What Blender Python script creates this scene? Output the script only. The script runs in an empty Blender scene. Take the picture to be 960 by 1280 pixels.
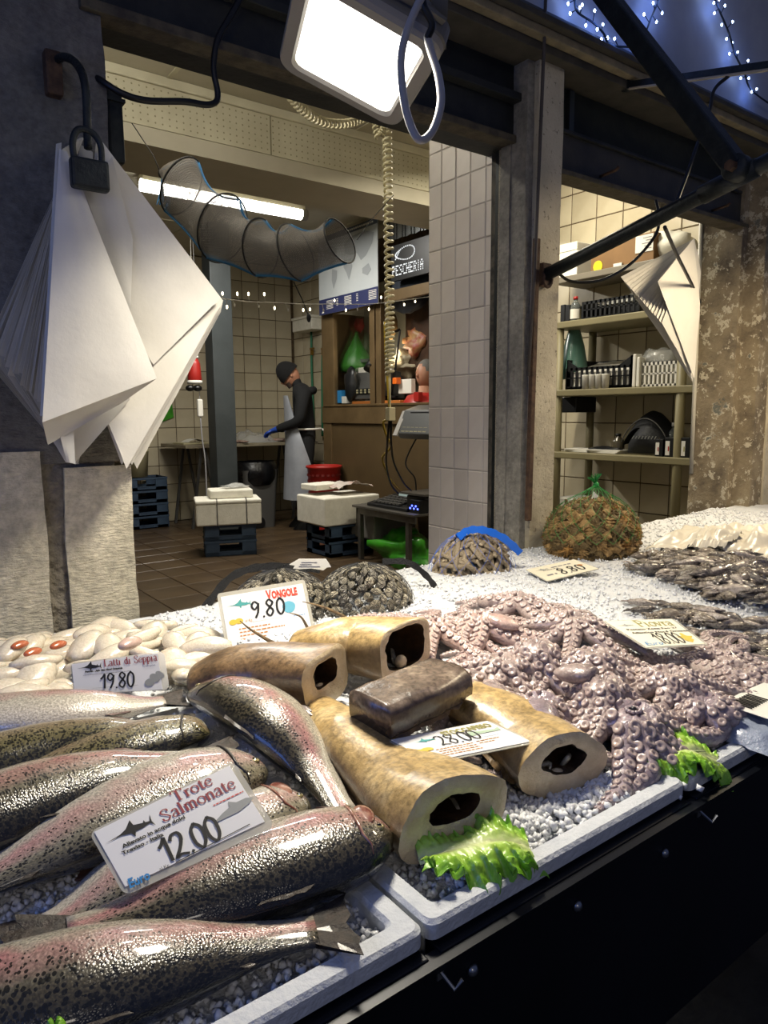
import bpy, bmesh, math, random
import numpy as np
from mathutils import Vector, Matrix, noise
R = random.Random(7)
SC = bpy.context.scene
COL = SC.collection
PI = math.pi
# ---------------------------------------------------------------- camera
F, H0, CZ = 890.0, 516.0, 1.2
_al, _ro, _pi = math.radians(53.4), math.radians(0.4), math.atan((640 - H0) / F)
FWD = Vector((math.cos(_al) * math.cos(_pi), math.sin(_al) * math.cos(_pi), -math.sin(_pi)))
_r = Vector((math.sin(_al), -math.cos(_al), 0)); _u = _r.cross(FWD)
RGT = _r * math.cos(_ro) - _u * math.sin(_ro)
UPV = _u * math.cos(_ro) + _r * math.sin(_ro)
EYE = Vector((0, 0, CZ))
cd = bpy.data.cameras.new('camera'); cam = bpy.data.objects.new('camera', cd); COL.objects.link(cam)
cam.matrix_world = Matrix(((RGT.x, UPV.x, -FWD.x, 0), (RGT.y, UPV.y, -FWD.y, 0), (RGT.z, UPV.z, -FWD.z, CZ), (0, 0, 0, 1)))
cd.sensor_fit = 'VERTICAL'; cd.sensor_height = 24.0; cd.lens = 24.0 * F / 1280.0; cd.clip_start = 0.02; cd.clip_end = 60
SC.camera = cam
# ---------------------------------------------------------------- exposure, world
SC.view_settings.view_transform = 'Standard'; SC.view_settings.look = 'None'
SC.view_settings.exposure = 0.0; SC.view_settings.gamma = 1.0
wd = bpy.data.worlds.new('night'); SC.world = wd; wd.use_nodes = True
wd.node_tree.nodes['Background'].inputs[0].default_value = (0.18, 0.23, 0.46, 1)
wd.node_tree.nodes['Background'].inputs[1].default_value = 0.34
SC.cycles.max_bounces = 8; SC.cycles.diffuse_bounces = 3; SC.cycles.glossy_bounces = 3
SC.cycles.transmission_bounces = 6; SC.cycles.transparent_max_bounces = 16
SC.cycles.caustics_reflective = False; SC.cycles.caustics_refractive = False
SC.cycles.sample_clamp_indirect = 4.0

def ray(px, py): return FWD + RGT * ((px - 480) / F) - UPV * ((py - 640) / F)
def atz(px, py, z): d = ray(px, py); return EYE + d * ((z - CZ) / d.z)
def aty(px, py, y): d = ray(px, py); return EYE + d * (y / d.y)
def atx(px, py, x): d = ray(px, py); return EYE + d * (x / d.x)
def atd(px, py, w): return EYE + ray(px, py) * w

def area(name, loc, direction, sx, sy, power, color, spread=PI):
    l = bpy.data.lights.new(name, 'AREA'); l.shape = 'RECTANGLE'; l.size = sx; l.size_y = sy
    l.energy = power; l.color = color; l.spread = spread
    o = bpy.data.objects.new(name, l); COL.objects.link(o); o.location = loc
    o.rotation_euler = Vector(direction).to_track_quat('-Z', 'Y').to_euler(); return o
# flood lamp over the stall (its lens is at FLOOD), twin flood further along the stall, tube lights and added fill points indoors
FLOOD_C = atd(450, 67, 1.34); FLOOD_N = Vector((-0.30, 0.09, -0.95)).normalized()
area('flood_light', FLOOD_C + FLOOD_N * 0.045, FLOOD_N + Vector((0.30, -0.22, 0)), 0.20, 0.25, 21, (1.0, 0.91, 0.75), 2.3)
area('flood_light', (2.78, 1.05, 1.98), (-0.12, 0.30, -1), 0.24, 0.30, 18, (1.0, 0.82, 0.55), 2.6)
area('tube_and_fill_light', (2.5, 5.35, 2.80), (0, 0, -1), 1.3, 0.10, 70, (1.0, 0.96, 0.88))
area('tube_and_fill_light', (3.2, 3.1, 2.80), (0.2, 0, -1), 0.12, 1.2, 42, (1.0, 0.92, 0.74))
for k in range(3):  # fill points added behind the lintel to brighten ceiling and jamb, no fixture there
    l = bpy.data.lights.new('tube_and_fill_light', 'POINT'); l.energy = 11; l.color = (1.0, .95, .84); l.shadow_soft_size = .06
    o = bpy.data.objects.new('tube_and_fill_light', l); COL.objects.link(o); o.location = (.35 + .5 * k, 2.75, 2.72)
area('blue_garland_light', (-1.15, 0.55, 1.45), (1, .40, -.22), 0.9, 0.5, 6, (0.16, 0.32, 1.0))
area('facade_fill_light', (-1.5, -3.2, 3.4), (.5, 1, -.28), 1.2, .6, 18, (1.0, 0.90, 0.78))  # unseen soft light added behind the camera to lift the facade

# ---------------------------------------------------------------- materials
def rgb(h):
    h = h.lstrip('#'); c = [int(h[i:i + 2], 16) / 255 for i in (0, 2, 4)]
    return tuple((x / 12.92 if x <= .04045 else ((x + .055) / 1.055) ** 2.4) for x in c) + (1.0,)
class NT:
    def __init__(s, m): s.t = m.node_tree; s.n = s.t.nodes; s.b = s.n['Principled BSDF']
    def new(s, ty, **kw):
        x = s.n.new(ty)
        for k, v in kw.items():
            if k.startswith('i_'): x.inputs[k[2:].replace('_', ' ')].default_value = v
            else: setattr(x, k, v)
        return x
    def link(s, a, b): s.t.links.new(a, b)
    def coord(s, kind='Object', scale=(1, 1, 1)):
        c = s.new('ShaderNodeTexCoord'); m = s.new('ShaderNodeMapping'); m.inputs['Scale'].default_value = scale
        s.link(c.outputs[kind], m.inputs['Vector']); return m.outputs[0]
    def noise(s, vec, scale, detail=4, rough=.6):
        n = s.new('ShaderNodeTexNoise'); n.inputs['Scale'].default_value = scale; n.inputs['Detail'].default_value = detail
        n.inputs['Roughness'].default_value = rough; s.link(vec, n.inputs['Vector']); return n.outputs['Fac']
    def voro(s, vec, scale, feature='F1', out='Distance'):
        n = s.new('ShaderNodeTexVoronoi'); n.feature = feature; n.inputs['Scale'].default_value = scale
        s.link(vec, n.inputs['Vector']); return n.outputs[out]
    def ramp(s, fac, stops, interp='LINEAR'):
        r = s.new('ShaderNodeValToRGB'); e = r.color_ramp.elements; r.color_ramp.interpolation = interp
        while len(e) < len(stops): e.new(.5)
        for q, (p, c) in zip(e, stops): q.position = p; q.color = c if len(c) == 4 else tuple(c) + (1,)
        s.link(fac, r.inputs[0]); return r.outputs[0]
    def mix(s, fac, a, b, mode='MIX'):
        m = s.new('ShaderNodeMix', data_type='RGBA', blend_type=mode)
        for v, k in ((fac, 0), (a, 6), (b, 7)):
            if hasattr(v, 'links'): s.link(v, m.inputs[k])
            else: m.inputs[k].default_value = v
        return m.outputs[2]
    def math(s, op, a, b=0.0, clamp=False):
        m = s.new('ShaderNodeMath', operation=op, use_clamp=clamp)
        for v, k in ((a, 0), (b, 1)):
            if hasattr(v, 'links'): s.link(v, m.inputs[k])
            else: m.inputs[k].default_value = v
        return m.outputs[0]
    def bump(s, h, strength, dist=.01):
        b = s.new('ShaderNodeBump'); b.inputs['Strength'].default_value = strength; b.inputs['Distance'].default_value = dist
        s.link(h, b.inputs['Height']); s.link(b.outputs[0], s.b.inputs['Normal'])
    def base(s, c):
        if hasattr(c, 'links'): s.link(c, s.b.inputs['Base Color'])
        else: s.b.inputs['Base Color'].default_value = c
BW = lambda v: (v, v, v, 1)
def mat(name, col, rough=.6, metal=0, col2=None, ns=12, bump=0, bs=60, coat=0, spec=.5, alpha=1, trans=0, sss=0, emit=None, es=1, detail=4, ior=1.45, lo=.35, hi=.65):
    m = bpy.data.materials.new(name); m.use_nodes = True; t = NT(m); b = t.b
    if isinstance(col, str): col = rgb(col)
    b.inputs['Base Color'].default_value = col
    b.inputs['Roughness'].default_value = rough; b.inputs['Metallic'].default_value = metal
    b.inputs['Specular IOR Level'].default_value = spec; b.inputs['Alpha'].default_value = alpha; b.inputs['IOR'].default_value = ior
    b.inputs['Coat Weight'].default_value = coat; b.inputs['Coat Roughness'].default_value = .08
    b.inputs['Transmission Weight'].default_value = trans
    if sss: b.inputs['Subsurface Weight'].default_value = sss; b.inputs['Subsurface Radius'].default_value = (.01, .006, .004)
    if emit: b.inputs['Emission Color'].default_value = rgb(emit) if isinstance(emit, str) else emit; b.inputs['Emission Strength'].default_value = es
    if col2 or bump: v = t.coord()
    if col2:
        col2 = rgb(col2) if isinstance(col2, str) else col2
        t.base(t.ramp(t.noise(v, ns, detail), [(lo, col), (hi, col2)]))
    if bump: t.bump(t.noise(v, bs, 5), bump)
    return m

# ---------------------------------------------------------------- mesh helpers
class MB:
    def __init__(s): s.v = []; s.f = []; s.uv = None
    def add(s, vs, fs):
        k = len(s.v); s.v.extend(tuple(p) for p in vs); s.f.extend(tuple(i + k for i in q) for q in fs); return s
    def box(s, c, d, M=None):
        c = Vector(c); h = Vector(d) / 2
        p = [Vector((x * h.x, y * h.y, z * h.z)) for x in (-1, 1) for y in (-1, 1) for z in (-1, 1)]
        if M: p = [M @ q for q in p]
        return s.add([q + c for q in p], [(0, 1, 3, 2), (4, 6, 7, 5), (0, 4, 5, 1), (2, 3, 7, 6), (0, 2, 6, 4), (1, 5, 7, 3)])
    def bb(s, lo, hi):
        lo, hi = Vector(lo), Vector(hi); return s.box((lo + hi) / 2, hi - lo)
    def bar(s, a, b, w, h, up=(0, 0, 1)):
        a, b = Vector(a), Vector(b); t = (b - a).normalized(); x = t.cross(Vector(up))
        if x.length < 1e-4: x = t.cross(Vector((1, 0, 0)))
        x.normalize(); y = x.cross(t); p = []
        for q in (a, b): p += [q + x * w / 2 + y * h / 2, q - x * w / 2 + y * h / 2, q - x * w / 2 - y * h / 2, q + x * w / 2 - y * h / 2]
        return s.add(p, [(0, 1, 2, 3), (7, 6, 5, 4), (0, 4, 5, 1), (1, 5, 6, 2), (2, 6, 7, 3), (3, 7, 4, 0)])
    def tube(s, pts, r, n=8, cap=True, flat=1.0, up=(0, 0, 1)):
        pts = [Vector(p) for p in pts]; rs = r if hasattr(r, '__len__') else [r] * len(pts)
        k = len(s.v); N = None
        for i, p in enumerate(pts):
            t = (pts[min(i + 1, len(pts) - 1)] - pts[max(i - 1, 0)])
            t = t.normalized() if t.length > 1e-9 else Vector((0, 0, 1))
            if N is None:
                N = Vector(up) - t * Vector(up).dot(t)
                if N.length < 1e-3: N = Vector((1, 0, 0)) - t * t.x
            else: N = N - t * N.dot(t)
            if N.length < 1e-6: N = t.orthogonal()
            N.normalize(); B = t.cross(N)
            for j in range(n):
                a = 2 * PI * j / n; s.v.append(tuple(p + N * (rs[i] * flat * math.cos(a)) + B * (rs[i] * math.sin(a))))
        for i in range(len(pts) - 1):
            for j in range(n):
                a = k + i * n + j; b = k + i * n + (j + 1) % n; s.f.append((a, b, b + n, a + n))
        if cap:
            s.f.append(tuple(k + j for j in range(n))[::-1]); e = k + (len(pts) - 1) * n; s.f.append(tuple(e + j for j in range(n)))
        return s
    def lathe(s, prof, n=16, c=(0, 0, 0), M=None, cap=True):
        k = len(s.v); c = Vector(c)
        for r, z in prof:
            for j in range(n):
                a = 2 * PI * j / n; p = Vector((r * math.cos(a), r * math.sin(a), z))
                if M: p = M @ p
                s.v.append(tuple(p + c))
        for i in range(len(prof) - 1):
            for j in range(n):
                a = k + i * n + j; b = k + i * n + (j + 1) % n; s.f.append((a, b, b + n, a + n))
        if cap:
            s.f.append(tuple(k + j for j in range(n))[::-1]); e = k + (len(prof) - 1) * n; s.f.append(tuple(e + j for j in range(n)))
        return s
    def ell(s, c, r, n=10, m=6, M=None):
        prof = [(max(1e-4, math.sin(PI * i / m)), -math.cos(PI * i / m)) for i in range(m + 1)]
        S = Matrix.Diagonal(Vector(r)); return s.lathe(prof, n, c, (M.to_3x3() @ S) if M else S, cap=False)
    def prism(s, poly, d):            # poly: 3D points, extruded by the vector d
        n = len(poly); d = Vector(d)
        return s.add([Vector(p) for p in poly] + [Vector(p) + d for p in poly],
                     [tuple(range(n))[::-1], tuple(range(n, 2 * n))] + [(i, (i + 1) % n, n + (i + 1) % n, n + i) for i in range(n)])
    def grid(s, fn, nu, nv, thick=None):
        k = len(s.v)
        for i in range(nu + 1):
            for j in range(nv + 1): s.v.append(tuple(fn(i / nu, j / nv)))
        for i in range(nu):
            for j in range(nv):
                a = k + i * (nv + 1) + j; s.f.append((a, a + nv + 1, a + nv + 2, a + 1))
        return s
    def mesh(s, name, mats, smooth=False):
        me = bpy.data.meshes.new(name); me.from_pydata(s.v, [], s.f)
        for m in (mats if isinstance(mats, (list, tuple)) else [mats]): me.materials.append(m)
        if smooth: me.shade_smooth()
        if s.uv:
            L = me.uv_layers.new(name='UVMap'); li = np.zeros(len(me.loops), dtype=np.int32)
            me.loops.foreach_get('vertex_index', li); L.data.foreach_set('uv', np.array(s.uv, dtype=np.float32)[li].ravel())
        me.update(); return me
WL = {}
def link(name, data, parent=None):
    o = bpy.data.objects.new(name, data); COL.objects.link(o)
    if parent is not None: o.parent = parent
    WL[o.name] = WL[parent.name] if parent is not None else Vector((0, 0, 0)); return o
def ob(name, mb, m, parent=None, smooth=False, bevel=0, sub=0, label=None, solid=0):
    if parent is not None:
        w = WL[parent.name]
        if w.length > 0: mb.v = [(p[0] - w.x, p[1] - w.y, p[2] - w.z) for p in mb.v]
    o = link(name, mb.mesh(name, m, smooth), parent)
    if solid: q = o.modifiers.new('solid', 'SOLIDIFY'); q.thickness = solid; q.offset = 0; q = o.modifiers.new('split', 'EDGE_SPLIT'); q.split_angle = 1.0
    if bevel: q = o.modifiers.new('bevel', 'BEVEL'); q.width = bevel; q.segments = 2; q.limit_method = 'ANGLE'
    if sub: q = o.modifiers.new('sub', 'SUBSURF'); q.levels = sub; q.render_levels = sub
    if label: o['label'] = label
    return o
def tag(o, label, cat, group=None):
    o['label'] = label; o['category'] = cat
    if group: o['group'] = group
    return o
def thing(name, label, cat, loc=(0, 0, 0), group=None):
    o = link(name, None); o.location = loc; WL[o.name] = Vector(loc); o.empty_display_size = .05
    return tag(o, label, cat, group)
def struct(name, mb, m, parent=None, **k):
    o = ob(name, mb, m, parent, **k)
    if parent is None: o['kind'] = 'structure'
    return o
def rigid(o, v):                       # things built at the origin, then placed
    o.matrix_world = v; return o
def dup(root, M=None, label=None, parent=None):
    r = root.copy(); COL.objects.link(r)
    if parent is not None: r.parent = parent
    if M is not None: r.matrix_basis = M
    if label: r['label'] = label
    for ch in root.children: dup(ch, None, None, r)
    WL[r.name] = Vector((0, 0, 0)); return r
def TRS(loc, rot=(0, 0, 0), sc=1):
    from mathutils import Euler
    s = (sc, sc, sc) if not hasattr(sc, '__len__') else sc
    return Matrix.Translation(Vector(loc)) @ Euler(rot).to_matrix().to_4x4() @ Matrix.Diagonal(Vector((*s, 1)))
def catmull(P, n):
    P = [Vector(p) for p in P]; Q = [P[0] * 2 - P[1]] + P + [P[-1] * 2 - P[-2]]; out = []
    m = len(P) - 1
    for k in range(n + 1):
        x = k / n * m; i = min(int(x), m - 1); t = x - i; a, b, c, d = Q[i:i + 4]
        out.append(0.5 * (2 * b + (c - a) * t + (2 * a - 5 * b + 4 * c - d) * t * t + (3 * b - a - 3 * c + d) * t ** 3))
    return out
def lerp(tab, t):
    for (a, x), (b, y) in zip(tab, tab[1:]):
        if t <= b: return x + (y - x) * (0 if b == a else max(0, (t - a) / (b - a)))
    return tab[-1][1]
def text(parent, s, M, size, m, sx=1.0, shear=0, name='lettering', bold=0, align='LEFT'):
    c = bpy.data.curves.new(name, 'FONT'); c.body = s; c.size = size; c.shear = shear; c.offset = bold; c.resolution_u = 2
    c.align_x = align; c.materials.append(m); o = link(name, c, parent)
    w = WL[parent.name]; o.matrix_local = Matrix.Translation(-w) @ M @ Matrix.Diagonal(Vector((sx, 1, 1, 1))); return o
# ================================================================ SETTING
def stone_mat(name, c1, c2, c3, bs=70, bump=.8, tool=True):
    m = bpy.data.materials.new(name); m.use_nodes = True; t = NT(m); v = t.coord()
    n = t.noise(v, 5, 8, .65); c = t.ramp(n, [(.3, rgb(c1)), (.52, rgb(c2)), (.72, rgb(c3))])
    f = t.noise(v, 60, 4); c = t.mix(.45, c, t.ramp(f, [(.35, BW(.25)), (.65, BW(1))]), 'MULTIPLY')
    t.base(c); t.b.inputs['Roughness'].default_value = .9
    vv = t.coord('Object', (1, 1, 3) if tool else (1, 1, 1))
    t.bump(t.math('ADD', t.noise(vv, bs, 4), t.math('MULTIPLY', t.noise(v, 12, 3), 1.5)), bump, .02); return m
def tile_mat(name, c1, c2, rough=.25, ns=3):
    m = bpy.data.materials.new(name); m.use_nodes = True; t = NT(m); v = t.coord()
    oi = t.new('ShaderNodeObjectInfo'); g = t.coord('Generated')
    c = t.ramp(t.noise(t.coord('Object'), ns, 4), [(.3, rgb(c1)), (.7, rgb(c2))])
    hv = t.math('ADD', t.math('MULTIPLY', oi.outputs['Random'], .22), .86)
    cc = t.new('ShaderNodeHueSaturation'); t.link(hv, cc.inputs['Value']); t.link(c, cc.inputs['Color'])
    t.base(cc.outputs[0]); t.b.inputs['Roughness'].default_value = rough
    t.bump(t.noise(v, 6, 2), .12, .01); return m
M_stone = stone_mat('pillar_stone', '#a39e8b', '#cbc3ab', '#d8d0ba', 60, .45)
M_mortar = stone_mat('rough_mortar', '#5c574c', '#7d7668', '#989080', 25, 1.0, False)
M_plaster = stone_mat('grey_plaster', '#6f6b62', '#8f8b80', '#a5a092', 30, .35, False)
M_paint = mat('cream_paint', '#c9c3a9', .55, col2='#b5ae95', ns=3, bump=.05, bs=15)
M_ceil = mat('ceiling_panel', '#bdb6a2', .6, col2='#aea793', ns=2)
M_tileb = tile_mat('cream_wall_tile', '#aea389', '#beb49c')
M_tilej = tile_mat('pale_jamb_tile', '#cdc3b6', '#d6cdc1', .45, 6)
M_grout = mat('brown_grout', '#5a4a34', .9, col2='#3f3324', ns=20)
M_groutj = mat('pale_grout', '#b3aca3', .9, col2='#bdb6ad', ns=20)
M_floort = tile_mat('brown_floor_tile', '#3d3022', '#52422f', .32)
M_fgrout = mat('floor_grout', '#2a2018', .8)
M_iron = mat('dark_painted_iron', '#14191c', .5, .3, col2='#242a2b', ns=30, bump=.25, bs=90)
M_rustedge = mat('rusty_iron_edge', '#3a2a20', .8, .2, col2='#5b4534', ns=35, bump=.4, bs=80)
M_darkbeam = mat('sooty_beam', '#191b1b', .6, .1, col2='#2b2c29', ns=9, bump=.2, bs=40)
M_street = mat('dark_paving', '#1c1d20', .5, col2='#2b2c2e', ns=14, bump=.3)
def peel_mat():
    m = bpy.data.materials.new('peeling_paint_stone'); m.use_nodes = True; t = NT(m); v = t.coord()
    c = t.ramp(t.noise(v, 7, 8, .7), [(.3, rgb('#4f463a')), (.5, rgb('#7d705a')), (.7, rgb('#94886f'))])
    n2 = t.noise(v, 22, 7, .72); c = t.mix(t.ramp(n2, [(.55, BW(0)), (.57, BW(1))]), c, rgb('#b9b09a'))
    n3 = t.noise(t.coord('Object', (1, 1, 1)), 11, 5, .7); c = t.mix(t.ramp(n3, [(.63, BW(0)), (.66, BW(.8))]), c, rgb('#3b4342'))
    t.base(c); t.b.inputs['Roughness'].default_value = .85; t.bump(n2, .7, .012); return m
M_peel = peel_mat()
def column_mat():
    m = bpy.data.materials.new('limewashed_stone'); m.use_nodes = True; t = NT(m); v = t.coord()
    c = t.ramp(t.noise(v, 4, 6, .6), [(.35, rgb('#a39b86')), (.65, rgb('#c9c0a8'))])
    c = t.mix(t.ramp(t.noise(v, 80, 3), [(.62, BW(0)), (.7, BW(.7))]), c, rgb('#544c40'))
    t.base(c); t.b.inputs['Roughness'].default_value = .85; t.bump(t.noise(v, 50, 6), .5, .012); return m
M_col = column_mat()

def tiles(parent, origin, du, dv, nrm, us, vs, gap, th, m, skip=None, jitter=.0006, name='tile'):
    """one object per tile; equal-sized tiles share a mesh.  us, vs: edge coordinates along du, dv"""
    O, U, V, N = Vector(origin), Vector(du), Vector(dv), Vector(nrm); cache = {}; w = WL[parent.name]
    for i in range(len(us) - 1):
        for j in range(len(vs) - 1):
            a, b = us[i + 1] - us[i] - gap, vs[j + 1] - vs[j] - gap
            if skip and skip((us[i] + us[i + 1]) / 2, (vs[j] + vs[j + 1]) / 2): continue
            k = (round(a, 4), round(b, 4))
            if k not in cache:
                e = .0025; q = MB(); p = []
                for (s, h) in ((0, -th), (0, th - e), (e, th)):
                    p += [U * (x * (a / 2 - s)) + V * (y * (b / 2 - s)) + N * h for x, y in ((-1, -1), (1, -1), (1, 1), (-1, 1))]
                fs = [(8, 9, 10, 11)] + [(r + s, r + (s + 1) % 4, r + 4 + (s + 1) % 4, r + 4 + s) for r in (0, 4) for s in range(4)]
                q.add(p, fs); cache[k] = q.mesh(name, m)
            o = link(name, cache[k], parent)
            o.location = O + U * ((us[i] + us[i + 1]) / 2) + V * ((vs[j] + vs[j + 1]) / 2) + N * R.uniform(-jitter, jitter) - w
def steps(a, b, s):
    n = max(1, round((b - a) / s)); return [a + (b - a) * i / n for i in range(n + 1)]

ZC = 2.95
# floor, street
fl = struct('floor', MB().bb((-1.2, 1.80, -.32), (4.6, 8.05, -.004)), M_fgrout)
ang = 0.0
tiles(fl, (0, 0, 0), (1, 0, 0), (0, 1, 0), (0, 0, 1), steps(.9, 4.5, .30), steps(3.3, 7.8, .30), .006, .003, M_floort, lambda u, v: u > 3.95 and v < 6.2)
struct('ground', MB().bb((-6, -6, -.30), (9, 1.95, -.18)), M_street)
struct('ceiling', MB().bb((-1.2, 1.9, ZC), (4.6, 8.05, ZC + .1)), M_ceil)
q = MB()
for x in np.arange(-.9, 4.6, 1.2): q.bb((x - .012, 1.9, ZC - .006), (x + .012, 7.9, ZC))
for y in (3.0, 5.2, 6.6): q.bb((-1.2, y - .012, ZC - .005), (4.5, y + .012, ZC))
struct('trim_1', q, M_paint)
# back wall and right wall with tiles
wb = struct('wall_back', MB().bb((-1.2, 7.86, 0), (4.6, 8.02, ZC)), M_grout)
tiles(wb, (0, 7.86, 0), (1, 0, 0), (0, 0, 1), (0, -1, 0), steps(2.29, 4.44, .2155), steps(0.0, 2.94, .21), .007, .004, M_tileb)
wr = struct('wall_right', MB().bb((4.47, 1.9, 0), (4.62, 8.02, ZC)), M_grout)
tiles(wr, (4.47, 0, 0), (0, 1, 0), (0, 0, 1), (-1, 0, 0), [7.85 - .2155 * k for k in range(9)][::-1], steps(0.0, 2.94, .21), .007, .004, M_tileb)
# the stretch seen behind the shelving unit
ws = struct('wall_side', MB().bb((4.30, 1.95, 0), (4.46, 3.95, ZC)), M_grout)
tiles(ws, (4.30, 0, 0), (0, 1, 0), (0, 0, 1), (-1, 0, 0), steps(1.98, 3.93, .2155), steps(0.105, 2.94, .2095), .007, .004, M_tileb)
struct('wall_left', MB().bb((-1.3, 1.9, 0), (-1.2, 8.05, ZC)), M_paint)
# doorway trim at the left end of the tiled wall
struct('trim_2', MB().bb((2.13, 7.80, 0), (2.25, 7.87, 2.1)), mat('brown_wood', '#4a3622', .6, col2='#5e4730', ns=20), bevel=.004)
# perforated beam
cb = struct('beam', MB().bb((-1.2, 3.905, 2.69), (4.5, 4.36, ZC)), M_paint)
dt = MB()
for ix in range(66):
    for iz in range(6):
        x = 1.0 + ix * .0385; z = 2.715 + iz * .033
        if x < 3.5: dt.add([(x + .005 * math.cos(a), 3.9035, z + .005 * math.sin(a)) for a in np.arange(6) * PI / 3], [(0, 1, 2, 3, 4, 5)])
o = ob('perforation', dt, mat('perforation_dark', '#8b856c', .8), cb); o['kind'] = 'stuff'
ob('joint', MB().bb((2.098, 3.902, 2.69), (2.104, 3.906, ZC)), mat('joint_line', '#7c765f', .8), cb)
ob('joint', MB().bb((3.30, 3.902, 2.69), (3.306, 3.906, ZC)), bpy.data.materials['joint_line'], cb)
ob('soffit_board', MB().bb((-1.2, 3.915, 2.60), (4.5, 4.40, 2.69)), M_ceil, cb)
ob('cornice', MB().bb((-1.2, 3.885, 2.90), (4.5, 3.905, ZC)), M_paint, cb, bevel=.006)
# grey steel post inside
pc = aty(277, 500, 6.5)
struct('column_1', MB().bb((pc.x - .105, 6.42, 0), (pc.x + .105, 6.60, ZC)), mat('grey_green_steel', '#34393a', .45, .1, col2='#3c4142', ns=6), bevel=.006)

# left stone pillar: two dressed blocks with a mortar seam
def rough_block(lo, hi, amp, m, name, parent=None, nx=10, nz=60, seed=0):
    lo, hi = Vector(lo), Vector(hi); q = MB()
    def side(fn, nu, nv): q.grid(fn, nu, nv)
    def d(p):
        return Vector((0, 0, 0)) + Vector((noise.noise(p * 5 + Vector((seed, 0, 0))), noise.noise(p * 5 + Vector((0, seed, 3))), 0)) * amp + \
            Vector((noise.noise(p * 22), noise.noise(p * 22 + Vector((7, 1, 2))), 0)) * amp * .5
    P = lambda x, y, z: (lambda p: p + d(p))(Vector((x, y, z)))
    side(lambda u, v: P(lo.x + (hi.x - lo.x) * u, lo.y, lo.z + (hi.z - lo.z) * v), nx, nz)
    side(lambda u, v: P(hi.x, lo.y + (hi.y - lo.y) * u, lo.z + (hi.z - lo.z) * v), 6, nz)
    side(lambda u, v: P(hi.x - (hi.x - lo.x) * u, hi.y, lo.z + (hi.z - lo.z) * v), nx, nz)
    side(lambda u, v: P(lo.x, hi.y - (hi.y - lo.y) * u, lo.z + (hi.z - lo.z) * v), 6, nz)
    return ob(name, q, m, parent, smooth=True)
pl = struct('pillar_1', MB().bb((-.35, 1.757, -.2), (.50, 2.05, 3.2)), M_mortar)
sp = aty(60, 700, 1.745).x; sq = aty(86, 700, 1.745).x
rough_block((-.40, 1.745, -.2), (sp, 2.06, 1.12), .007, M_stone, 'stone_block', pl, 10, 100, 1)
rough_block((sq, 1.745, -.2), (.535, 2.06, 1.08), .006, M_stone, 'stone_block', pl, 8, 90, 2)
rough_block((-.40, 1.749, 1.09), (.527, 2.06, 3.2), .006, stone_mat('dirty_shaded_pillar_stone', '#4f4d49', '#6f6c66', '#88847c', 50, .45), 'stone_block', pl, 20, 120, 3)  # upper block: dark dirt stains, plus the lamp's cut-off shade put into the colour
# column between the openings with its grooves
c2 = struct('column_2', MB().bb((1.86, 1.72, -.2), (1.99, 1.83, 2.36)), M_col)
rough_block((1.875, 1.67, -.2), (1.995, 1.80, 2.36), .003, M_col, 'stone_face', c2, 8, 120, 5)
rough_block((1.842, 1.69, .6), (1.878, 1.76, 2.34), .003, M_plaster, 'groove_moulding', c2, 4, 100, 6)
rough_block((1.835, 1.755, .6), (1.87, 1.80, 2.34), .003, M_plaster, 'groove_moulding', c2, 4, 100, 8)
ob('dark_gap_frame', MB().bb((1.86, 1.80, .55), (1.90, 1.845, 2.2)), M_iron, c2)
ob('timber_edge', MB().bb((1.865, 1.842, .5), (1.905, 1.872, 2.2)), mat('old_grey_timber', '#595347', .8, col2='#2b2925', ns=25, bump=.5, bs=50), c2, bevel=.004)
# tiled jamb
wj = struct('wall_middle', MB().bb((1.883, 1.872, -.1), (1.99, 2.226, ZC)), M_groutj)
tiles(wj, (1.883, 0, 0), (0, 1, 0), (0, 0, 1), (-1, 0, 0), [1.873, 1.912, 1.992, 2.07, 2.15, 2.2265], steps(.381, 2.418, .12), .0032, .003, M_tilej, jitter=.0009)
# right peeling reveal, dark roller channel and the pilaster beyond
c3 = struct('column_3', MB().bb((3.33, 1.73, -.2), (3.7, 1.90, 2.3)), M_mortar)
rough_block((3.30, 1.72, -.2), (3.6, 1.915, 2.3), .004, M_peel, 'stone_face', c3, 8, 110, 9)
ob('white_conduit', MB().tube([atx(877, 275, 3.295), atx(864, 592, 3.295)], .010, 8), mat('white_plastic', '#c9c4b4', .4), c3, smooth=True)
struct('trim_3', MB().bb((3.36, 1.66, -.2), (3.50, 1.73, 2.3)), M_iron)
wf = struct('wall_front', MB().bb((3.42, 1.69, -.2), (4.6, 1.95, 2.3)), M_col)
rough_block((3.345, 1.635, -.2), (3.45, 1.72, 2.25), .003, M_peel, 'pilaster_face', wf, 4, 90, 12)
rough_block((3.45, 1.625, -.2), (3.85, 1.72, 2.25), .003, M_col, 'pilaster_face', wf, 6, 90, 13)
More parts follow.
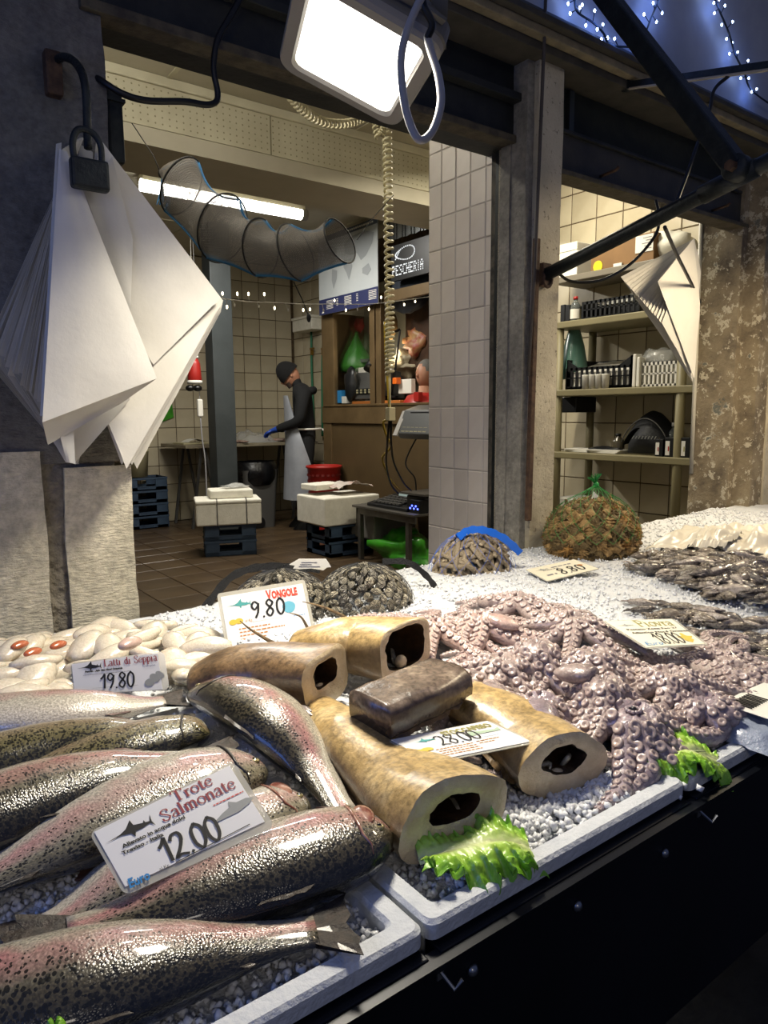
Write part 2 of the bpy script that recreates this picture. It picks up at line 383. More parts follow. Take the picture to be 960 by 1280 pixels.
# lintels over the two openings: steel beam, timber soffit
l1 = struct('lintel', MB().bb((.40, 1.75, 2.10), (1.86, 1.80, 2.70)), M_darkbeam)
ob('beam_flange', MB().bb((.48, 1.735, 2.078), (1.85, 1.80, 2.102)), mat('worn_grey_edge', '#3c362d', .8, col2='#57503f', ns=22, bump=.4), l1, bevel=.003)
ob('beam_flange', MB().bb((.48, 1.715, 2.20), (1.85, 1.755, 2.225)), M_darkbeam, l1, bevel=.003)
ob('soffit_plank', MB().bb((.48, 1.80, 2.085), (1.88, 1.90, 2.11)), M_darkbeam, l1, bevel=.003)
l2 = struct('lintel_2', MB().bb((1.99, 1.76, 2.16), (3.32, 1.85, 2.36)), mat('soot_green_wall', '#1d211a', .8, col2='#2b2d24', ns=7, bump=.3, bs=30))
ob('beam_web', MB().bb((1.99, 1.735, 2.035), (3.40, 1.80, 2.16)), mat('grey_painted_beam', '#3d3a33', .6, col2='#2e2c28', ns=10, bump=.2), l2)
ob('beam_flange', MB().bb((1.99, 1.715, 2.016), (3.40, 1.80, 2.034)), mat('grey_worn_timber', '#5a5347', .7, col2='#47412f', ns=20, bump=.4), l2, bevel=.003)
ob('beam_flange', MB().bb((1.99, 1.72, 2.155), (3.28, 1.77, 2.168)), M_darkbeam, l2, bevel=.003)
ob('steel_bracket', MB().bb((2.05, 1.742, 2.17), (2.075, 1.765, 2.31)).bb((2.115, 1.742, 2.17), (2.14, 1.765, 2.31)), mat('galvanised_bracket', '#4a4f4e', .5, .6), l2)
for k, (x) in enumerate((2.28, 3.05)):
    ob('hook_stub', MB().tube([(x, 1.73, 2.05), (x, 1.66, 2.056), (x, 1.65, 2.064)], .006, 6), M_rustedge, l2, smooth=True)
# stepped moulding and the wall above
t4 = struct('trim_4', MB().bb((1.2, 1.60, 2.345), (4.4, 1.80, 2.372)), mat('stone_moulding', '#8a7f66', .8, col2='#6c6350', ns=15, bump=.3), bevel=.004)
ob('moulding_step', MB().bb((1.2, 1.63, 2.318), (4.4, 1.80, 2.345)), mat('dark_moulding', '#37342d', .8, col2='#46423a', ns=15), t4, bevel=.003)
ob('moulding_step', MB().bb((1.2, 1.575, 2.372), (4.4, 1.80, 2.392)), bpy.data.materials['dark_moulding'], t4, bevel=.003)
ob('moulding_step', MB().bb((1.2, 1.61, 2.392), (4.4, 1.80, 2.425)), mat('grey_step', '#4f5358', .8), t4, bevel=.003)
struct('wall_upper', MB().bb((-.4, 1.63, 2.42), (4.5, 1.80, 4.0)), mat('grey_upper_plaster', '#a3a4a8', .75, col2='#94969c', ns=4, bump=.15, bs=20))
# ================================================================ STALL: counter, trays, crushed ice
M_black = mat('black_sheet_metal', '#0b0d12', .42, .3, col2='#10131a', ns=5, spec=.4)
M_blackedge = mat('black_metal_strip', '#0d1016', .35, .4)
M_steel = mat('steel', '#8d9094', .3, .9)
M_eps = mat('polystyrene', '#c3c6c9', .65, col2='#b4b8bd', ns=30, bump=.35, bs=130)
YF = .482
zs1 = aty(640, 1144, YF - .01).z; zb = aty(900, 1219, YF - .012).z
st = thing('stall_counter', 'black sheet metal market counter carrying the polystyrene fish trays', 'counter', (1.5, 1.1, -.18))
ob('table_board', MB().bb((-.5, YF + .005, .585), (4.2, 1.62, .60)), M_black, st)
for a, b in ((-.5, .405), (.42, .868), (.884, 2.2)):
    ob('front_strip', MB().bb((a, YF - .006, zs1 + .002), (b, YF + .02, .652)), M_blackedge, st, bevel=.002)
fp = ob('front_panel', MB().bb((-.5, YF - .012, zb), (4.2, YF + .004, zs1)), M_black, st, bevel=.002)
ob('top_ledge', MB().bb((-.5, YF - .018, zs1 - .006), (4.2, YF - .008, zs1 + .001)), M_blackedge, st)
for px, py in ((590, 1212), (721, 1132), (830, 1066)):
    p = aty(px, py, YF - .012)
    ob('bolt', MB().lathe([(.0065, 0), (.0065, .002), (.004, .005), (.001, .006)], 12, p, Matrix.Rotation(PI / 2, 3, 'X')), M_steel, fp, smooth=True)
for x in (.412, .876):
    ob('tray_clip', MB().bb((x - .004, YF - .014, zs1 - .01), (x + .004, YF - .006, .655)).tube([(x, YF - .014, zs1 - .01), (x + .004, YF - .03, zs1 - .02), (x + .012, YF - .032, zs1 - .012)], .002, 6), M_steel, st)
for x, y in ((0, .6), (0, 1.55), (3.4, .6), (3.4, 1.55)): ob('leg', MB().bb((x - .02, y - .02, -.18), (x + .02, y + .02, .585)), M_black, st)

def rrect(x0, y0, x1, y1, r, n=5):
    P = []
    for cx, cy, a0 in ((x1 - r, y1 - r, 0), (x0 + r, y1 - r, 90), (x0 + r, y0 + r, 180), (x1 - r, y0 + r, 270)):
        for k in range(n + 1):
            a = math.radians(a0 + 90 * k / n); P.append((cx + r * math.cos(a), cy + r * math.sin(a)))
    return P
def tray(x0, y0, x1, y1, ztop, label, zb=.605):
    t = thing('fish_tray', label, 'tray', ((x0 + x1) / 2, (y0 + y1) / 2, zb), 'polystyrene trays of the stall')
    def rings(rs):
        q = MB(); n = None
        for (d, r, z) in rs:
            P = rrect(x0 + d, y0 + d, x1 - d, y1 - d, r * .4); n = len(P); q.v += [(x, y, z) for x, y in P]
        for i in range(len(rs) - 1):
            for j in range(n): q.f.append((i * n + j, i * n + (j + 1) % n, (i + 1) * n + (j + 1) % n, (i + 1) * n + j))
        return q, n
    q, n = rings([(.006, .03, ztop - .024), (0, .03, ztop - .020), (0, .03, ztop - .004), (.004, .027, ztop), (.022, .02, ztop), (.026, .02, ztop - .005), (.027, .02, ztop - .05)])
    ob('rim', q, M_eps, t)
    q, n = rings([(.008, .03, ztop - .021), (.009, .03, ztop - .052), (.014, .03, ztop - .056), (.018, .03, zb)]); q.f.append(tuple(range(3 * n, 4 * n)))
    ob('body', q, M_eps, t)
tray(-.055, .487, .409, 1.10, .700, 'white polystyrene tray nearest the camera, under the whole trout')
tray(.4145, .487, .8735, 1.10, .700, 'white polystyrene tray in the front row holding the stockfish')
tray(.879, .487, 1.345, 1.10, .700, 'white polystyrene tray in the front row past the large octopus')
tray(1.36, .487, 1.82, 1.10, .700, 'white polystyrene tray furthest along the front row of the counter')
tray(-.10, 1.115, .56, 1.72, .706, 'white polystyrene tray against the stone pillar, full of cuttlefish milt')

M_ice = mat('crushed_ice', (.80, .81, .82, 1), .16, trans=.12, bump=.3, bs=200, ior=1.31)
M_icebed = mat('ice_bed', (.66, .69, .72, 1), .4, bump=.8, bs=160, col2=(.76, .77, .78, 1), ns=40)
def sst(a, b, x): t = min(1, max(0, (x - a) / (b - a))); return t * t * (3 - 2 * t)
def iceh(x, y):
    h = .678 + .032 * sst(.56, .95, y) + .012 * sst(.6, 1.2, x)
    h += .030 * sst(2.0, 3.2, x) * sst(.9, 1.5, y)
    h += .012 * noise.noise(Vector((x * 6, y * 6, 0))) + .005 * noise.noise(Vector((x * 25, y * 25, 3)))
    if x < .56 and y > 1.1: h -= .01
    return h
nx, ny = 210, 62
q = MB().grid(lambda u, v: (lambda x, y: (x, y, iceh(x, y) + .003 * noise.noise(Vector((x * 90, y * 90, 0)))))(-.072 + 3.63 * u * (.35 + .65 * u), .513 + 1.19 * v), nx, ny)
ice = ob('crushed_ice', q, M_icebed, smooth=True); tag(ice, 'bed of crushed ice filling the trays and the counter top', 'ice'); ice['kind'] = 'stuff'
q = MB(); RI = random.Random(3)
octa = [(1, 0, 0), (-1, 0, 0), (0, 1, 0), (0, -1, 0), (0, 0, 1), (0, 0, -1)]
octf = [(0, 2, 4), (2, 1, 4), (1, 3, 4), (3, 0, 4), (2, 0, 5), (1, 2, 5), (3, 1, 5), (0, 3, 5)]
def nugget(x, y, s, lift=0):
    rot = Matrix.Rotation(RI.random() * 6.3, 3, 'Z') @ Matrix.Rotation(RI.random() * 6.3, 3, 'X')
    q.add([rot @ Vector([c * s * RI.uniform(.6, 1.25) for c in p]) + Vector((x, y, iceh(x, y) + s * .25 + lift)) for p in octa], octf)
for _ in range(7000):                         # the near trays
    x, y = RI.uniform(-.02, 1.3), RI.uniform(.517, .85)
    nugget(x, y, RI.uniform(.003, .0065), RI.uniform(0, .006))
for _ in range(14000):
    x, y = RI.uniform(-.05, 3.2), RI.uniform(.55, 1.69); nugget(x, y, RI.uniform(.003, .006), RI.uniform(-.002, .004))
for _ in range(1500):                         # loose heap between tray 2's rim and the cut fish
    t = RI.random(); p = atz(640 + 190 * t, 1010 - 50 * t, .70); nugget(p.x + RI.gauss(0, .02), p.y + RI.gauss(.0, .018), RI.uniform(.004, .008), RI.uniform(0, .012))
ic = ob('ice_nuggets', q, M_ice, smooth=True); tag(ic, 'loose nuggets of crushed ice lying over the ice bed', 'ice'); ic['kind'] = 'stuff'
# ================================================================ FISH
def trout_mat(name, back, mid, belly, pink, pinkamt, spot=1.0, k0=.0):
    m = bpy.data.materials.new(name); m.use_nodes = True; t = NT(m)
    uv = t.new('ShaderNodeUVMap'); sp = t.new('ShaderNodeSeparateXYZ'); t.link(uv.outputs[0], sp.inputs[0])
    k = t.math('ABSOLUTE', t.math('SUBTRACT', sp.outputs[1], .5)); k = t.math('MULTIPLY', k, 2)     # 1 on the back, 0 on the belly
    mp = t.new('ShaderNodeMapping'); mp.inputs['Scale'].default_value = (1, .26, 1); t.link(uv.outputs[0], mp.inputs[0]); v = mp.outputs[0]
    kn = t.math('ADD', k, t.math('MULTIPLY', t.math('SUBTRACT', t.noise(v, 22, 4), .5), .22))
    c = t.ramp(kn, [(.12 + k0, rgb(belly)), (.40 + k0, rgb(mid)), (.66 + k0, rgb(back)), (.96 + k0, rgb('#24221b'))])
    pk = t.ramp(kn, [(.30 + k0, BW(0)), (.42 + k0, BW(pinkamt)), (.50 + k0, BW(pinkamt * .7)), (.60 + k0, BW(0))])
    c = t.mix(t.math('MULTIPLY', pk, t.ramp(t.noise(v, 11, 4), [(.3, BW(.3)), (.65, BW(1))])), c, rgb(pink))
    d = t.voro(v, 235); dens = t.ramp(k, [(.32 + k0, BW(0)), (.48 + k0, BW(.30)), (.75 + k0, BW(.52)), (1, BW(.50))])
    jit = t.math('MULTIPLY', t.math('SUBTRACT', t.noise(v, 130, 2), .5), .7)
    s = t.math('LESS_THAN', t.math('ADD', d, jit), t.math('MULTIPLY', dens, spot))
    c = t.mix(t.math('MULTIPLY', s, .9), c, rgb('#15150f'))
    sc = t.voro(v, 420); c = t.mix(.30, c, t.ramp(sc, [(.1, BW(1.0)), (.6, BW(.35))]), 'MULTIPLY'); c = t.mix(.55, c, t.ramp(t.noise(v, 330, 2), [(.38, BW(.25)), (.62, BW(1.15))]), 'MULTIPLY')
    t.base(c); t.b.inputs['Roughness'].default_value = .24; t.b.inputs['Metallic'].default_value = .04
    t.b.inputs['Coat Weight'].default_value = .8; t.b.inputs['Coat Roughness'].default_value = .07
    t.bump(t.math('ADD', sc, t.math('MULTIPLY', t.noise(v, 30, 3), 1.0)), .25, .0022); return m
M_trA = trout_mat('trout_skin', '#544d3a', '#a8a28c', '#d8cfbf', '#c4757c', .8, 1.0, .03)
M_trB = trout_mat('dark_trout_skin', '#6b6444', '#8f8765', '#b9ad90', '#a8686c', .25, 1.05, .0)
M_trC = trout_mat('pale_trout_skin', '#7f7862', '#b9b4a2', '#d3cabb', '#c88086', .7, .8, .12)
M_fin = mat('trout_fin', '#201b16', .55, col2='#3d332a', ns=90, coat=.1, bump=.5, bs=150)
M_finp = mat('pale_pink_fin', '#5c4038', .55, col2='#3c2d28', ns=40, coat=.1)
M_eye = mat('fish_eye', '#0a0a0a', .05, coat=1); M_iris = mat('fish_iris', '#a89a6a', .2, .5, coat=1)
M_gill = mat('raw_gill_flesh', '#6e3a2e', .25, col2='#a8806c', ns=60, coat=.8)
M_mouth = mat('dark_mouth_slit', '#16110e', .4)

def sweep(path, A, B_, bdir, n=24, tip0=True, tip1=True, wob=None, sq=1.0):
    """closed body along a path: A half width along bdir, B_ half height; uv = (metres, turn from the back)"""
    q = MB(); q.uv = []; L = 0
    up0 = Vector((0, 0, 1)); fr = []
    for i, p in enumerate(path):
        t = (path[min(i + 1, len(path) - 1)] - path[max(i - 1, 0)]).normalized()
        s = t.cross(up0).normalized(); s = s if s.dot(bdir) > 0 else -s; u = s.cross(t).normalized(); u = u if u.z > 0 else -u
        if i: L += (p - path[i - 1]).length
        fr.append((p, t, s, u, L))
        for j in range(n + 1):
            a = 2 * PI * j / n; ca, sa = math.cos(a), math.sin(a)
            if sq != 1: ca, sa = math.copysign(abs(ca) ** sq, ca), math.copysign(abs(sa) ** sq, sa)
            r = 1 + (wob(i / (len(path) - 1), a) if wob else 0)
            q.v.append(tuple(p + s * (A[i] * ca * r) + u * (B_[i] * sa * r))); q.uv.append((L, j / n))
    w = n + 1
    for i in range(len(path) - 1):
        for j in range(n): q.f.append((i * w + j, i * w + j + 1, (i + 1) * w + j + 1, (i + 1) * w + j))
    for e, on in ((0, tip0), (len(path) - 1, tip1)):
        if on: q.f.append(tuple(e * w + j for j in (range(n) if e else range(n - 1, -1, -1))))
    return q, fr
def fan(mb, root, dirs, lens, nrm, w=.0012, waves=0):
    """thin fin: root points -> tips"""
    k = len(mb.v); nrm = Vector(nrm).normalized()
    for sg in (1, -1):
        for i, (r, d, l) in enumerate(zip(root, dirs, lens)):
            r, d = Vector(r), Vector(d)
            for f in (0, .5, 1):
                mb.v.append(tuple(r + d * (l * f) + nrm * (sg * w * (1.2 - f) + waves * math.sin(i * 2.1) * f)))
    n = len(root); S = n * 3
    for i in range(n - 1):
        for f in range(2):
            a = k + i * 3 + f; mb.f.append((a, a + 1, a + 4, a + 3)); b = a + S; mb.f.append((b, b + 3, b + 4, b + 1))
        a = k + i * 3 + 2; mb.f.append((a, a + S, a + S + 3, a + 3))
PD = [(0, .007), (.02, .017), (.06, .029), (.12, .041), (.20, .051), (.33, .059), (.48, .060), (.6, .054), (.72, .042), (.84, .028), (.93, .021), (1, .021)]
def trout(label, px, side, sc=1.0, m=None, lay=.0, fins=M_fin, name='trout', thick=.58, gill=False, zz=None):
    """px: nose -> tail base pixels on the ice; side: +1 back towards the viewer, -1 away"""
    pts = []
    n = 34; prof = [lerp(PD, i / n) * sc for i in range(n + 1)]
    for k, (x, y) in enumerate(px):
        l = lay if not hasattr(lay, '__len__') else lay[k]
        p = atz(x, y, .71 + l); h = max(iceh(p.x, p.y), .675) + l + .024 * sc
        pts.append(atz(x, y, h))
    path = catmull(pts, n)
    ax = (path[-1] - path[0]).normalized(); b = Vector((ax.y, -ax.x, 0)); b = b if b.y < 0 else -b
    if abs(ax.y) > .8 : b = Vector((-1, 0, 0))
    b = b * side
    th = [p * (thick if i / n < .7 else thick * (1 - .55 * (i / n - .7) / .3)) for i, p in enumerate(prof)]
    q, fr = sweep(path, prof, th, b, 26)
    t = thing(name, label, 'fish', (path[n // 2].x, path[n // 2].y, path[n // 2].z - .02), 'whole trout on the ice')
    ob('body', q, m or M_trA, t, smooth=True)
    P, T, S, U, L = zip(*fr)
    # tail fin
    tl = .045 * sc; mb = MB(); rt, dr, ln = [], [], []
    for k in range(9):
        f = k / 4 - 1; rt.append(P[-1] + S[-1] * (f * prof[-1] * .95) - T[-1] * .004); dr.append((T[-1] + S[-1] * f * .55).normalized()); ln.append(tl * (.80 + .25 * abs(f)) * (.86 + .2 * abs(math.sin(k * 7.3 + len(label)))))
    fan(mb, rt, dr, ln, U[-1], .002, .0015); ob('tail_fin', mb, fins, t)
    # dorsal, adipose, anal, pelvic fins
    def fin(nm, t0, t1, sgn, h, lean, mm, el=0.25):
        mb = MB(); rt, dr, ln = [], [], []
        for k in range(6):
            f = k / 5; i = (t0 + (t1 - t0) * f) * n; a = int(i); ph = el
            c = P[a] + S[a] * (sgn * prof[a] * math.cos(ph) * .97) + U[a] * (th[a] * math.sin(ph)); rt.append(c)
            dr.append((S[a] * sgn * .8 + T[a] * (lean + .3 * f) + U[a] * .2).normalized()); ln.append(h * (1 - .55 * f) * sc)
        fan(mb, rt, dr, ln, U[a], .0012, .001); ob(nm, mb, mm, t)
    fin('dorsal_fin', .44, .56, 1, .016, 1.2, fins); fin('adipose_fin', .80, .84, 1, .009, 1.6, fins)
    fin('anal_fin', .70, .79, -1, .016, 1.3, M_finp); fin('pelvic_fin', .52, .57, -1, .018, 1.8, M_finp); fin('pectoral_fin', .235, .275, -1, .022, 2.2, M_finp, .55)
    # head: eye with iris, gill cover edge, mouth slit
    a = 3; e = P[a] + S[a] * (prof[a] * .30) + U[a] * (th[a] * .90); rr = .0058 * sc
    X = Matrix((S[a], T[a], U[a])).transposed()
    eye = ob('eye', MB().ell(e, (rr, rr, rr * .55), 12, 6, X), M_iris, t, smooth=True); ob('pupil', MB().ell(e + U[a] * rr * .28, (rr * .58, rr * .58, rr * .4), 10, 5, X), M_eye, eye, smooth=True)
    g = []
    for k in range(9):
        ph = math.radians(25 + 130 * k / 8); i = int(n * .185 + 1.6 * math.sin(PI * k / 8)); g.append(P[i] + S[i] * (prof[i] * 1.005 * math.cos(ph)) + U[i] * (th[i] * 1.005 * math.sin(ph)))
    ob('gill_cover', MB().tube(g, [.0006 + .0016 * sc * math.sin(PI * k / 8) for k in range(9)], 6), M_gill if gill else M_mouth, t, smooth=True)
    mo = [P[i] - S[i] * (prof[i] * .45) + U[i] * (th[i] * .86) for i in range(0, 4)]
    ob('mouth', MB().tube(mo, .0011 * sc, 5), M_mouth, t, smooth=True)
    if gill:
        c = P[5] - S[5] * prof[5] * .2 + U[5] * th[5] * .9
        ob('raw_gills', MB().ell(c, (.020 * sc, .012 * sc, .0035), 14, 6, X), M_gill, t, smooth=True)
    return t
trout('pale pink-bellied trout lying right before the cuttlefish milt price card', [(-150, 905), (-60, 902), (60, 893), (150, 884), (205, 876)], -1, 1.0, M_trC, .012)
trout('smooth olive trout second from the milt card, its tail pointing right', [(-150, 985), (-40, 958), (60, 935), (150, 918), (215, 908)], 1, .92, M_trB, .02)
trout('spotted olive trout with its blunt head just left of the arched trout', [(262, 918), (220, 921), (150, 938), (60, 965), (-60, 1010)], 1, .86, M_trB, .012)
trout('large silvery trout with black underside behind the trout price card', [(-160, 1075), (-60, 1035), (60, 995), (170, 965), (262, 945)], 1, 1.12, M_trA, .02)
trout('dark-headed glistening trout sticking out above the trout price card', [(332, 962), (270, 975), (180, 1005), (60, 1062), (-90, 1135)], 1, 1.15, M_trC, .012)
trout('trout with a red gill opening peeping out right of the trout price card', [(384, 1002), (330, 1022), (230, 1065), (130, 1120), (60, 1158)], 1, 1.0, M_trC, .0, gill=True)
trout('arched pink-striped trout slanting down between the trout pile and the stockfish', [(240, 866), (288, 871), (338, 900), (386, 953), (430, 1018)], 1, .92, M_trA, (.03, .035, .03, .02, .005))
trout('spotted trout below the trout price card, open-gilled head at right', [(490, 1043), (430, 1056), (330, 1088), (200, 1135), (85, 1166)], 1, 1.06, M_trA, .022, gill=True)
trout('trout lying along the front tray rim with its ragged dark tail at right', [(-190, 1320), (-60, 1272), (110, 1228), (270, 1190), (395, 1163)], 1, 1.0, M_trA, .012)

# ---------------------------------------------------------------- stockfish: hollow cut trunks
def skin_mat(name, c1, c2, c3, sh=.35, c0='#6b573c'):
    m = bpy.data.materials.new(name); m.use_nodes = True; t = NT(m); v = t.coord()
    c = t.ramp(t.noise(v, 14, 6, .6), [(.32, rgb(c1)), (.5, rgb(c2)), (.68, rgb(c3))])
    c = t.mix(.55, c, t.ramp(t.noise(v, 120, 5), [(.36, BW(.12)), (.6, BW(1.1))]), 'MULTIPLY')
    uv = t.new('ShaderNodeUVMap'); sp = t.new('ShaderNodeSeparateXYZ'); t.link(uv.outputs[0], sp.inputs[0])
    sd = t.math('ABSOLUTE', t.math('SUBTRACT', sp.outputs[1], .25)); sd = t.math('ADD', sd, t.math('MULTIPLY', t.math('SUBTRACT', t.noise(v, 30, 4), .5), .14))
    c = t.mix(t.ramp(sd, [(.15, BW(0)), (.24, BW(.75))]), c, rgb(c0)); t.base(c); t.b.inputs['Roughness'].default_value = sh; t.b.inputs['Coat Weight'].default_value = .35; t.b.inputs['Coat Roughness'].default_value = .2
    t.bump(t.math('ADD', t.noise(v, 55, 5), t.math('MULTIPLY', t.voro(v, 150), .12)), .4, .004); return m
M_cod = skin_mat('golden_stockfish_skin', '#8f7648', '#b89c68', '#cdb688')
M_codb = skin_mat('brown_stockfish_skin', '#4a3a2a', '#7a6143', '#9a8058', .35, '#4a3b2e')
M_cods = skin_mat('silvery_brown_skin', '#4a3e34', '#78685a', '#aa9a86', .25, '#2f2721')
M_flesh = mat('stockfish_flesh', '#dccba8', .3, col2='#c2ab84', ns=30, bump=.5, bs=60, coat=.5)
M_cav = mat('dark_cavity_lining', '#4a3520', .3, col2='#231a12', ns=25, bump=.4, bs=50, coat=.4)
M_gut = mat('white_gut_membrane', '#968c78', .15, col2='#4d5248', ns=50, coat=1)
def cod(label, px, A, Bv, lay, m, sq=.85, open1=True, open0=False, wall=.026, fins=(), seed=1, side=1, depth=.5, guts=True):
    n = 26; pts = []
    for k, (x, y) in enumerate(px):
        l = lay if not hasattr(lay, '__len__') else lay[k]; b = lerp(Bv, k / (len(px) - 1))
        p = atz(x, y, .72); pts.append(atz(x, y, iceh(p.x, p.y) + l + b * .92))
    path = catmull(pts, n); a = [lerp(A, i / n) for i in range(n + 1)]; b = [lerp(Bv, i / n) for i in range(n + 1)]
    wob = lambda t, an: .07 * noise.noise(Vector((t * 4 + seed, math.cos(an) * 1.2, math.sin(an) * 1.2))) + .06 * t ** 5 * math.sin(an * 4 + seed) + .05 * t ** 8 * noise.noise(Vector((an * 2.2, seed, 0)))
    ax = (path[-1] - path[0]).normalized(); bd = Vector((ax.y, -ax.x, 0)) * side
    q, fr = sweep(path, a, b, bd, 30, not open0, not open1, wob, sq)
    t = thing('stockfish_piece', label, 'fish', (path[n // 2].x, path[n // 2].y, path[n // 2].z - .03), 'cut pieces of soaked stockfish')
    ob('skin', q, m, t, smooth=True)
    P, T, S, U, L = zip(*fr)
    if open1:
        W = 31; r = MB(); i0 = int(n * (1 - depth))
        inner = lambda i, j: (lambda an, rr: P[i] + S[i] * ((a[i] - wall * 1.3) * math.copysign(abs(math.cos(an)) ** .9, math.cos(an)) * rr) + U[i] * (wall * .35) + U[i] * ((b[i] - wall) * math.copysign(abs(math.sin(an)) ** .9, math.sin(an)) * rr))(2 * PI * j / 30, 1 + wob(i / n, 2 * PI * j / 30) + .10 * noise.noise(Vector((j * .5, i * .3, seed))))
        outer = []
        for j in range(30):
            an = 2 * PI * j / 30; rr = 1 + wob(1, an); ca, sa = math.cos(an), math.sin(an); ca, sa = math.copysign(abs(ca) ** .85, ca), math.copysign(abs(sa) ** .85, sa)
            outer.append(P[n] + S[n] * (a[n] * ca * rr) + U[n] * (b[n] * sa * rr))
        for j in range(30): r.v.append(tuple(outer[j]))
        for j in range(30): r.v.append(tuple((outer[j] + inner(n, j)) / 2 + T[n] * (.004 + .004 * noise.noise(Vector((j, seed, 0))))))
        for j in range(30): r.v.append(tuple(inner(n, j)))
        for k in range(2):
            for j in range(30): r.f.append((k * 30 + j, k * 30 + (j + 1) % 30, k * 30 + 30 + (j + 1) % 30, k * 30 + 30 + j))
        ob('cut_flesh', r, M_flesh, t, smooth=True)
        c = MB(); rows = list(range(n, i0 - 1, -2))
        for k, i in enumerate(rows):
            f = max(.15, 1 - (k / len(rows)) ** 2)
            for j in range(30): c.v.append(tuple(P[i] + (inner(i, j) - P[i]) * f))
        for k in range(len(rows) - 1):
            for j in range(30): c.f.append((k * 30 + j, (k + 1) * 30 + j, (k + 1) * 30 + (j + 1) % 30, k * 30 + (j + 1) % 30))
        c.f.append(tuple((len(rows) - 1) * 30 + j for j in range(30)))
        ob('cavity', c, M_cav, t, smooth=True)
        if guts:
            g = MB(); rg = random.Random(seed)
            for k in range(5):
                o = P[n] - T[n] * rg.uniform(.022, .040) + S[n] * (a[n] * rg.uniform(-.45, .45)) - U[n] * (b[n] * rg.uniform(.1, .65))
                g.tube(catmull([o + Vector([rg.uniform(-.018, .018) for _ in range(3)]) for _ in range(4)], 10), [.0015 + .0025 * math.sin(PI * i / 10) for i in range(11)], 6)
            ob('innards', g, M_gut, t, smooth=True)
            v = MB().ell(P[n] - T[n] * .012 - U[n] * b[n] * .42 + S[n] * a[n] * .05, (.014, .010, .012), 12, 6, Matrix((S[n], T[n], U[n])).transposed()); ob('backbone', v, M_flesh, t, smooth=True)
    for (t0, t1, sg, h, el, lean) in fins:
        mb = MB(); rt, dr, ln = [], [], []; N = 14
        for k in range(N):
            f = k / (N - 1); i = int((t0 + (t1 - t0) * f) * n); c = P[i] + S[i] * (sg * a[i] * math.cos(el) * .98) + U[i] * (b[i] * math.sin(el) * .98)
            rt.append(c); dr.append((S[i] * sg * .8 * math.cos(el) + U[i] * (math.sin(el) - .15) + T[i] * (lean + .3 * math.sin(k * 2.3))).normalized()); ln.append(h * (.65 + .5 * abs(math.sin(k * 1.9))) * (1 - .3 * f))
        fan(mb, rt, dr, ln, U[i], .0013, .002); ob('fin', mb, M_codfin, t)
    return t, fr
M_codfin = mat('dried_fin', '#3a2e22', .5, col2='#7a6240', ns=60)
cod('long golden stockfish trunk with a hollow cut end over the salad leaf', [(398, 888), (440, 925), (500, 975), (570, 1022)], [(0, .032), (.4, .056), (.8, .074), (1, .078)], [(0, .022), (.5, .038), (1, .048)], .004, M_cod, wall=.032, fins=((.1, .98, 1, .022, -.35, .3),), seed=3)
cod('golden stockfish trunk with its cut end near the octopus and salad leaf', [(560, 868), (610, 892), (660, 925), (705, 958)], [(0, .044), (.5, .062), (1, .068)], [(0, .028), (.5, .040), (1, .046)], .004, M_cod, fins=((.3, .98, 1, .016, -.3, .3),), seed=8)
cod('brown stockfish trunk lying in front of the vongole price card', [(246, 852), (290, 842), (350, 840), (408, 848)], [(0, .046), (.3, .066), (1, .070)], [(0, .028), (.4, .044), (1, .048)], .022, M_codb, fins=((.5, .95, 1, .035, -.5, .2),), seed=5)
cod('golden brown stockfish half with a wide open belly behind the other stockfish', [(372, 808), (410, 806), (455, 806), (508, 812)], [(0, .045), (.5, .075), (1, .080)], [(0, .028), (.5, .046), (1, .052)], .020, M_cod, seed=11, wall=.014)
# squared block of silvery skin on top
cod('silvery brown block of stockfish lying across the two golden trunks', [(462, 893), (495, 878), (530, 862), (556, 848)], [(0, .047), (.5, .050), (1, .047)], [(0, .026), (1, .026)], .060, M_cods, sq=.45, open1=False, fins=((.05, .9, 1, .016, -.6, .2),), seed=14, guts=False)
# stiff fin spikes sticking up
for k, (pts, lb) in enumerate((([(345, 806), (328, 796), (312, 786), (300, 776)], 'dark forked fin stub in front of the vongole card'), ([(393, 798), (384, 784), (376, 771), (362, 766)], 'curled brown fin spike at the right edge of the vongole card'), ([(432, 772), (412, 762), (395, 756), (378, 752)], 'straight dark fin spike pointing left beside the clam bag'))):
    d = [1.45, 1.53, 1.60][k]; P = [atd(x, y, d - .01 * i) for i, (x, y) in enumerate(pts)]
    o = ob('fin_spike', MB().tube(catmull(P, 12), [.008 * (1 - i / 13) + .0012 for i in range(13)], 8, flat=.5), M_codfin, smooth=True)
    tag(o, lb, 'fin')
# ================================================================ OCTOPUS heap
def octo_mat(name, c1, c2, c3):
    m = bpy.data.materials.new(name); m.use_nodes = True; t = NT(m); v = t.coord()
    c = t.ramp(t.noise(v, 16, 5, .6), [(.32, rgb(c1)), (.5, rgb(c2)), (.68, rgb(c3))])
    c = t.mix(.4, c, t.ramp(t.noise(v, 260, 3), [(.35, BW(.45)), (.6, BW(1))]), 'MULTIPLY')
    t.base(c); t.b.inputs['Roughness'].default_value = .22; t.b.inputs['Coat Weight'].default_value = .6; t.b.inputs['Coat Roughness'].default_value = .1
    t.b.inputs['Subsurface Weight'].default_value = .12; t.b.inputs['Subsurface Radius'].default_value = (.012, .006, .005)
    t.bump(t.math('ADD', t.noise(v, 90, 4), t.math('MULTIPLY', t.noise(v, 28, 3), 1.5)), .5, .005); return m
M_oct = octo_mat('octopus_skin', '#7c6d6b', '#a5958f', '#b9aaa1')
M_octp = octo_mat('pinkish_octopus_skin', '#927a72', '#b59b92', '#c4aea4')
M_octd = octo_mat('mauve_octopus_skin', '#71646a', '#98898d', '#ae9fa1')
